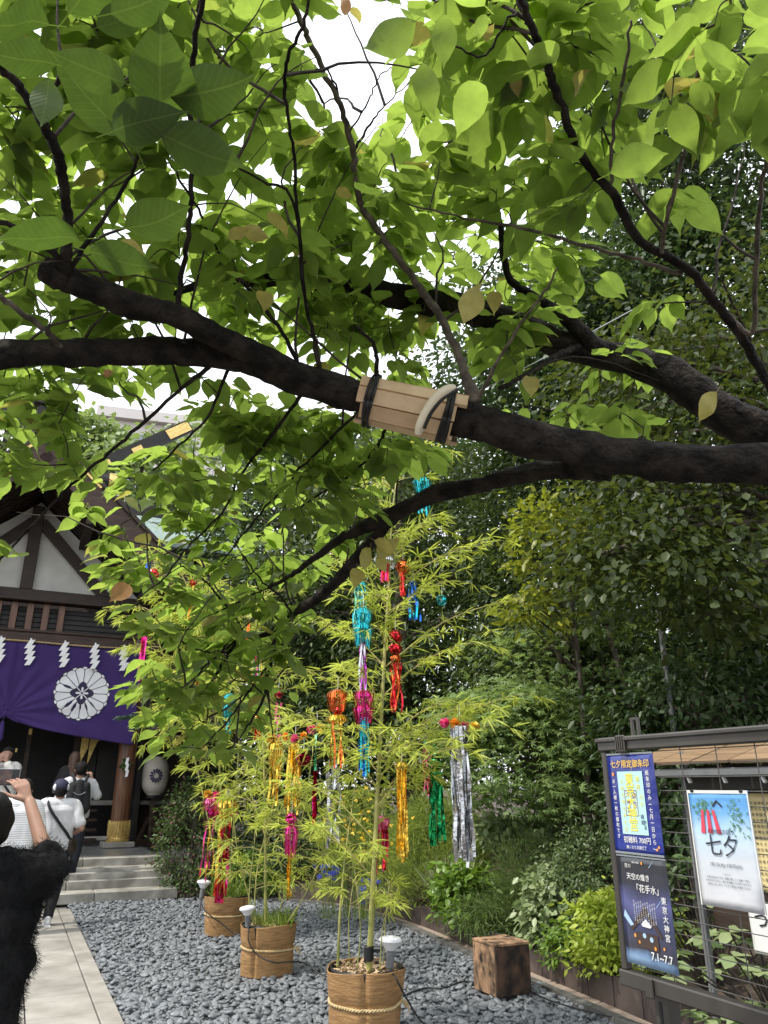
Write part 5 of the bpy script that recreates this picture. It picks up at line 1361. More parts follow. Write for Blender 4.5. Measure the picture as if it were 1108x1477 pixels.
# ================================================================ PEOPLE
def remesh(caps, voxel, smooth=4, noise=0.0, nfreq=9.0):
    mb = MB()
    for p0, r0, p1, r1 in caps:
        p0, p1 = V(*p0), V(*p1); ax = p1 - p0; L = np.linalg.norm(ax)
        if L < 1e-4: mb.ball(p0, max(r0, r1), 14, 9); continue
        t = ax / L; pts, rad = [], []
        for a in np.linspace(-math.pi / 2, 0, 5)[:-1]: pts.append(p0 + t * math.sin(a) * r0); rad.append(max(.0008, math.cos(a) * r0))
        pts.append(p0); rad.append(r0); pts.append(p0 + ax * .5); rad.append((r0 + r1) / 2); pts.append(p1); rad.append(r1)
        for a in np.linspace(0, math.pi / 2, 5)[1:]: pts.append(p1 + t * math.sin(a) * r1); rad.append(max(.0008, math.cos(a) * r1))
        mb.tube(pts, rad, 14)
    me = bpy.data.meshes.new('blob'); me.from_pydata(mb.v, [], mb.f); me.update()
    o = bpy.data.objects.new('blob', me); COL.objects.link(o)
    m = o.modifiers.new('r', 'REMESH'); m.mode = 'VOXEL'; m.voxel_size = voxel; m.use_smooth_shade = True
    if smooth: s = o.modifiers.new('s', 'SMOOTH'); s.iterations = smooth; s.factor = .5
    dg = bpy.context.evaluated_depsgraph_get(); out = bpy.data.meshes.new_from_object(o.evaluated_get(dg))
    bpy.data.objects.remove(o); bpy.data.meshes.remove(me)
    if noise:
        n = len(out.vertices); co = np.zeros(n * 3, np.float32); no = np.zeros(n * 3, np.float32)
        out.vertices.foreach_get('co', co); out.vertices.foreach_get('normal', no); co = co.reshape(-1, 3); no = no.reshape(-1, 3)
        d = np.array([mnoise.noise(Vector((c[0] * nfreq, c[1] * nfreq, c[2] * nfreq * .55))) + .5 * mnoise.noise(Vector((c[0] * nfreq * 2.3 + 5, c[1] * nfreq * 2, c[2] * nfreq * 1.1))) for c in co])
        out.vertices.foreach_set('co', (co + no * (d * noise)[:, None]).astype(np.float32).ravel())
    out.polygons.foreach_set('use_smooth', np.ones(len(out.polygons), dtype=bool))
    return out
def cloth(name, mat, par, caps, voxel=.011, smooth=5, noise=.008, nfreq=8.0):
    me = remesh(caps, voxel, smooth, noise, nfreq); me.name = name; me.materials.append(mat)
    return link(name, me, par)

def hand_caps(w, d, pn, side, s=1.0, curl=(.5, .5, .5, .5), thumb=.6):
    """wrist w, finger direction d, palm normal pn (palm faces it), side = thumb side."""
    d = V(*d) / np.linalg.norm(d); pn = V(*pn) - d * (V(*pn) @ d); pn /= np.linalg.norm(pn); sd = np.cross(d, pn); sd = sd if sd @ V(*side) > 0 else -sd
    w = V(*w); c = []
    for q in (-.026, -.009, .009, .027): c.append((w + d * .008 * s, .017 * s, w + d * .088 * s + sd * q * 1.05 * s, .0125 * s))
    for i, (q, L) in enumerate(((.030, .072), (.010, .080), (-.010, .074), (-.029, .058))):
        p = w + (d * .090 + sd * q * 1.1) * s; a = 0; r = .0088
        for k, f in enumerate((.45, .32, .26)):
            a += curl[i] * (.55, .8, .6)[k]
            e = d * math.cos(a) + pn * math.sin(a) + sd * q * 1.6 * (1 - .3 * k)
            p2 = p + e * L * f * s; c.append((p, r * s, p2, (r - .0008) * s)); p = p2; r -= .0008
    p = w + (d * .022 + sd * .022) * s; e = d * .62 + sd * .70 + pn * .25 * thumb; e /= np.linalg.norm(e)
    p2 = p + e * .042 * s; c.append((p, .013 * s, p2, .011 * s)); e2 = e + pn * thumb * .5 + d * .45; e2 /= np.linalg.norm(e2); p3 = p2 + e2 * .030 * s; c.append((p2, .0105 * s, p3, .0095 * s)); c.append((p3, .0095 * s, p3 + (e2 + d * .2) * .024 * s, .008 * s))
    return c

def base_joints(s, female=False):
    k = s / 1.70; sh = .165 if female else .185
    return dict(k=k, head=V(0, .02, 1.585) * k, neck=V(0, -.005, 1.46) * k, shR=V(sh, 0, 1.385) * k, shL=V(-sh, 0, 1.385) * k,
                elR=V(sh + .06, -.03, 1.10) * k, elL=V(-sh - .06, -.03, 1.10) * k, wrR=V(sh + .07, .08, .86) * k, wrL=V(-sh - .07, .08, .86) * k,
                hipR=V(.09, 0, .90) * k, hipL=V(-.09, 0, .90) * k, knR=V(.10, .02, .48) * k, knL=V(-.10, .02, .48) * k, anR=V(.10, -.02, .085) * k, anL=V(-.10, -.02, .085) * k,
                hdR=V(0, .2, -1), hdL=V(0, .2, -1), pnR=V(-1, 0, 0), pnL=V(1, 0, 0), curl=(.5, .55, .6, .65))
def torso(J, g=0.0, zlo=.92, zhi=1.40, w=1.0):
    k = J['k']; sh = J['shR'][0] / k
    C = []
    def ring(z, hw, r): return (V(-hw * w, 0, z) * k, (r + g) * k, V(hw * w, 0, z) * k, (r + g) * k)
    L = [(1.385, sh - .035, .066), (1.30, .105, .098), (1.18, .085, .105), (1.05, .075, .104), (.93, .080, .112)]
    L = [q for q in L if zlo - .06 <= q[0] <= zhi + .03]
    for q in L: C.append(ring(*q))
    for a, b in zip(L[:-1], L[1:]):
        for f in (-1, -.35, .35, 1): C.append((V(a[1] * f * w, 0, a[0]) * k, (a[2] + g) * k, V(b[1] * f * w, 0, b[0]) * k, (b[2] + g) * k))
    return C
def body_caps(J):
    k = J['k']; h = J['head']; C = torso(J)
    C += [(h + V(0, -.018, .022) * k, .088 * k, h + V(0, .012, .03) * k, .085 * k), (h + V(0, .02, -.02) * k, .075 * k, h + V(0, .045, -.065) * k, .050 * k), (h + V(0, .072, .012) * k, .028 * k, h + V(0, .094, -.018) * k, .014 * k),
          (h + V(0, .078, -.045) * k, .020 * k, h + V(0, .080, -.055) * k, .018 * k),
          (h + V(.084, -.005, .015) * k, .014 * k, h + V(.086, -.01, -.02) * k, .012 * k), (h + V(-.084, -.005, .015) * k, .014 * k, h + V(-.086, -.01, -.02) * k, .012 * k),
          (J['neck'] - V(0, 0, .05) * k, .060 * k, h - V(0, .01, .05) * k, .053 * k)]
    for s in 'RL':
        C += [(J['sh' + s], .055 * k, J['el' + s], .040 * k), (J['el' + s], .039 * k, J['wr' + s], .026 * k)]
        C += hand_caps(J['wr' + s], J['hd' + s], J['pn' + s], J.get('sd' + s, V(0, 1, .3)), k, J['curl'])
        C += [(J['hip' + s], .086 * k, J['kn' + s], .056 * k), (J['kn' + s], .054 * k, J['an' + s], .036 * k), (J['an' + s] - V(0, .01, .03) * k, .036 * k, J['an' + s] + V(0, .13, -.055) * k, .026 * k)]
    return C
def trousers(J, g=.016, flare=.02):
    k = J['k']; C = torso(J, .012, .9, 1.0)
    for s in 'RL': C += [(J['hip' + s] + V(0, 0, .02) * k, (.092 + g) * k, J['kn' + s], (.060 + g) * k), (J['kn' + s], (.058 + g) * k, J['an' + s] + V(0, 0, .025) * k, (.040 + g + flare * .4) * k)]
    return C
def shirt(J, g=.020, sleeve=.55, zlo=.93, fore=0.0):
    k = J['k']; C = torso(J, g, zlo, 1.40)
    for s in 'RL':
        a, b = J['sh' + s], J['el' + s]
        C.append((a, (.058 + g) * k, a + (b - a) * sleeve, (.052 + g) * k))
        if fore: C += [(a + (b - a) * sleeve, (.05 + g) * k, b, (.042 + g) * k), (b, (.042 + g) * k, b + (J['wr' + s] - b) * fore, (.032 + g) * k)]
    return C
def person(label, loc, rz, s, J, upd=None, hair=None, shirt_=None, trou=None, shoe=None, female=False, voxel=.0075):
    t = thing('person', label, 'person', loc, rz)
    if upd: J.update(upd)
    me = remesh(body_caps(J), voxel, 3); me.materials.append(M_['skin']); me.name = 'body'; link('body', me, t)
    k = J['k']; h = J['head']
    for sx in (-1, 1):
        mb = MB(); mb.ball(h + V(sx * .031, .083, .018) * k, .0105 * k, 8, 6); mb.build('eye', M_['hair'], t, smooth=True)
    mb = MB(); mb.tube([h + V(-.022, .083, -.048) * k, h + V(0, .092, -.047) * k, h + V(.022, .083, -.048) * k], .004 * k, 5); mb.build('mouth', M_['skin'], t)
    if hair is not None:
        if isinstance(hair, str):
            C = [(h + V(0, -.03, .04) * k, .094 * k, h + V(0, .005, .052) * k, .088 * k), (h + V(0, -.05, -.01) * k, .080 * k, h + V(0, -.04, .03) * k, .09 * k), (h + V(-.05, -.02, .03) * k, .05 * k, h + V(.05, -.02, .03) * k, .05 * k)]
            if hair == 'long': C += [(h + V(0, -.055, .0) * k, .085 * k, h + V(0, -.085, -.32) * k, .075 * k), (h + V(.05, -.04, 0) * k, .05 * k, h + V(.06, -.06, -.32) * k, .05 * k), (h + V(-.05, -.04, 0) * k, .05 * k, h + V(-.06, -.06, -.32) * k, .05 * k)]
            if hair == 'bob': C += [(h + V(.062, -.02, .02) * k, .045 * k, h + V(.062, -.01, -.09) * k, .035 * k), (h + V(-.062, -.02, .02) * k, .045 * k, h + V(-.062, -.01, -.09) * k, .035 * k), (h + V(0, -.06, 0) * k, .07 * k, h + V(0, -.06, -.1) * k, .055 * k)]
            cloth('hair', M_['brown_hair'] if hair == 'long' else M_['hair'], t, C, .008, 3, .006, 26)
    if shirt_: cloth('shirt', shirt_[0], t, shirt(J, *shirt_[1:]), .011, 3, .017, 7.0)
    if trou: cloth('trousers', trou, t, trousers(J))
    if shoe:
        for q in 'RL':
            a = J['an' + q]; C = [(a + V(0, -.035, -.045) * k, .040 * k, a + V(0, .06, -.048) * k, .042 * k), (a + V(0, .06, -.05) * k, .042 * k, a + V(0, .15, -.058) * k, .030 * k), (a + V(0, -.02, .0) * k, .045 * k, a + V(0, 0, -.03) * k, .045 * k)]
            so = cloth('shoe', shoe, t, C, .008, 3, 0)
            mb = MB(); mb.box(a + V(0, .045, -.083) * k, (.078 * k, .25 * k, .022 * k), bev=.008); mb.build('sole', M_['white_plastic'] if shoe != M_['black_cloth'] else M_['black_plastic'], so)
    return t, J
def face_at(px, y, ground=0.0):
    p = sight_depth(px, 1133, y); return (p[0], p[1], ground)

# man in white cap with a shoulder bag
J = base_joints(1.63)
t, J = person('man in navy and white cap and white T-shirt with a brown crossbody bag', face_at(90, 10.0), PA + .05, 1.63, J,
              dict(elR=V(.285, -.10, 1.06), wrR=V(.175, .09, .97), hdR=V(-.6, .6, -.3), pnR=V(-.5, -.5, .2), elL=V(-.25, .02, 1.03), wrL=V(-.22, .2, .98), hdL=V(.1, 1, .1), head=V(-.01, .03, 1.50), anL=V(-.19, -.16, .08), knL=V(-.13, .03, .45), anR=V(.04, -.05, .08)),
              'short', (M_['white_shirt'], .026, .75, .86), M_['black_cloth'], M_['white_shirt'])
h = J['head']
C = [(h + V(0, -.025, .04), .099, h + V(0, .01, .05), .095), (h + V(-.03, -.03, .03), .075, h + V(.03, -.03, .03), .075)]
cap = cloth('cap', M_['navy'], t, C, .007, 3, 0)
mb = MB(); mb.lathe([(.02, 0), (.105, 0), (.108, .006), (.02, .014)], h + V(0, .075, .03), 20); mb.build('cap_peak', M_['navy'], cap)
for sx in (-1, 1):
    mb = MB(); mb.ball(h + V(sx * .066, -.062, .036), .046, 10, 7, (.7, .75, 1.0)); mb.build('cap_panel', M_['white_shirt'], cap, smooth=True)
mb = MB(); mb.tube(curve_pts([(-.15, .0, 1.42), (-.12, -.125, 1.30), (0, -.150, 1.14), (.12, -.13, 1.0), (.19, -.05, .90)], 6), .017, 6); mb.build('bag_strap', M_['black_cloth'], t, smooth=True)
bagc = cloth('shoulder_bag', M_['leather'], t, [(V(.17, -.06, .90), .05, V(.20, -.03, .80), .055), (V(.22, .0, .90), .05, V(.22, .02, .80), .05)], .009, 3, .006)
# man in striped shirt
J = base_joints(1.63)
person('man in white fine-striped T-shirt and dark jeans with back to us, beyond the raised arm', face_at(33, 9.35), PA + .1, 1.63, J,
       dict(elR=V(.27, -.02, 1.05), wrR=V(.2, .2, 1.05), hdR=V(-.3, 1, .2), elL=V(-.27, -.02, 1.05), wrL=V(-.2, .2, 1.1), hdL=V(.3, 1, .2), head=V(.03, .03, 1.51)), 'short', (M_['striped'], .030, .8, .86), M_['denim'], M_['black_cloth'])
# man with backpack on the steps
SW = lambda u, w, z: tuple(V(*SO) + PU * u + PW * w + V(0, 0, z))
J = base_joints(1.66)
t, J = person('man in white long-sleeved shirt with black backpack climbing the steps', SW(-.98, -2.55, .245), PA, 1.70, J,
              dict(elR=V(.30, .02, 1.16), wrR=V(.20, .16, 1.40), hdR=V(-.5, .1, 1), pnR=V(-.3, 1, 0), sdR=V(-1, 0, 0), elL=V(-.27, .02, 1.08), wrL=V(-.2, .22, 1.2), hdL=V(.2, 1, .3), anR=V(.06, .02, .085), anL=V(-.12, -.10, .085)),
              'short', (M_['white_shirt'], .022, .9, .9, .85), M_['denim'], M_['black_cloth'])
bp = cloth('backpack', M_['black_cloth'], t, [(V(-.09, -.19, 1.30), .075, V(-.10, -.20, 1.0), .09), (V(.09, -.19, 1.30), .075, V(.10, -.20, 1.0), .09), (V(0, -.2, 1.34), .07, V(0, -.23, 1.0), .10), (V(-.08, -.22, .95), .07, V(.08, -.22, .95), .07)], .011, 3, .006)
for sx in (-1, 1):
    mb = MB(); mb.tube(curve_pts([(sx * .08, -.17, 1.38), (sx * .115, -.03, 1.475), (sx * .13, .10, 1.36), (sx * .14, .11, 1.15), (sx * .15, -.06, 1.0)], 6), .022, 6); mb.build('shoulder_strap', M_['black_cloth'], bp, smooth=True)
mb = MB(); mb.tube(curve_pts([(-.09, -.285, 1.22), (0, -.30, 1.18), (.09, -.285, 1.22)], 6), .007, 5); mb.build('zip_line', M_['grey_plastic'], bp)
# woman with long brown hair on the porch
J = base_joints(1.60, True)
person('woman with long brown hair in black, back turned, on the shrine porch', SW(-1.02, -1.40, PORCH), PA, 1.60, J, dict(elR=V(.22, .1, 1.08), wrR=V(.05, .26, 1.2), hdR=V(-.3, .5, .8), elL=V(-.22, .1, 1.08), wrL=V(-.05, .26, 1.2), hdL=V(.3, .5, .8)), 'long', (M_['black_cloth'], .02, .9, .85, .8), M_['black_cloth'], M_['black_cloth'], True)
# person coming down with hands at the face
J = base_joints(1.64, True)
t, J = person('dark-haired woman facing us in pale grey jacket with both hands at her face', SW(-2.05, -1.75, PORCH - .0), PA + math.pi - .3, 1.58, J,
              dict(elR=V(.20, .16, 1.20), wrR=V(.055, .20, 1.42), hdR=V(-.2, .0, 1), pnR=V(-.2, -1, 0), sdR=V(-1, 0, 0), elL=V(-.20, .16, 1.20), wrL=V(-.055, .20, 1.42), hdL=V(.2, .0, 1), pnL=V(.2, -1, 0), sdL=V(1, 0, 0), curl=(.2, .25, .25, .3)),
              'bob', (M_['grey_shirt'], .03, .9, .85, .8), M_['black_cloth'], M_['black_cloth'], True)
mb = MB(); mb.tube(curve_pts([(.12, .05, 1.44), (.11, .15, 1.30), (-.05, .17, 1.1), (-.15, .1, .95)], 6), .018, 6); mb.build('bag_strap', M_['black_cloth'], t, smooth=True)

# foreground woman in fluffy black, photographing the shrine
FW = V(-1.545, 3.20, 0); FA = PA - .05
fm = Matrix.Translation(Vector(FW)) @ Matrix.Rotation(FA, 4, 'Z'); fi = np.array(fm.inverted())
loc = lambda px, py, y: fi[:3, :3] @ sight_depth(px, py, y) + fi[:3, 3]
J = base_joints(1.53, True)
EL, WR = loc(70, 1247, 3.30), loc(43, 1157, 3.40)
u = dict(head=V(-.03, .04, 1.415), neck=V(-.025, -.005, 1.31), shR=V(.15, 0, 1.235), shL=V(-.15, 0, 1.235), elR=EL, wrR=WR, hdR=loc(22, 1112, 3.42) - WR, pnR=loc(0, 1125, 3.5) - loc(30, 1125, 3.42), sdR=loc(-10, 1140, 3.4) - WR, curl=(.45, .5, .5, .55),
         elL=V(-.30, .20, 1.22), wrL=V(-.20, .36, 1.46), hdL=V(.4, .1, 1), pnL=V(1, .2, 0), sdL=V(1, 0, .2))
t, J = person('woman in fluffy black top at the left edge holding up a phone', tuple(FW), FA, 1.53, J, u, None, None, None, M_['black_cloth'], True, .006)
h = J['head']
cloth('hair', M_['hair'], t, [(h + V(0, -.02, .03), .092, h + V(0, .01, .035), .088), (h + V(0, -.04, -.03), .085, h + V(0, -.03, .02), .09), (h + V(-.055, -.01, .0), .05, h + V(-.05, -.02, -.05), .045), (h + V(.05, -.01, .01), .05, h + V(.045, -.03, -.04), .045), (h + V(0, -.1, -.02), .05, h + V(0, -.11, .01), .05)], .007, 3, .004, 30)
k = J['k']
a = EL - J['shR']; fdir = WR - EL
CF = [(V(-.12, 0, 1.235), .088, V(.12, 0, 1.235), .088), (V(-.10, 0, 1.16), .108, V(.10, 0, 1.16), .108), (V(-.10, 0, 1.06), .118, V(.10, 0, 1.06), .118), (V(-.095, 0, .92), .122, V(.095, 0, .92), .122), (V(-.08, 0, 1.2), .07, V(-.05, 0, .9), .10), (V(.08, 0, 1.2), .07, V(.05, 0, .9), .10), (V(0, 0, 1.2), .10, V(0, 0, .9), .11),
      (J['shR'], .072, EL + V(.01, 0, -.015), .072), (EL, .066, EL + fdir * .16, .054), (EL + V(.01, 0, -.02), .066, EL + V(-.03, -.02, -.085), .052), (J['shR'] + V(.0, 0, -.04), .07, EL + V(-.03, 0, -.06), .062),
      (J['shL'], .085, V(-.31, .2, 1.2), .09), (V(-.31, .2, 1.2), .08, V(-.27, .27, 1.3), .06)]
CF += [(V(x, 0, .95), .125, V(x * 1.2, 0, .12), .12) for x in (-.07, 0, .07)]
top = cloth('fluffy_dress', M_['fur'], t, CF, .012, 4, .016, 17)
n = len(top.data.vertices); co = np.zeros(n * 3); no = np.zeros(n * 3); top.data.vertices.foreach_get('co', co); top.data.vertices.foreach_get('normal', no); co = co.reshape(-1, 3); no = no.reshape(-1, 3)
ns = 42000; ii = rng.integers(0, n, ns); p = co[ii] + rng.normal(0, .005, (ns, 3)); d = no[ii] + rng.normal(0, .7, (ns, 3)) + V(0, 0, -.6)
P, F, uv = scatter('blade', p, d, rng.normal(size=(ns, 3)), .012 + .020 * rng.random(ns), .38)
link('fluff', np_mesh('fluff', P, F, M_['fur']), top, 'stuff')
# the phone
pc = loc(2, 1121, 3.44)
ph = thing('phone', 'smartphone in silver frame held up sideways at the left edge', 'phone', tuple(fm @ Vector(pc)), FA + .05)
mb = MB(); mb.box((0, 0, 0), (.146, .009, .069), bev=.004); mb.build('phone_body', M_['steel'], ph)
mb = MB(); mb.box((0, -.0052, 0), (.142, .0012, .067)); mb.build('screen', M_['screen'], ph)
mb = MB(); mb.add([(-.066, -.006, -.029), (.040, -.006, -.029), (.040, -.006, .029), (-.066, -.006, .029)], [(0, 1, 2, 3)]); mb.build('screen_picture', pmat('phone_picture', (.05, .03, .03), (.16, .10, .09), 40, .2), ph)
# ================================================================ CHERRY TREE (overhead)
cherry = thing('cherry_tree', 'old cherry tree whose dark limbs and bright green leaves arch overhead', 'tree', (1.95, 1.62, 0), 0)
SK = []                                        # skeleton points for attaching twigs
def limb(pts, name='branch', mat='bark', n=12, dens=7, rough=.30, wig=.004, keep=True, root=None):
    wig = .0018
    """rows: px, py, distance, radius"""
    A = np.array([[*sight(px, py, d), r * (.90 if r > .03 else .86 if r > .022 else .68)] for px, py, d, r in pts])
    if root is not None: A = np.vstack([np.array([root]), A])
    Cc = curve_pts(A, dens, 0)
    Cc[1:-1, :3] += rng.normal(0, wig, (len(Cc) - 2, 3))
    mb = MB(); mb.tube(Cc[:, :3], list(Cc[:, 3]), n, rough=rough); o = mb.build(name, M_[mat], cherry, world=True, smooth=True)
    if keep: SK.extend([tuple(c) for c in Cc])
    return Cc
# trunk
j0, j1 = sight(1215, 668, 2.36), sight(1200, 655, 2.75)
TP = curve_pts([(1.95, 1.62, -.1, .21), (1.93, 1.62, .5, .17), (1.88, 1.66, 1.3, .155), (1.78, 1.72, 2.0, .15), (1.66, 1.78, 2.4, .135), (1.64, 1.84, 2.75, .12), (1.68, 1.9, 3.05, .105)], 6)
mb = MB(); mb.tube(TP[:, :3], list(TP[:, 3]), 16, rough=.14); mb.build('trunk', M_['bark'], cherry, world=True, smooth=True)
limb([(1330, 690, 2.36, .078), (1215, 672, 2.36, .066), (1108, 670, 2.32, .060), (980, 668, 2.30, .060), (850, 650, 2.25, .060), (725, 620, 2.2, .060), (665, 604, 2.2, .060), (590, 585, 2.2, .052), (500, 567, 2.2, .050), (430, 545, 2.2, .052), (375, 520, 2.2, .050)], n=18, root=(1.70, 1.76, 2.28, .085))
limb([(400, 532, 2.2, .042), (330, 512, 2.2, .044), (250, 507, 2.2, .041), (150, 508, 2.18, .040), (60, 510, 2.15, .040), (0, 512, 2.13, .040), (-110, 518, 2.1, .037), (-260, 500, 2.1, .028), (-400, 470, 2.1, .016), (-520, 420, 2.1, .006)], n=14)
limb([(430, 548, 2.19, .040), (384, 517, 2.18, .041), (313, 485, 2.15, .038), (252, 455, 2.12, .036), (200, 445, 2.10, .034), (151, 424, 2.08, .034), (100, 404, 2.05, .034), (64, 388, 2.04, .034)], n=14)
limb([(95, 392, 2.03, .022), (97, 340, 1.98, .017), (96, 290, 1.93, .016), (85, 230, 1.85, .0155), (62, 175, 1.78, .014), (40, 140, 1.72, .012), (0, 95, 1.65, .010), (-60, 50, 1.6, .008)])
limb([(62, 172, 1.78, .010), (76, 135, 1.72, .007), (87, 98, 1.66, .005)], n=8)
limb([(92, 380, 2.02, .012), (60, 350, 1.98, .010), (0, 320, 1.92, .009), (-60, 300, 1.9, .007)], n=8)
limb([(100, 390, 2.03, .010), (140, 330, 2.0, .007), (185, 260, 1.95, .006), (200, 222, 1.9, .005)], n=8)
limb([(256, 450, 2.12, .014), (262, 400, 2.1, .010), (272, 330, 2.02, .009), (277, 250, 1.96, .0085), (275, 150, 1.9, .009), (281, 60, 1.84, .0085), (294, -10, 1.8, .008), (300, -80, 1.8, .007)], n=9)
limb([(90, 510, 2.15, .014), (70, 480, 2.1, .011), (30, 450, 2.02, .010), (0, 428, 1.96, .010), (-50, 400, 1.9, .008)], n=8, mat='pale_twig')
limb([(684, 582, 2.2, .030), (668, 530, 2.22, .019), (640, 465, 2.26, .017), (612, 425, 2.3, .016), (585, 386, 2.3, .015), (560, 354, 2.32, .015), (525, 303, 2.35, .014), (512, 260, 2.35, .013), (510, 217, 2.35, .012), (490, 150, 2.32, .0115), (465, 100, 2.3, .011), (440, 45, 2.28, .010), (419, -5, 2.25, .009), (400, -60, 2.2, .008)], mat='pale_twig')
limb([(510, 217, 2.35, .007), (530, 185, 2.4, .0045), (556, 152, 2.45, .003), (590, 120, 2.5, .002)], n=6)
limb([(492, 148, 2.32, .005), (475, 104, 2.3, .004), (455, 100, 2.3, .003), (440, 110, 2.3, .002)], n=6)
limb([(505, 190, 2.3, .004), (535, 140, 2.3, .003), (548, 110, 2.3, .0025), (570, 98, 2.3, .002), (640, 92, 2.3, .0015)], n=5)
limb([(466, 556, 2.2, .011), (454, 492, 2.17, .010), (440, 430, 2.15, .007), (429, 303, 2.05, .0065), (424, 217, 2.0, .006), (412, 141, 1.95, .006), (414, 86, 1.9, .006), (440, 28, 1.85, .005), (450, -40, 1.85, .004)], n=7)
limb([(440, 430, 2.15, .007), (423, 290, 2.04, .006), (380, 262, 2.0, .0045), (338, 238, 1.95, .003)], n=6)
limb([(432, 545, 2.2, .011), (420, 500, 2.2, .010), (370, 430, 2.25, .008), (320, 370, 2.3, .007), (285, 300, 2.35, .006), (245, 235, 2.4, .004)], n=6)
limb([(1250, 640, 2.5, .05), (1160, 600, 2.5, .030), (1108, 552, 2.45, .022), (1075, 492, 2.35, .020), (1025, 428, 2.25, .018), (996, 391, 2.2, .017), (926, 348, 2.1, .017), (882, 277, 2.0, .0155), (837, 223, 1.95, .014), (808, 149, 1.9, .013), (788, 89, 1.85, .012), (773, 50, 1.8, .011), (748, -10, 1.75, .010), (720, -80, 1.7, .008)])
limb([(1050, 455, 2.3, .013), (1085, 480, 2.32, .011), (1090, 390, 2.2, .009), (1096, 297, 2.1, .008), (1108, 200, 2.0, .007), (1120, 100, 2.0, .005)], n=8, mat='pale_twig')
limb([(955, 365, 2.13, .008), (960, 320, 2.05, .007), (985, 230, 1.98, .007), (1000, 180, 1.92, .007), (1003, 120, 1.86, .0065), (1040, 50, 1.8, .006), (1058, -10, 1.75, .005)], n=7, mat='pale_twig')
limb([(880, 275, 2.0, .007), (885, 200, 1.95, .006), (900, 110, 1.88, .005), (910, 30, 1.82, .004)], n=6, mat='pale_twig')
limb([(985, 395, 2.2, .009), (920, 375, 2.2, .008), (850, 355, 2.2, .0075), (760, 330, 2.15, .006), (690, 318, 2.1, .0055), (620, 302, 2.05, .004), (575, 290, 2.0, .003)], n=7, mat='pale_twig')
limb([(770, 45, 1.8, .006), (740, 20, 1.78, .004), (700, 78, 1.78, .003), (640, 60, 1.76, .003)], n=6)
limb([(1260, 660, 2.9, .085), (1150, 640, 2.85, .078), (1055, 604, 2.8, .072), (996, 560, 2.78, .068), (936, 528, 2.75, .060), (837, 503, 2.7, .052), (758, 478, 2.68, .056), (708, 457, 2.66, .054), (634, 440, 2.64, .050), (560, 424, 2.62, .044), (490, 410, 2.6, .036), (404, 402, 2.58, .030), (340, 404, 2.56, .024), (288, 410, 2.55, .020), (220, 440, 2.6, .014), (150, 462, 2.65, .010), (70, 480, 2.7, .007)], n=16, root=(1.66, 1.82, 2.62, .095))
limb([(870, 512, 2.7, .045), (820, 462, 2.66, .026), (775, 430, 2.62, .022), (735, 400, 2.6, .018), (722, 330, 2.55, .015), (715, 270, 2.5, .013), (705, 190, 2.45, .011), (715, 120, 2.4, .009), (700, 60, 2.35, .006)])
limb([(720, 560, 2.25, .010), (760, 540, 2.35, .011), (800, 515, 2.5, .014), (835, 500, 2.66, .018)], n=8)
limb([(690, 575, 2.2, .010), (722, 515, 2.1, .007), (752, 465, 2.05, .006), (790, 415, 2.0, .005), (805, 385, 1.95, .003)], n=7, mat='pale_twig')
limb([(548, 580, 2.2, .012), (545, 545, 2.18, .011), (540, 500, 2.12, .008), (515, 470, 2.05, .005)], n=7)
limb([(880, 670, 2.32, .06), (820, 676, 2.36, .036), (759, 683, 2.42, .033), (691, 699, 2.48, .033), (630, 713, 2.55, .033), (596, 727, 2.6, .032), (555, 747, 2.68, .031), (522, 761, 2.74, .026), (481, 784, 2.8, .022), (440, 815, 2.9, .016), (405, 838, 3.0, .011), (360, 860, 3.05, .008), (310, 885, 3.1, .005)])
limb([(575, 738, 2.64, .026), (548, 768, 2.72, .026), (522, 798, 2.8, .026), (488, 835, 2.9, .026), (454, 866, 3.0, .026), (420, 886, 3.08, .025), (387, 914, 3.15, .018), (354, 917, 3.2, .014), (332, 941, 3.25, .011), (306, 984, 3.3, .009), (299, 1010, 3.35, .006)])
for pts in ([(354, 917, 3.2, .009), (338, 888, 3.2, .008), (316, 861, 3.2, .0075), (296, 838, 3.2, .007), (262, 815, 3.2, .005), (235, 800, 3.2, .003)], [(395, 915, 3.15, .014), (395, 941, 3.15, .012), (387, 972, 3.2, .010), (377, 1015, 3.25, .008), (357, 1048, 3.3, .006), (330, 1085, 3.3, .003)],
            [(332, 941, 3.25, .007), (300, 940, 3.2, .006), (275, 932, 3.2, .005), (243, 911, 3.15, .005), (220, 888, 3.15, .003)], [(347, 920, 3.2, .008), (320, 940, 3.2, .006), (296, 960, 3.15, .006), (275, 990, 3.15, .0055), (250, 1010, 3.1, .004), (228, 1008, 3.1, .003)],
            [(299, 1010, 3.35, .005), (298, 1042, 3.3, .004), (282, 1030, 3.3, .003)], [(387, 960, 3.2, .007), (350, 1010, 3.15, .006), (320, 1050, 3.1, .005), (290, 1080, 3.1, .003)], [(385, 990, 3.2, .006), (390, 1030, 3.2, .004), (395, 1070, 3.2, .003)],
            [(420, 886, 3.0, .007), (405, 860, 2.95, .006), (380, 840, 2.9, .005), (350, 800, 2.85, .004)]):
    limb(pts, n=7)
limb([(315, 505, 2.2, .011), (300, 530, 2.2, .010), (260, 562, 2.25, .0085), (190, 625, 2.32, .0075), (130, 676, 2.4, .007), (68, 734, 2.45, .006), (0, 808, 2.5, .005), (-50, 860, 2.5, .003)], n=8)
limb([(440, 560, 2.25, .010), (400, 620, 2.4, .008), (350, 680, 2.55, .007), (320, 740, 2.65, .006), (270, 790, 2.7, .005), (235, 835, 2.75, .004), (195, 866, 2.8, .003)], n=7)
limb([(520, 590, 2.3, .008), (470, 640, 2.45, .007), (420, 690, 2.6, .006), (360, 760, 2.7, .005), (320, 810, 2.8, .004)], n=7)
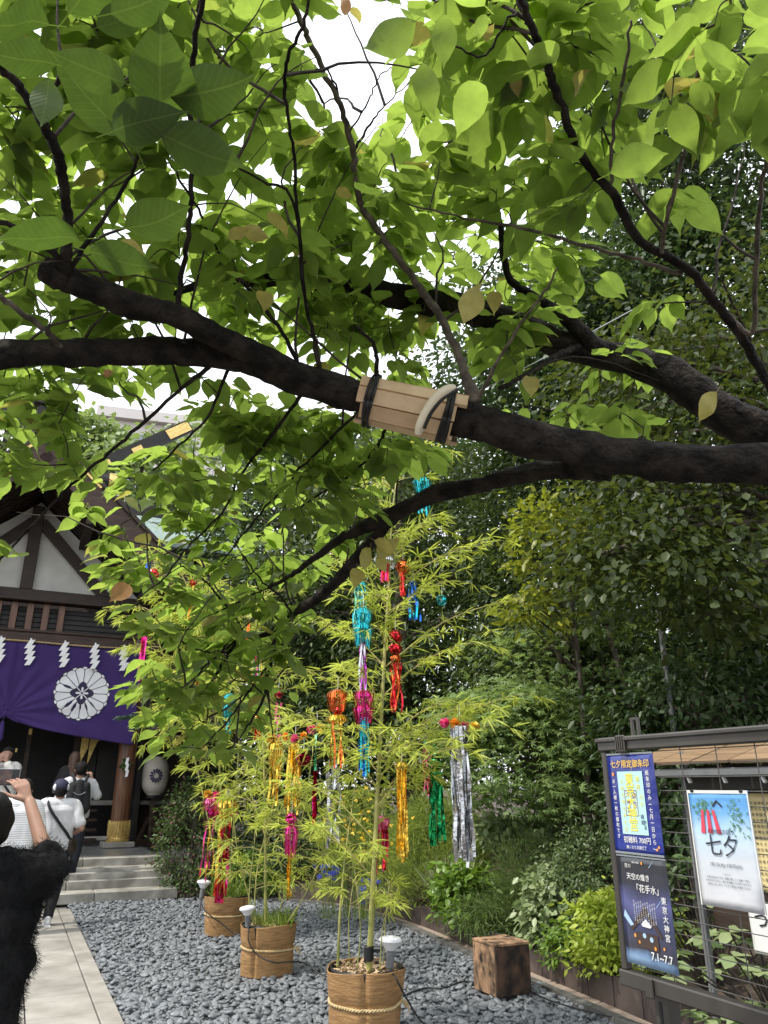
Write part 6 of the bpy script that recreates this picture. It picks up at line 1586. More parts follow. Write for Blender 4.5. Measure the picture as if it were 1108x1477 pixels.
limb([(340, 505, 2.2, .009), (330, 530, 2.25, .008), (300, 600, 2.35, .006), (250, 650, 2.45, .005), (200, 700, 2.5, .004)], n=6)
limb([(560, 610, 2.35, .009), (540, 650, 2.5, .007), (500, 690, 2.6, .006), (450, 720, 2.7, .005), (400, 760, 2.8, .004)], n=6)

# ---- leaf sprays; each spray hangs from a twig that joins the nearest wood
def region(n, poly, d0, d1, size=1.0):
    out = []; poly = [tuple(p) for p in poly]; xs = [p[0] for p in poly]; ys = [p[1] for p in poly]
    while len(out) < n:
        k = n * 3; x = rng.uniform(min(xs), max(xs), k); y = rng.uniform(min(ys), max(ys), k); m = inside(x, y, poly)
        out += [(a, b, rng.uniform(d0, d1), size) for a, b in zip(x[m], y[m])]
    return out[:n]
HOLES = [[(470, -40), (640, -40), (612, 60), (612, 140), (585, 175), (545, 205), (515, 215), (487, 200), (470, 130)], [(350, -30), (430, -30), (425, 25), (370, 30)], [(195, 300), (250, 290), (262, 350), (225, 385)], [(120, 590), (210, 570), (280, 565), (275, 625), (215, 620), (140, 640)], [(20, 640), (100, 760), (130, 860), (0, 850), (0, 745), (20, 735)]]
S_ = []
S_ += region(112, [(-60, -60), (640, -60), (640, 60), (560, 170), (440, 130), (-60, 180)], 2.0, 2.8)
S_ += region(140, [(-60, 120), (480, 120), (520, 240), (560, 380), (440, 420), (-60, 430)], 2.15, 2.9)
S_ += region(40, [(-60, 400), (300, 420), (420, 520), (300, 560), (-60, 600)], 2.3, 2.9, .9)
S_ += region(80, [(590, -60), (1000, -60), (980, 120), (880, 260), (800, 330), (560, 300), (540, 210), (600, 150)], 1.9, 2.6)
S_ += region(16, [(960, -60), (1130, -60), (1130, 240), (960, 300)], 1.7, 2.2)
S_ += region(76, [(420, 250), (860, 250), (860, 400), (700, 480), (440, 500)], 2.4, 3.0)
S_ += region(26, [(640, 400), (960, 420), (960, 640), (720, 600)], 2.3, 2.9, .9)
S_ += region(24, [(250, 420), (560, 440), (600, 560), (420, 520), (300, 470)], 2.5, 3.1, .9)
S_ += region(22, [(280, 545), (500, 592), (520, 640), (380, 640), (285, 610)], 2.4, 2.9, .9)
S_ += region(56, [(290, 590), (520, 600), (640, 640), (600, 720), (500, 780), (300, 740), (210, 680)], 2.4, 3.1, .95)
S_ += region(78, [(120, 710), (220, 640), (420, 700), (520, 760), (440, 860), (410, 930), (200, 930), (160, 850)], 2.8, 3.5, .95)
S_ += region(54, [(185, 900), (420, 890), (400, 1000), (345, 1080), (260, 1100), (195, 1010)], 3.0, 3.6, .95)
S_ += region(24, [(-40, 560), (70, 575), (125, 640), (90, 700), (-40, 690)], 2.3, 2.8, .85)
S_ += region(5, [(-40, 750), (25, 760), (20, 800), (-40, 800)], 2.3, 2.6, .8)
S_ = [q for q in S_ if not any(inside(np.array([q[0]]), np.array([q[1]]), h)[0] for h in HOLES)]
SKA = np.array(SK)
order = sorted(range(len(S_)), key=lambda i: np.min(np.linalg.norm(SKA[:, :3] - sight(*S_[i][:3]), axis=1)))
TW = MB(); LP, LD, LN, LS = [], [], [], []
trunkdir = V(1.7, 1.75, 2.6)
skel = [SKA[:, :3].copy()]; cur_pts = SKA[:, :3]
extra = []
for i in order:
    px, py, d, sz = S_[i]; tip = sight(px, py, d)
    allp = cur_pts if not extra else np.concatenate([cur_pts, np.array(extra)])
    dist = np.linalg.norm(allp - tip, axis=1); j = int(np.argmin(dist)); p0 = allp[j]; L = dist[j]
    if L < .02: continue
    mid = (p0 + tip) / 2 + rng.normal(0, .12 * L, 3) + V(0, 0, .10 * L)
    C = curve_pts([p0, mid, tip], 5)
    r0 = min(.0045, .0018 + .006 * L); TW.tube(C, [r0 * (1 - .6 * k / (len(C) - 1)) for k in range(len(C))], 5, cap=False)
    extra += [tuple(c) for c in C[2:]]
    ax = C[-1] - C[-3]; ax /= np.linalg.norm(ax); ax[2] *= .5
    hd = V(ax[0], ax[1], 0); hd = hd / (np.linalg.norm(hd) + 1e-6)
    sd = np.cross(V(0, 0, 1), hd); nl = int(rng.integers(5, 9)); low = py > 640
    for k in range(nl):
        f = k / (nl - 1); s = 1 if k % 2 else -1
        p = C[-1] - ax * (.16 * (1 - f)) * sz * .8 + rng.normal(0, .012, 3)
        dd = hd * (.35 + .9 * f) + sd * s * (1.0 - .55 * f) + V(0, 0, -.22 - .35 * rng.random()) + rng.normal(0, .16, 3)
        LP.append(p + dd / np.linalg.norm(dd) * .022); LD.append(dd); LN.append(V(0, 0, 1) + rng.normal(0, .20 if low else .28, 3)); LS.append(sz * rng.uniform(.078, .125))
for q in range(70):                             # bare shoots rising through the leaves
    p = SKA[rng.integers(0, len(SKA)), :3]; d = V(rng.normal(0, .5), rng.normal(0, .35), rng.uniform(.3, 1.1)); L = rng.uniform(.3, .8); pts = [p]
    for k in range(9):
        d = d / np.linalg.norm(d) + rng.normal(0, .16, 3); pts.append(pts[-1] + d / np.linalg.norm(d) * L / 9)
    TW.tube(pts, [.0045 * (1 - .8 * k / 9) for k in range(10)], 5, cap=False)
TW.build('twigs', M_['twig'], cherry, world=True, smooth=True, kind='stuff')
LP, LD, LN, LS = map(np.array, (LP, LD, LN, LS))
# hand-placed big leaves close to the camera at upper left: px, py of the stalk end, of the tip, distance
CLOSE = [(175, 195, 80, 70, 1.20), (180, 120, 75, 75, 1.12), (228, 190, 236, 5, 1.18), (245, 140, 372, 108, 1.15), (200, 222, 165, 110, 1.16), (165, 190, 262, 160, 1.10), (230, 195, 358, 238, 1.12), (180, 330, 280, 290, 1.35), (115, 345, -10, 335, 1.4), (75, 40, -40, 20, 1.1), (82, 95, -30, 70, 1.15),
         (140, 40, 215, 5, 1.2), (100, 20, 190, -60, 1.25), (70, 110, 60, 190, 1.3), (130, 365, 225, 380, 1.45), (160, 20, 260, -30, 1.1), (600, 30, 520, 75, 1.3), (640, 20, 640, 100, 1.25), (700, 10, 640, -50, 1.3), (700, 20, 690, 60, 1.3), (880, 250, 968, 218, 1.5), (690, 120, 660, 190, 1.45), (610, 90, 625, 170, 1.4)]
for bx, by, tx, ty, d in CLOSE:
    b_, t_ = sight(bx, by, d), sight(tx, ty, d * rng.uniform(.94, 1.06)); LP = np.vstack([LP, b_]); LD = np.vstack([LD, t_ - b_]); LS = np.append(LS, np.linalg.norm(t_ - b_))
    view = V(0, 0, CAM_H) - b_; LN = np.vstack([LN, -view / np.linalg.norm(view) * .7 + V(0, 0, .6) + rng.normal(0, .2, 3)])
nclose = len(CLOSE)
ODD = [(676, 430, 700, 400, 1.9, 'y'), (712, 420, 712, 455, 1.9, 'y'), (688, 410, 665, 480, 1.85, 'y'), (1035, 565, 1000, 615, 1.9, 'y'), (745, 105, 748, 145, 1.9, 'y'), (828, 140, 850, 95, 1.9, 'y'), (330, 345, 365, 325, 1.9, 'y'), (352, 330, 392, 345, 1.9, 'y'), (390, 305, 420, 345, 1.95, 'y'), (170, 350, 215, 375, 1.8, 'y'),
       (545, 800, 580, 775, 2.6, 'y'), (545, 800, 560, 830, 2.6, 'y'), (535, 790, 520, 830, 2.6, 'y'), (515, 820, 510, 850, 2.6, 'y'), (540, 780, 575, 800, 2.6, 'y'), (185, 845, 158, 865, 2.8, 'o'), (187, 843, 176, 870, 2.8, 'o'), (378, 420, 382, 450, 2.0, 'y'), (485, 275, 512, 285, 2.1, 'y'), (500, 20, 495, -10, 1.8, 'o'), (510, 10, 522, 35, 1.8, 'y'),
       (700, 60, 715, 30, 1.8, 'y'), (765, 545, 768, 570, 2.3, 'y'), (150, 540, 163, 535, 2.1, 'o'), (210, 770, 205, 790, 2.9, 'y'), (330, 580, 315, 600, 2.5, 'y')]
for bx, by, tx, ty, d, c in ODD:
    b_, t_ = sight(bx, by, d), sight(tx, ty, d * rng.uniform(.96, 1.04)); LP = np.vstack([LP, b_]); LD = np.vstack([LD, t_ - b_]); LS = np.append(LS, np.linalg.norm(t_ - b_) * .9)
    view = V(0, 0, CAM_H) - b_; LN = np.vstack([LN, -view / np.linalg.norm(view) * .6 + V(0, 0, .5) + rng.normal(0, .3, 3)])
nodd = len(ODD)
# which leaves show largest: those become parts of their own
dcam = np.linalg.norm(LP - V(0, 0, CAM_H), axis=1); fwd = V(0, math.cos(PITCH), math.sin(PITCH)); upv = V(0, -math.sin(PITCH), math.cos(PITCH))
rel = LP - V(0, 0, CAM_H); zc = rel @ fwd; sx = rel[:, 0] / zc * FPX + 554; sy = 738.5 - (rel @ upv) / zc * FPX
vis = (sx > -30) & (sx < 1138) & (sy > -40) & (sy < 1477) & (zc > .3)
score = np.where(vis, LS / dcam, -1); score[-(nclose + nodd):] += 10
own = np.argsort(-score)[:300]; ownset = np.zeros(len(LP), bool); ownset[own] = True
fine = {}
for mkey in ('cherry', 'cherry_shade_tint', 'cherry_yellow', 'cherry_orange'):
    v, f, uv = leaf_shape('cherry_fine'); fine[mkey] = []
    for q in range(4):
        vv = v.copy(); vv[:, 2] += .05 * np.sin(vv[:, 0] * (3 + q) + q) + .035 * np.sin(vv[:, 1] * 9 + q * 2) * vv[:, 0]; vv[:, 1] += .03 * np.sin(vv[:, 0] * 3.1) * (q - 1.5)
        fine[mkey].append(np_mesh('cherry_leaf', vv, f, L_[mkey], uv))
X = V2(LD); Z = V2(LN - X * np.sum(LN * X, 1, keepdims=True)); Y = np.cross(Z, X); root_inv = FRAME[cherry.name].inverted(); N_ = len(LP)
for q in own:
    key = 'cherry'
    if q >= N_ - nodd: key = 'cherry_yellow' if ODD[q - (N_ - nodd)][5] == 'y' else 'cherry_orange'
    elif q >= N_ - nodd - nclose: key = 'cherry_shade_tint' if q < N_ - nodd - nclose + 16 else 'cherry'
    o = link('leaf', fine[key][int(q) % 4], cherry)
    s = LS[q]; m = Matrix(((*(X[q] * s)[:1], (Y[q] * s)[0], (Z[q] * s)[0], LP[q][0]), ((X[q] * s)[1], (Y[q] * s)[1], (Z[q] * s)[1], LP[q][1]), ((X[q] * s)[2], (Y[q] * s)[2], (Z[q] * s)[2], LP[q][2]), (0, 0, 0, 1)))
    o.matrix_local = root_inv @ m
r_ = ~ownset
leaves('foliage', L_['cherry'], cherry, 'cherry', LP[r_], LD[r_], LN[r_], LS[r_])

# ---- wooden splint tied round the limb, with a bent pale peg
A, B = sight(520, 575, 2.2), sight(664, 606, 2.2)
ax = (B - A) / np.linalg.norm(B - A); tocam = V(0, 0, CAM_H) - A; tocam -= ax * (tocam @ ax); tocam /= np.linalg.norm(tocam); upq = np.cross(ax, tocam); upq = upq if upq[2] > 0 else -upq
spl = thing('branch_splint', 'split bamboo splint bound with black cord round the main cherry limb', 'splint', tuple((A + B) / 2))
for k in range(9):
    a = 2 * math.pi * k / 9 + .2; o = (tocam * math.cos(a) + upq * math.sin(a)); rad = .064; e0, e1 = rng.uniform(-.02, .03), rng.uniform(-.03, .02)
    mb = MB(); mb.beam(A + o * (rad - .002) + ax * e0, B + o * (rad + .004) + ax * e1, .044, .011, up=o); mb.build('slat', M_['splint'], spl, world=True)
for f, turns in ((.12, 4), (.86, 6)):
    for q in range(turns):
        c = A + (B - A) * (f + .011 * (q - turns / 2)); mb = MB()
        tl = rng.uniform(-.012, .012)
        mb.tube([c + (tocam * math.cos(a) + upq * math.sin(a)) * (.075 + .002 * (q % 2)) + ax * (tl * math.cos(a + q)) for a in np.linspace(0, 2 * math.pi, 26)], .0042, 6); mb.build('cord', M_['black_plastic'], spl, world=True, smooth=True)
mb = MB(); q = curve_pts([sight(612, 618, 2.06), sight(622, 596, 2.05), sight(640, 574, 2.06), sight(660, 562, 2.08)], 6); mb.tube(q, .005, 6); mb.build('cord', M_['black_plastic'], spl, world=True)
pegc = curve_pts([[*sight(603, 626, 2.08), .010], [*sight(607, 612, 2.07), .0135], [*sight(616, 594, 2.065), .0145], [*sight(628, 576, 2.065), .0145], [*sight(643, 563, 2.07), .0135], [*sight(655, 560, 2.09), .0105]], 6)
peg = thing('bent_peg', 'smooth pale bent wooden peg lashed to the bamboo splint', 'peg', tuple(sight(628, 590, 2.06)))
mb = MB(); mb.tube(pegc[:, :3], list(pegc[:, 3]), 14); mb.build('peg', M_['horn'], peg, world=True, smooth=True)
w = MB(); w.tube([sight(925, 440, 3.0), sight(800, 508, 2.8), sight(700, 560, 2.5), sight(655, 585, 2.25)], .0016, 5); tag(w.build('guy_wire', M_['steel'], None), 'thin grey wire stretched slanting from the limb up to the right', 'wire')
# ================================================================ TREES AND SHRUBS
def plant(name, label, cat, base, mat, kind, blobs, leaf, trunk=None, stems=0, group=None, droop=.35, tilt=.5, wid=1.0, flat=.5, shell=.55, bark='trunk', low=-.7, limbs=0):
    """blobs: (centre, radii, clumps, leaves per clump, clump radius) in world metres."""
    t = thing(name, label, cat, (*base[:2], base[2] if len(base) > 2 else 0), 0, group)
    b0 = V(base[0], base[1], base[2] if len(base) > 2 else 0); allC = []
    pos, out = [], []
    for c, r, nc, per, cr in blobs:
        p, o, C = blob_points(c, r, nc, per, cr, flat, shell, low); pos.append(p); out.append(o); allC += list(C)
    pos, out = np.concatenate(pos), np.concatenate(out)
    ok = pos[:, 2] > b0[2] + .02
    foliage_mesh('foliage', L_[mat], t, kind, pos[ok], out[ok], leaf, droop, tilt, wid)
    if trunk:
        path, r0, r1 = trunk; Cc = curve_pts([b0 - V(0, 0, .15)] + [V(*q) for q in path], 6); nn = len(Cc)
        mb = MB(); mb.tube(Cc, [r0 + (r1 - r0) * i / (nn - 1) for i in range(nn)], 10, rough=.18); mb.build('trunk', M_[bark], t, world=True, smooth=True)
        mb = MB(); idx = rng.permutation(len(allC))[:limbs]
        for q in idx:
            c = allC[q]; j = int(np.argmin(np.linalg.norm(Cc - (c - V(0, 0, .5)), axis=1))); p = Cc[j]; L = np.linalg.norm(c - p)
            if L < .1: continue
            m = (p + c) / 2 + V(0, 0, .08 * L) + rng.normal(0, .06 * L, 3); P = curve_pts([p, m, c], 5); rr0 = max(.008, min(r1 * 1.2, .02 * L + .006))
            mb.tube(P, [rr0 * (1 - .75 * i / (len(P) - 1)) for i in range(len(P))], 6, cap=False)
        if limbs: mb.build('limbs', M_[bark], t, world=True, smooth=True)
    if stems:
        mb = MB()
        for q in rng.permutation(len(allC))[:stems]:
            c = allC[q]; p = b0 + V(*(rng.normal(0, .05, 2)), -.05); m = (p + c) / 2 + V(0, 0, .1 * np.linalg.norm(c - p)); P = curve_pts([p, m, c], 4)
            mb.tube(P, [.009 * (1 - .7 * i / (len(P) - 1)) for i in range(len(P))], 5, cap=False)
        mb.build('stems', M_[bark], t, world=True, smooth=True)
    return t
# big trees
plant('evergreen_tree', 'broad dark evergreen tree standing straight behind the nearest bamboo', 'tree', (.5, 13.4, .3), 'evergreen', 'hex', [((.3, 13.2, 5.0), (2.7, 1.7, 3.2), 190, 115, .34), ((.9, 12.6, 2.6), (2.2, 1.1, 1.3), 80, 105, .30), ((-1.2, 13.2, 3.4), (1.3, 1.1, 1.8), 50, 100, .3)], .115, ([(.45, 13.4, 2), (.3, 13.3, 5), (.3, 13.3, 7.5)], .20, .05), limbs=26, droop=.5)
plant('evergreen_tree', 'tall dark evergreen tree right of the bamboo, behind the light maple', 'tree', (3.4, 11.6, .5), 'evergreen', 'hex', [((3.2, 11.2, 4.6), (2.0, 1.6, 2.9), 150, 110, .32), ((2.6, 10.6, 3.0), (1.5, .9, 1.0), 60, 105, .28)], .11, ([(3.3, 11.5, 2), (3.2, 11.3, 5), (3.2, 11.3, 7)], .17, .05), limbs=22, droop=.5)
plant('oak_tree', 'large tree with glossy olive leaves filling the upper right', 'tree', (4.9, 7.4, .3), 'oak', 'broad', [((3.75, 6.6, 3.6), (1.9, 1.1, 1.0), 95, 80, .30), ((3.9, 6.9, 5.3), (2.1, 1.4, 1.5), 130, 88, .34), ((2.3, 6.0, 3.15), (.8, .6, .55), 26, 70, .24)], .088, ([(4.7, 7.3, 2.2), (4.3, 7.0, 4.2), (4.0, 6.9, 6.0)], .16, .05), limbs=40, droop=.6, tilt=.55)
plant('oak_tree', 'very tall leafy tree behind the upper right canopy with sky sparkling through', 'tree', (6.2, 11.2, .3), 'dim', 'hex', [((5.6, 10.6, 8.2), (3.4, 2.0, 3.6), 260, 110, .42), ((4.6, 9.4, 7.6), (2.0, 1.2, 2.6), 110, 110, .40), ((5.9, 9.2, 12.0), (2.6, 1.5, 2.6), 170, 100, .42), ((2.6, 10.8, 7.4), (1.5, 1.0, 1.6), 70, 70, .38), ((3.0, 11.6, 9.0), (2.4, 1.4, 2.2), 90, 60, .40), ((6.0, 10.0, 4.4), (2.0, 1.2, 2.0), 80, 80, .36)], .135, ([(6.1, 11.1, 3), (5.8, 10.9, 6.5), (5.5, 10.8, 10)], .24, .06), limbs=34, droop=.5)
plant('evergreen_tree', 'dull green tree rising between shrine roof and bamboo', 'tree', (-2.4, 16.5, .3), 'dim', 'hex', [((-2.3, 16.4, 6.6), (2.0, 1.5, 2.9), 120, 60, .36), ((-.6, 16.8, 8.4), (1.8, 1.2, 2.0), 70, 60, .36)], .17, ([(-2.4, 16.5, 3), (-2.2, 16.4, 6), (-2.2, 16.4, 9)], .2, .05), limbs=20, droop=.45)
plant('young_evergreen', 'slender tree with bright yellow-green leaf sprays under the thick limb', 'tree', (2.15, 8.7, .3), 'yellowgreen', 'hex', [((2.05, 8.3, 4.25), (.55, .4, .62), 30, 34, .17), ((1.75, 8.2, 3.35), (.4, .3, .3), 12, 30, .14)], .12, ([(2.2, 8.6, 1.5), (2.2, 8.5, 3.0), (2.1, 8.4, 4.4)], .045, .015), limbs=20, droop=.3, flat=.35)
plant('maple_tree', 'layered light green maple leaning over the bed left of the notice board', 'maple tree', (2.35, 9.5, .3), 'maple', 'palmate', [((1.75, 9.1, 1.85), (1.05, .75, .85), 150, 44, .19), ((2.5, 9.2, 1.5), (.7, .6, .7), 60, 40, .17), ((1.2, 9.3, 2.3), (.6, .5, .35), 40, 40, .17)], .08, ([(2.15, 9.4, .9), (1.9, 9.2, 1.6), (1.5, 9.0, 2.2)], .035, .012), limbs=36, droop=.25, tilt=.35, flat=.22, bark='trunk')
plant('maple_tree', 'shaded maple with feathery layers above the light one', 'maple tree', (3.0, 9.9, .3), 'maple', 'palmate', [((2.5, 9.6, 3.0), (1.2, .8, .62), 85, 24, .22)], .085, ([(2.9, 9.8, 1.3), (2.7, 9.7, 2.4), (2.4, 9.6, 3.1)], .045, .014), limbs=30, droop=.3, tilt=.35, flat=.22)
plant('camellia_tree', 'dark leafy small tree right behind the notice board top rail', 'tree', (3.6, 8.4, .3), 'dim', 'hex', [((3.3, 8.0, 2.15), (1.1, .8, .85), 75, 45, .22), ((2.9, 7.6, 1.25), (.7, .5, .7), 40, 40, .2)], .10, ([(3.5, 8.3, 1.0), (3.3, 8.1, 2.4)], .06, .02), limbs=18, droop=.5)
for k, (px, y, lab) in enumerate(((928, 9.0, 'bare slanting grey trunk just left of the notice board eyelet'), (905, 9.6, 'thin leaning trunk seen through the maple leaves'), (842, 9.4, 'slim trunk rising out of the shrubs under the maple'))):
    p = sight_depth(px, 1080, y); t = thing('tree_stem', lab, 'tree', (p[0] + .25, p[1], .3))
    mb = MB(); C = curve_pts([(p[0] + .25 + .15 * k, p[1], .2), (p[0] + .1, p[1], 1.2), (p[0] - .05, p[1] + .05, 2.3), (p[0] - .25, p[1] + .1, 3.4)], 6); mb.tube(C, [.06 - .0018 * i for i in range(len(C))], 9, rough=.15); mb.build('trunk', M_['pale_twig'], t, world=True, smooth=True)
    q, o, _ = blob_points((p[0] - .25, p[1] + .1, 3.5), (.5, .4, .4), 14, 30, .16); foliage_mesh('foliage', L_['evergreen'], t, 'hex', q, o, .10)
p = sight_depth(965, 1000, 7.8); t = thing('metal_pole', 'thin grey metal pole standing behind the notice board', 'pole', (p[0], p[1], .2))
mb = MB(); mb.lathe([(.028, 0), (.028, 3.1), (.024, 3.12)], n=14); mb.build('shaft', M_['grey_plastic'], t, smooth=True, auto=40); mb = MB(); mb.lathe([(.06, 0), (.06, .03), (.03, .04)], n=14); mb.build('foot_plate', M_['grey_plastic'], t)

# dense wood closing the view, one mass
P_w, O_w = [], []
for c, r, nc in (((1.5, 17.0, 3.5), (5.5, 1.6, 3.8), 300), ((7.5, 13.5, 3.2), (3.2, 2.4, 4.0), 220), ((3.5, 19.5, 6.5), (7.5, 1.2, 6.0), 420), ((5.2, 9.6, 1.8), (1.6, 1.6, 1.9), 80), ((2.5, 17.5, 7.5), (4.5, 1.5, 2.5), 90)):
    q, o, _ = blob_points(c, r, nc, 80, .42, .6, .35); P_w.append(q); O_w.append(o)
P_w, O_w = np.concatenate(P_w), np.concatenate(O_w); k = P_w[:, 2] > .2
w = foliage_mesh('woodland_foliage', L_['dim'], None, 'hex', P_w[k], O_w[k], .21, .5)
tag(w, 'dense dark woodland closing the view behind the garden trees', 'woodland')

# far trees behind the shrine
for px, py, y, r, lab in ((15, 600, 30, 2.6, 'sunlit round tree far behind the shrine at the left edge'), (135, 628, 34, 1.8, 'pale green tree far behind the ridge end of the shrine'), (205, 668, 30, 2.5, 'pale green tree far behind, right of the gilded ridge log'), (330, 640, 36, 4.0, 'hazy reddish green tree far behind the bamboo')):
    c = sight_depth(px, py, y); plant('broadleaf_tree', lab, 'tree', (c[0], c[1], 0), 'far', 'broad', [((c[0], c[1], c[2] - .6 * r), (r, r * .8, r * 1.1), 70, 40, r * .22)], .36, ([(c[0], c[1], c[2] * .5), (c[0], c[1], c[2])], .3, .1), group='trees beyond the shrine roof', limbs=8)

# fir by the lantern, hedge, shrubs
def fir(label, base, sprays, mat='fir'):
    t = thing('fir_tree', label, 'fir tree', (*base, 0)); b0 = V(*base, 0)
    top = max(s[0][2] for s in sprays) + .3
    mb = MB(); mb.tube([b0, b0 + V(.03, 0, top * .5), b0 + V(0, 0, top)], [.06, .045, .015], 8, rough=.1); mb.build('trunk', M_['trunk'], t, world=True, smooth=True)
    pos, d, nr, sz = [], [], [], []; br = MB()
    for tip, L in sprays:
        tip = V(*tip); root = V(base[0], base[1], tip[2] + .10); ax = tip - root; n = 26
        br.tube([root, (root + tip) / 2 + V(0, 0, .05), tip], [.016, .010, .003], 5, cap=False)
        for i in range(n):
            f = i / (n - 1); p = root + ax * f + V(0, 0, .05 * math.sin(f * math.pi)); wdt = .26 * math.sin(math.pi * min(1, f * .85 + .1)) + .04
            s_ = np.cross(ax, V(0, 0, 1)); s_ /= np.linalg.norm(s_)
            for sgn in (-1, 1):
                for m in range(6):
                    q = p + s_ * sgn * wdt * m / 6 + ax * .12 * m / 6 / np.linalg.norm(ax)
                    for r in range(4):
                        pos.append(q + rng.normal(0, .010, 3)); dd = s_ * sgn * rng.uniform(.2, 1) + ax / np.linalg.norm(ax) * rng.uniform(-.1, 1) + V(0, 0, rng.uniform(-.25, .1)); d.append(dd); nr.append(V(0, 0, 1) + rng.normal(0, .3, 3)); sz.append(rng.uniform(.05, .085))
    br.build('branches', M_['trunk'], t, world=True, smooth=True)
    leaves('foliage', L_[mat], t, 'hex', np.array(pos), np.array(d), np.array(nr), np.array(sz), .7)
sp_ = [(sight_depth(px, py, y), 1) for px, py, y in ((178, 1036, 12.7), (205, 1050, 12.4), (250, 1040, 12.2), (300, 1050, 12.3), (275, 1090, 12.2), (330, 1090, 12.6), (310, 1130, 12.3), (320, 1010, 12.9), (260, 1000, 12.5))]
fir('blue-green fir with flat layered boughs reaching over the lantern', (-3.05, 13.0), sp_)
plant('azalea_hedge', 'clipped hedge with reddish tips between stone steps and far basket', 'hedge', (-3.0, 12.75), 'hedge', 'hex', [((-2.98, 12.75, .72), (.52, .45, .95), 150, 40, .10), ((-2.5, 12.75, .45), (.4, .35, .55), 60, 40, .10)], .055, None, 14, tilt=.7, flat=.8, shell=.8)
plant('evergreen_shrub', 'tall dark leafy screen behind the far bamboo, right of the hedge', 'shrub', (-1.3, 15.2), 'dim', 'hex', [((-1.3, 15.0, 1.6), (1.6, .8, 1.8), 150, 60, .24)], .11, None, 14, tilt=.6)
plant('shrub', 'dark rounded shrub behind the middle basket', 'shrub', (-1.75, 12.9), 'box', 'hex', [((-1.7, 12.9, .6), (.6, .45, .65), 110, 36, .11)], .06, None, 12, tilt=.6, flat=.8, shell=.75)
plant('shrub', 'low bright green shrub at the foot of the far bamboo', 'shrub', (-1.9, 12.3), 'bright', 'hex', [((-2.05, 12.25, .30), (.42, .25, .34), 60, 34, .08)], .05, None, 8, tilt=.6, flat=.8, shell=.7)
plant('shrub', 'feathery shrub half hidden behind the nearest culm', 'shrub', (-.35, 12.0, .1), 'feathery', 'blade', [((-.35, 12.0, .75), (.65, .45, .70), 120, 60, .12)], .085, None, 12, droop=-.5, tilt=.6, wid=.6, flat=1.0, shell=.6)
plant('cypress_shrub', 'large soft feathery cypress bush with yellow-green tips behind the gold tassel', 'shrub', (.70, 10.35, .1), 'feathery', 'blade', [((.70, 10.35, .78), (.58, .42, .72), 150, 80, .11), ((.25, 10.8, .62), (.4, .3, .5), 70, 70, .10)], .075, None, 14, droop=-.6, tilt=.6, wid=.6, flat=1.0, shell=.6)
plant('shrub', 'bright fresh green leafy shrub under the silver tinsel curtain', 'shrub', (.98, 9.15, .1), 'bright', 'broad', [((.95, 9.1, .42), (.34, .28, .36), 50, 24, .10)], .095, None, 10, droop=.45)
plant('juniper_shrub', 'upright feathery juniper bush behind the wooden box', 'shrub', (1.42, 8.6, .1), 'juniper', 'blade', [((1.42, 8.55, .55), (.24, .22, .52), 80, 70, .08), ((1.15, 8.7, .30), (.26, .2, .22), 30, 60, .09)], .07, None, 10, droop=-.7, tilt=.6, wid=.5, flat=1.1, shell=.5)
plant('fern', 'dark narrow-leaved fern spilling over the edging panels', 'fern', (1.10, 8.75, .1), 'juniper', 'blade', [((1.06, 8.6, .26), (.24, .18, .16), 36, 60, .11)], .10, None, 6, droop=.2, wid=.55)
plant('shrub', 'pale variegated broad-leaved shrub right of the wooden box', 'shrub', (1.72, 8.0, .1), 'pale', 'broad', [((1.68, 7.9, .42), (.34, .30, .38), 90, 34, .09)], .075, None, 10, droop=.4, shell=.7)
plant('shrub', 'pale leafy clump below the maple, in partial shade', 'shrub', (1.55, 9.7, .2), 'pale', 'broad', [((1.60, 9.6, 1.05), (.42, .3, .24), 40, 20, .10), ((2.1, 9.3, .8), (.4, .3, .3), 30, 20, .1)], .10, None, 10, droop=.3)
plant('box_shrub', 'small-leaved dark box shrub between pale shrub and lime shrub', 'shrub', (2.15, 8.0, .1), 'box', 'hex', [((2.12, 7.9, .66), (.55, .38, .52), 170, 40, .10)], .045, None, 12, tilt=.7, flat=.8, shell=.75)
plant('lime_shrub', 'bright yellow-green shrub at the foot of the notice board', 'shrub', (1.98, 6.95, .1), 'lime', 'hex', [((1.95, 6.9, .40), (.36, .30, .34), 95, 40, .08)], .068, None, 10, droop=.1, tilt=.6, shell=.75)
plant('shrub', 'small mid-green shrub hanging over the edging below the pale one', 'shrub', (1.68, 7.35, .1), 'bright', 'hex', [((1.66, 7.3, .24), (.24, .18, .22), 30, 30, .07)], .055, None, 6, tilt=.6)
def rosette_shrub(label, base, spots, mat, size):
    t = thing('rosette_shrub', label, 'shrub', base); pos, d, nr, sz = [], [], [], []; st = MB()
    for c in spots:
        c = V(*c); st.tube([V(base[0], base[1], base[2]), (V(*base) + c) / 2 + V(0, 0, .05), c], [.008, .006, .004], 5, cap=False)
        a0 = rng.uniform(0, 6.28); tilt_ = rng.normal(0, .25, 2)
        for k in range(6):
            a = a0 + k * 1.047; pos.append(c); d.append(V(math.cos(a), math.sin(a), -.12 + tilt_[0] * math.cos(a))); nr.append(V(*tilt_, 1)); sz.append(size * rng.uniform(.8, 1.15))
    st.build('stems', M_['twig'], t, world=True); leaves('foliage', L_[mat], t, 'broad', np.array(pos), np.array(d), np.array(nr), np.array(sz))
sp_ = [(2.3 + rng.normal(0, .42), 5.1 + rng.normal(0, .42), rng.uniform(.25, .80)) for _ in range(54)]
rosette_shrub('pale green whorled-leaf shrub seen through the lower wire grid', (2.35, 5.2, .1), sp_, 'pale', .115)
sp_ = [(2.35 + rng.normal(0, .3), 6.2 + rng.normal(0, .3), rng.uniform(.5, 1.05)) for _ in range(44)]
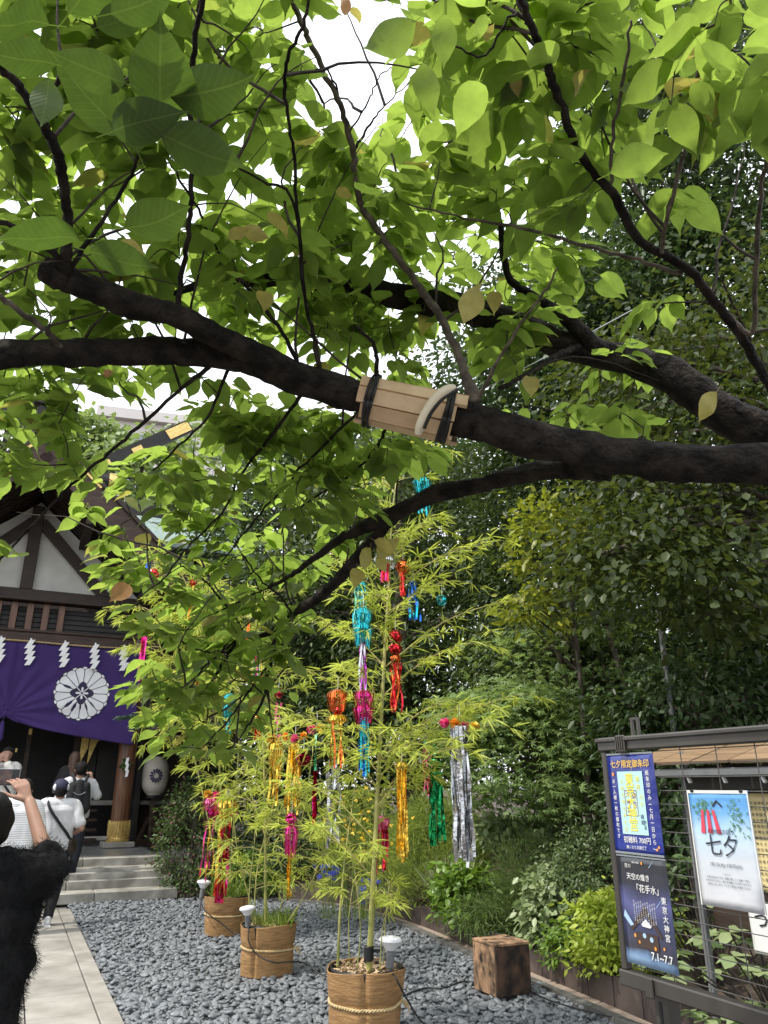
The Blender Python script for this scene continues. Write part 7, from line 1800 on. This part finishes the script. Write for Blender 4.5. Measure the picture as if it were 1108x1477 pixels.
rosette_shrub('darker whorled-leaf shrub behind the middle of the wire grid', (2.35, 6.2, .1), sp_, 'box', .10)
sp_ = [(2.0 + rng.normal(0, .25), 4.4 + rng.normal(0, .3), rng.uniform(.06, .40)) for _ in range(40)]
rosette_shrub('low whorled-leaf plants below the bottom rail of the notice board', (2.0, 4.4, .0), sp_, 'bright', .10)
# striped grass, flowers
t = thing('striped_grass', 'clump of pale striped grass blades beside the silver tinsel curtain', 'grass', (.80, 9.75, .1))
n = 150; a = rng.uniform(0, 6.28, n); p = np.column_stack([.80 + .10 * np.cos(a) * rng.random(n), 9.7 + .08 * np.sin(a), np.full(n, .25)])
leaves('blades', L_['stripegrass'], t, 'blade', p, np.column_stack([np.cos(a) * .5, np.sin(a) * .5, np.full(n, 1.0)]) + rng.normal(0, .2, (n, 3)), np.column_stack([np.cos(a), np.sin(a), np.full(n, .5)]), .35 + .3 * rng.random(n), .55)
def flowers(label, name, mat, centre, spread, n, size, stem):
    t = thing(name, label, 'flowers', (centre[0], centre[1], .1)); C = V(*centre) + rng.normal(size=(n, 3)) * V(*spread)
    st = MB(); pos, d, nr = [], [], []
    for c in C:
        st.tube([(c[0] * .6 + centre[0] * .4, c[1], .1), (c[0], c[1], c[2] * .6), c], .003, 4, cap=False); f = rng.normal(0, .5, 3) + V(0, -1, .8)
        for k in range(7):
            q = V2(rng.normal(size=(1, 3)))[0]; q -= f * (q @ f) / (f @ f); pos.append(c); d.append(q); nr.append(f)
    st.build('stems', L_['grass'], t, world=True); leaves('blossoms', L_[mat], t, 'broad', np.array(pos), np.array(d), np.array(nr), np.full(len(pos), size))
c = sight_depth(520, 1195, 9.9); flowers('spray of small yellow flowers behind the nearest bamboo', 'yellow_flowers', 'flower_yellow', c, (.20, .15, .22), 60, .028, .5)
c = sight_depth(472, 1258, 9.8); flowers('small blue flowers seen between the culms, left clump', 'blue_flowers', 'flower_blue', c, (.07, .05, .06), 18, .04, .4)
c = sight_depth(527, 1283, 9.8); flowers('small blue flowers low behind the thick culm, right clump', 'blue_flowers', 'flower_blue', c, (.06, .05, .05), 16, .04, .4)
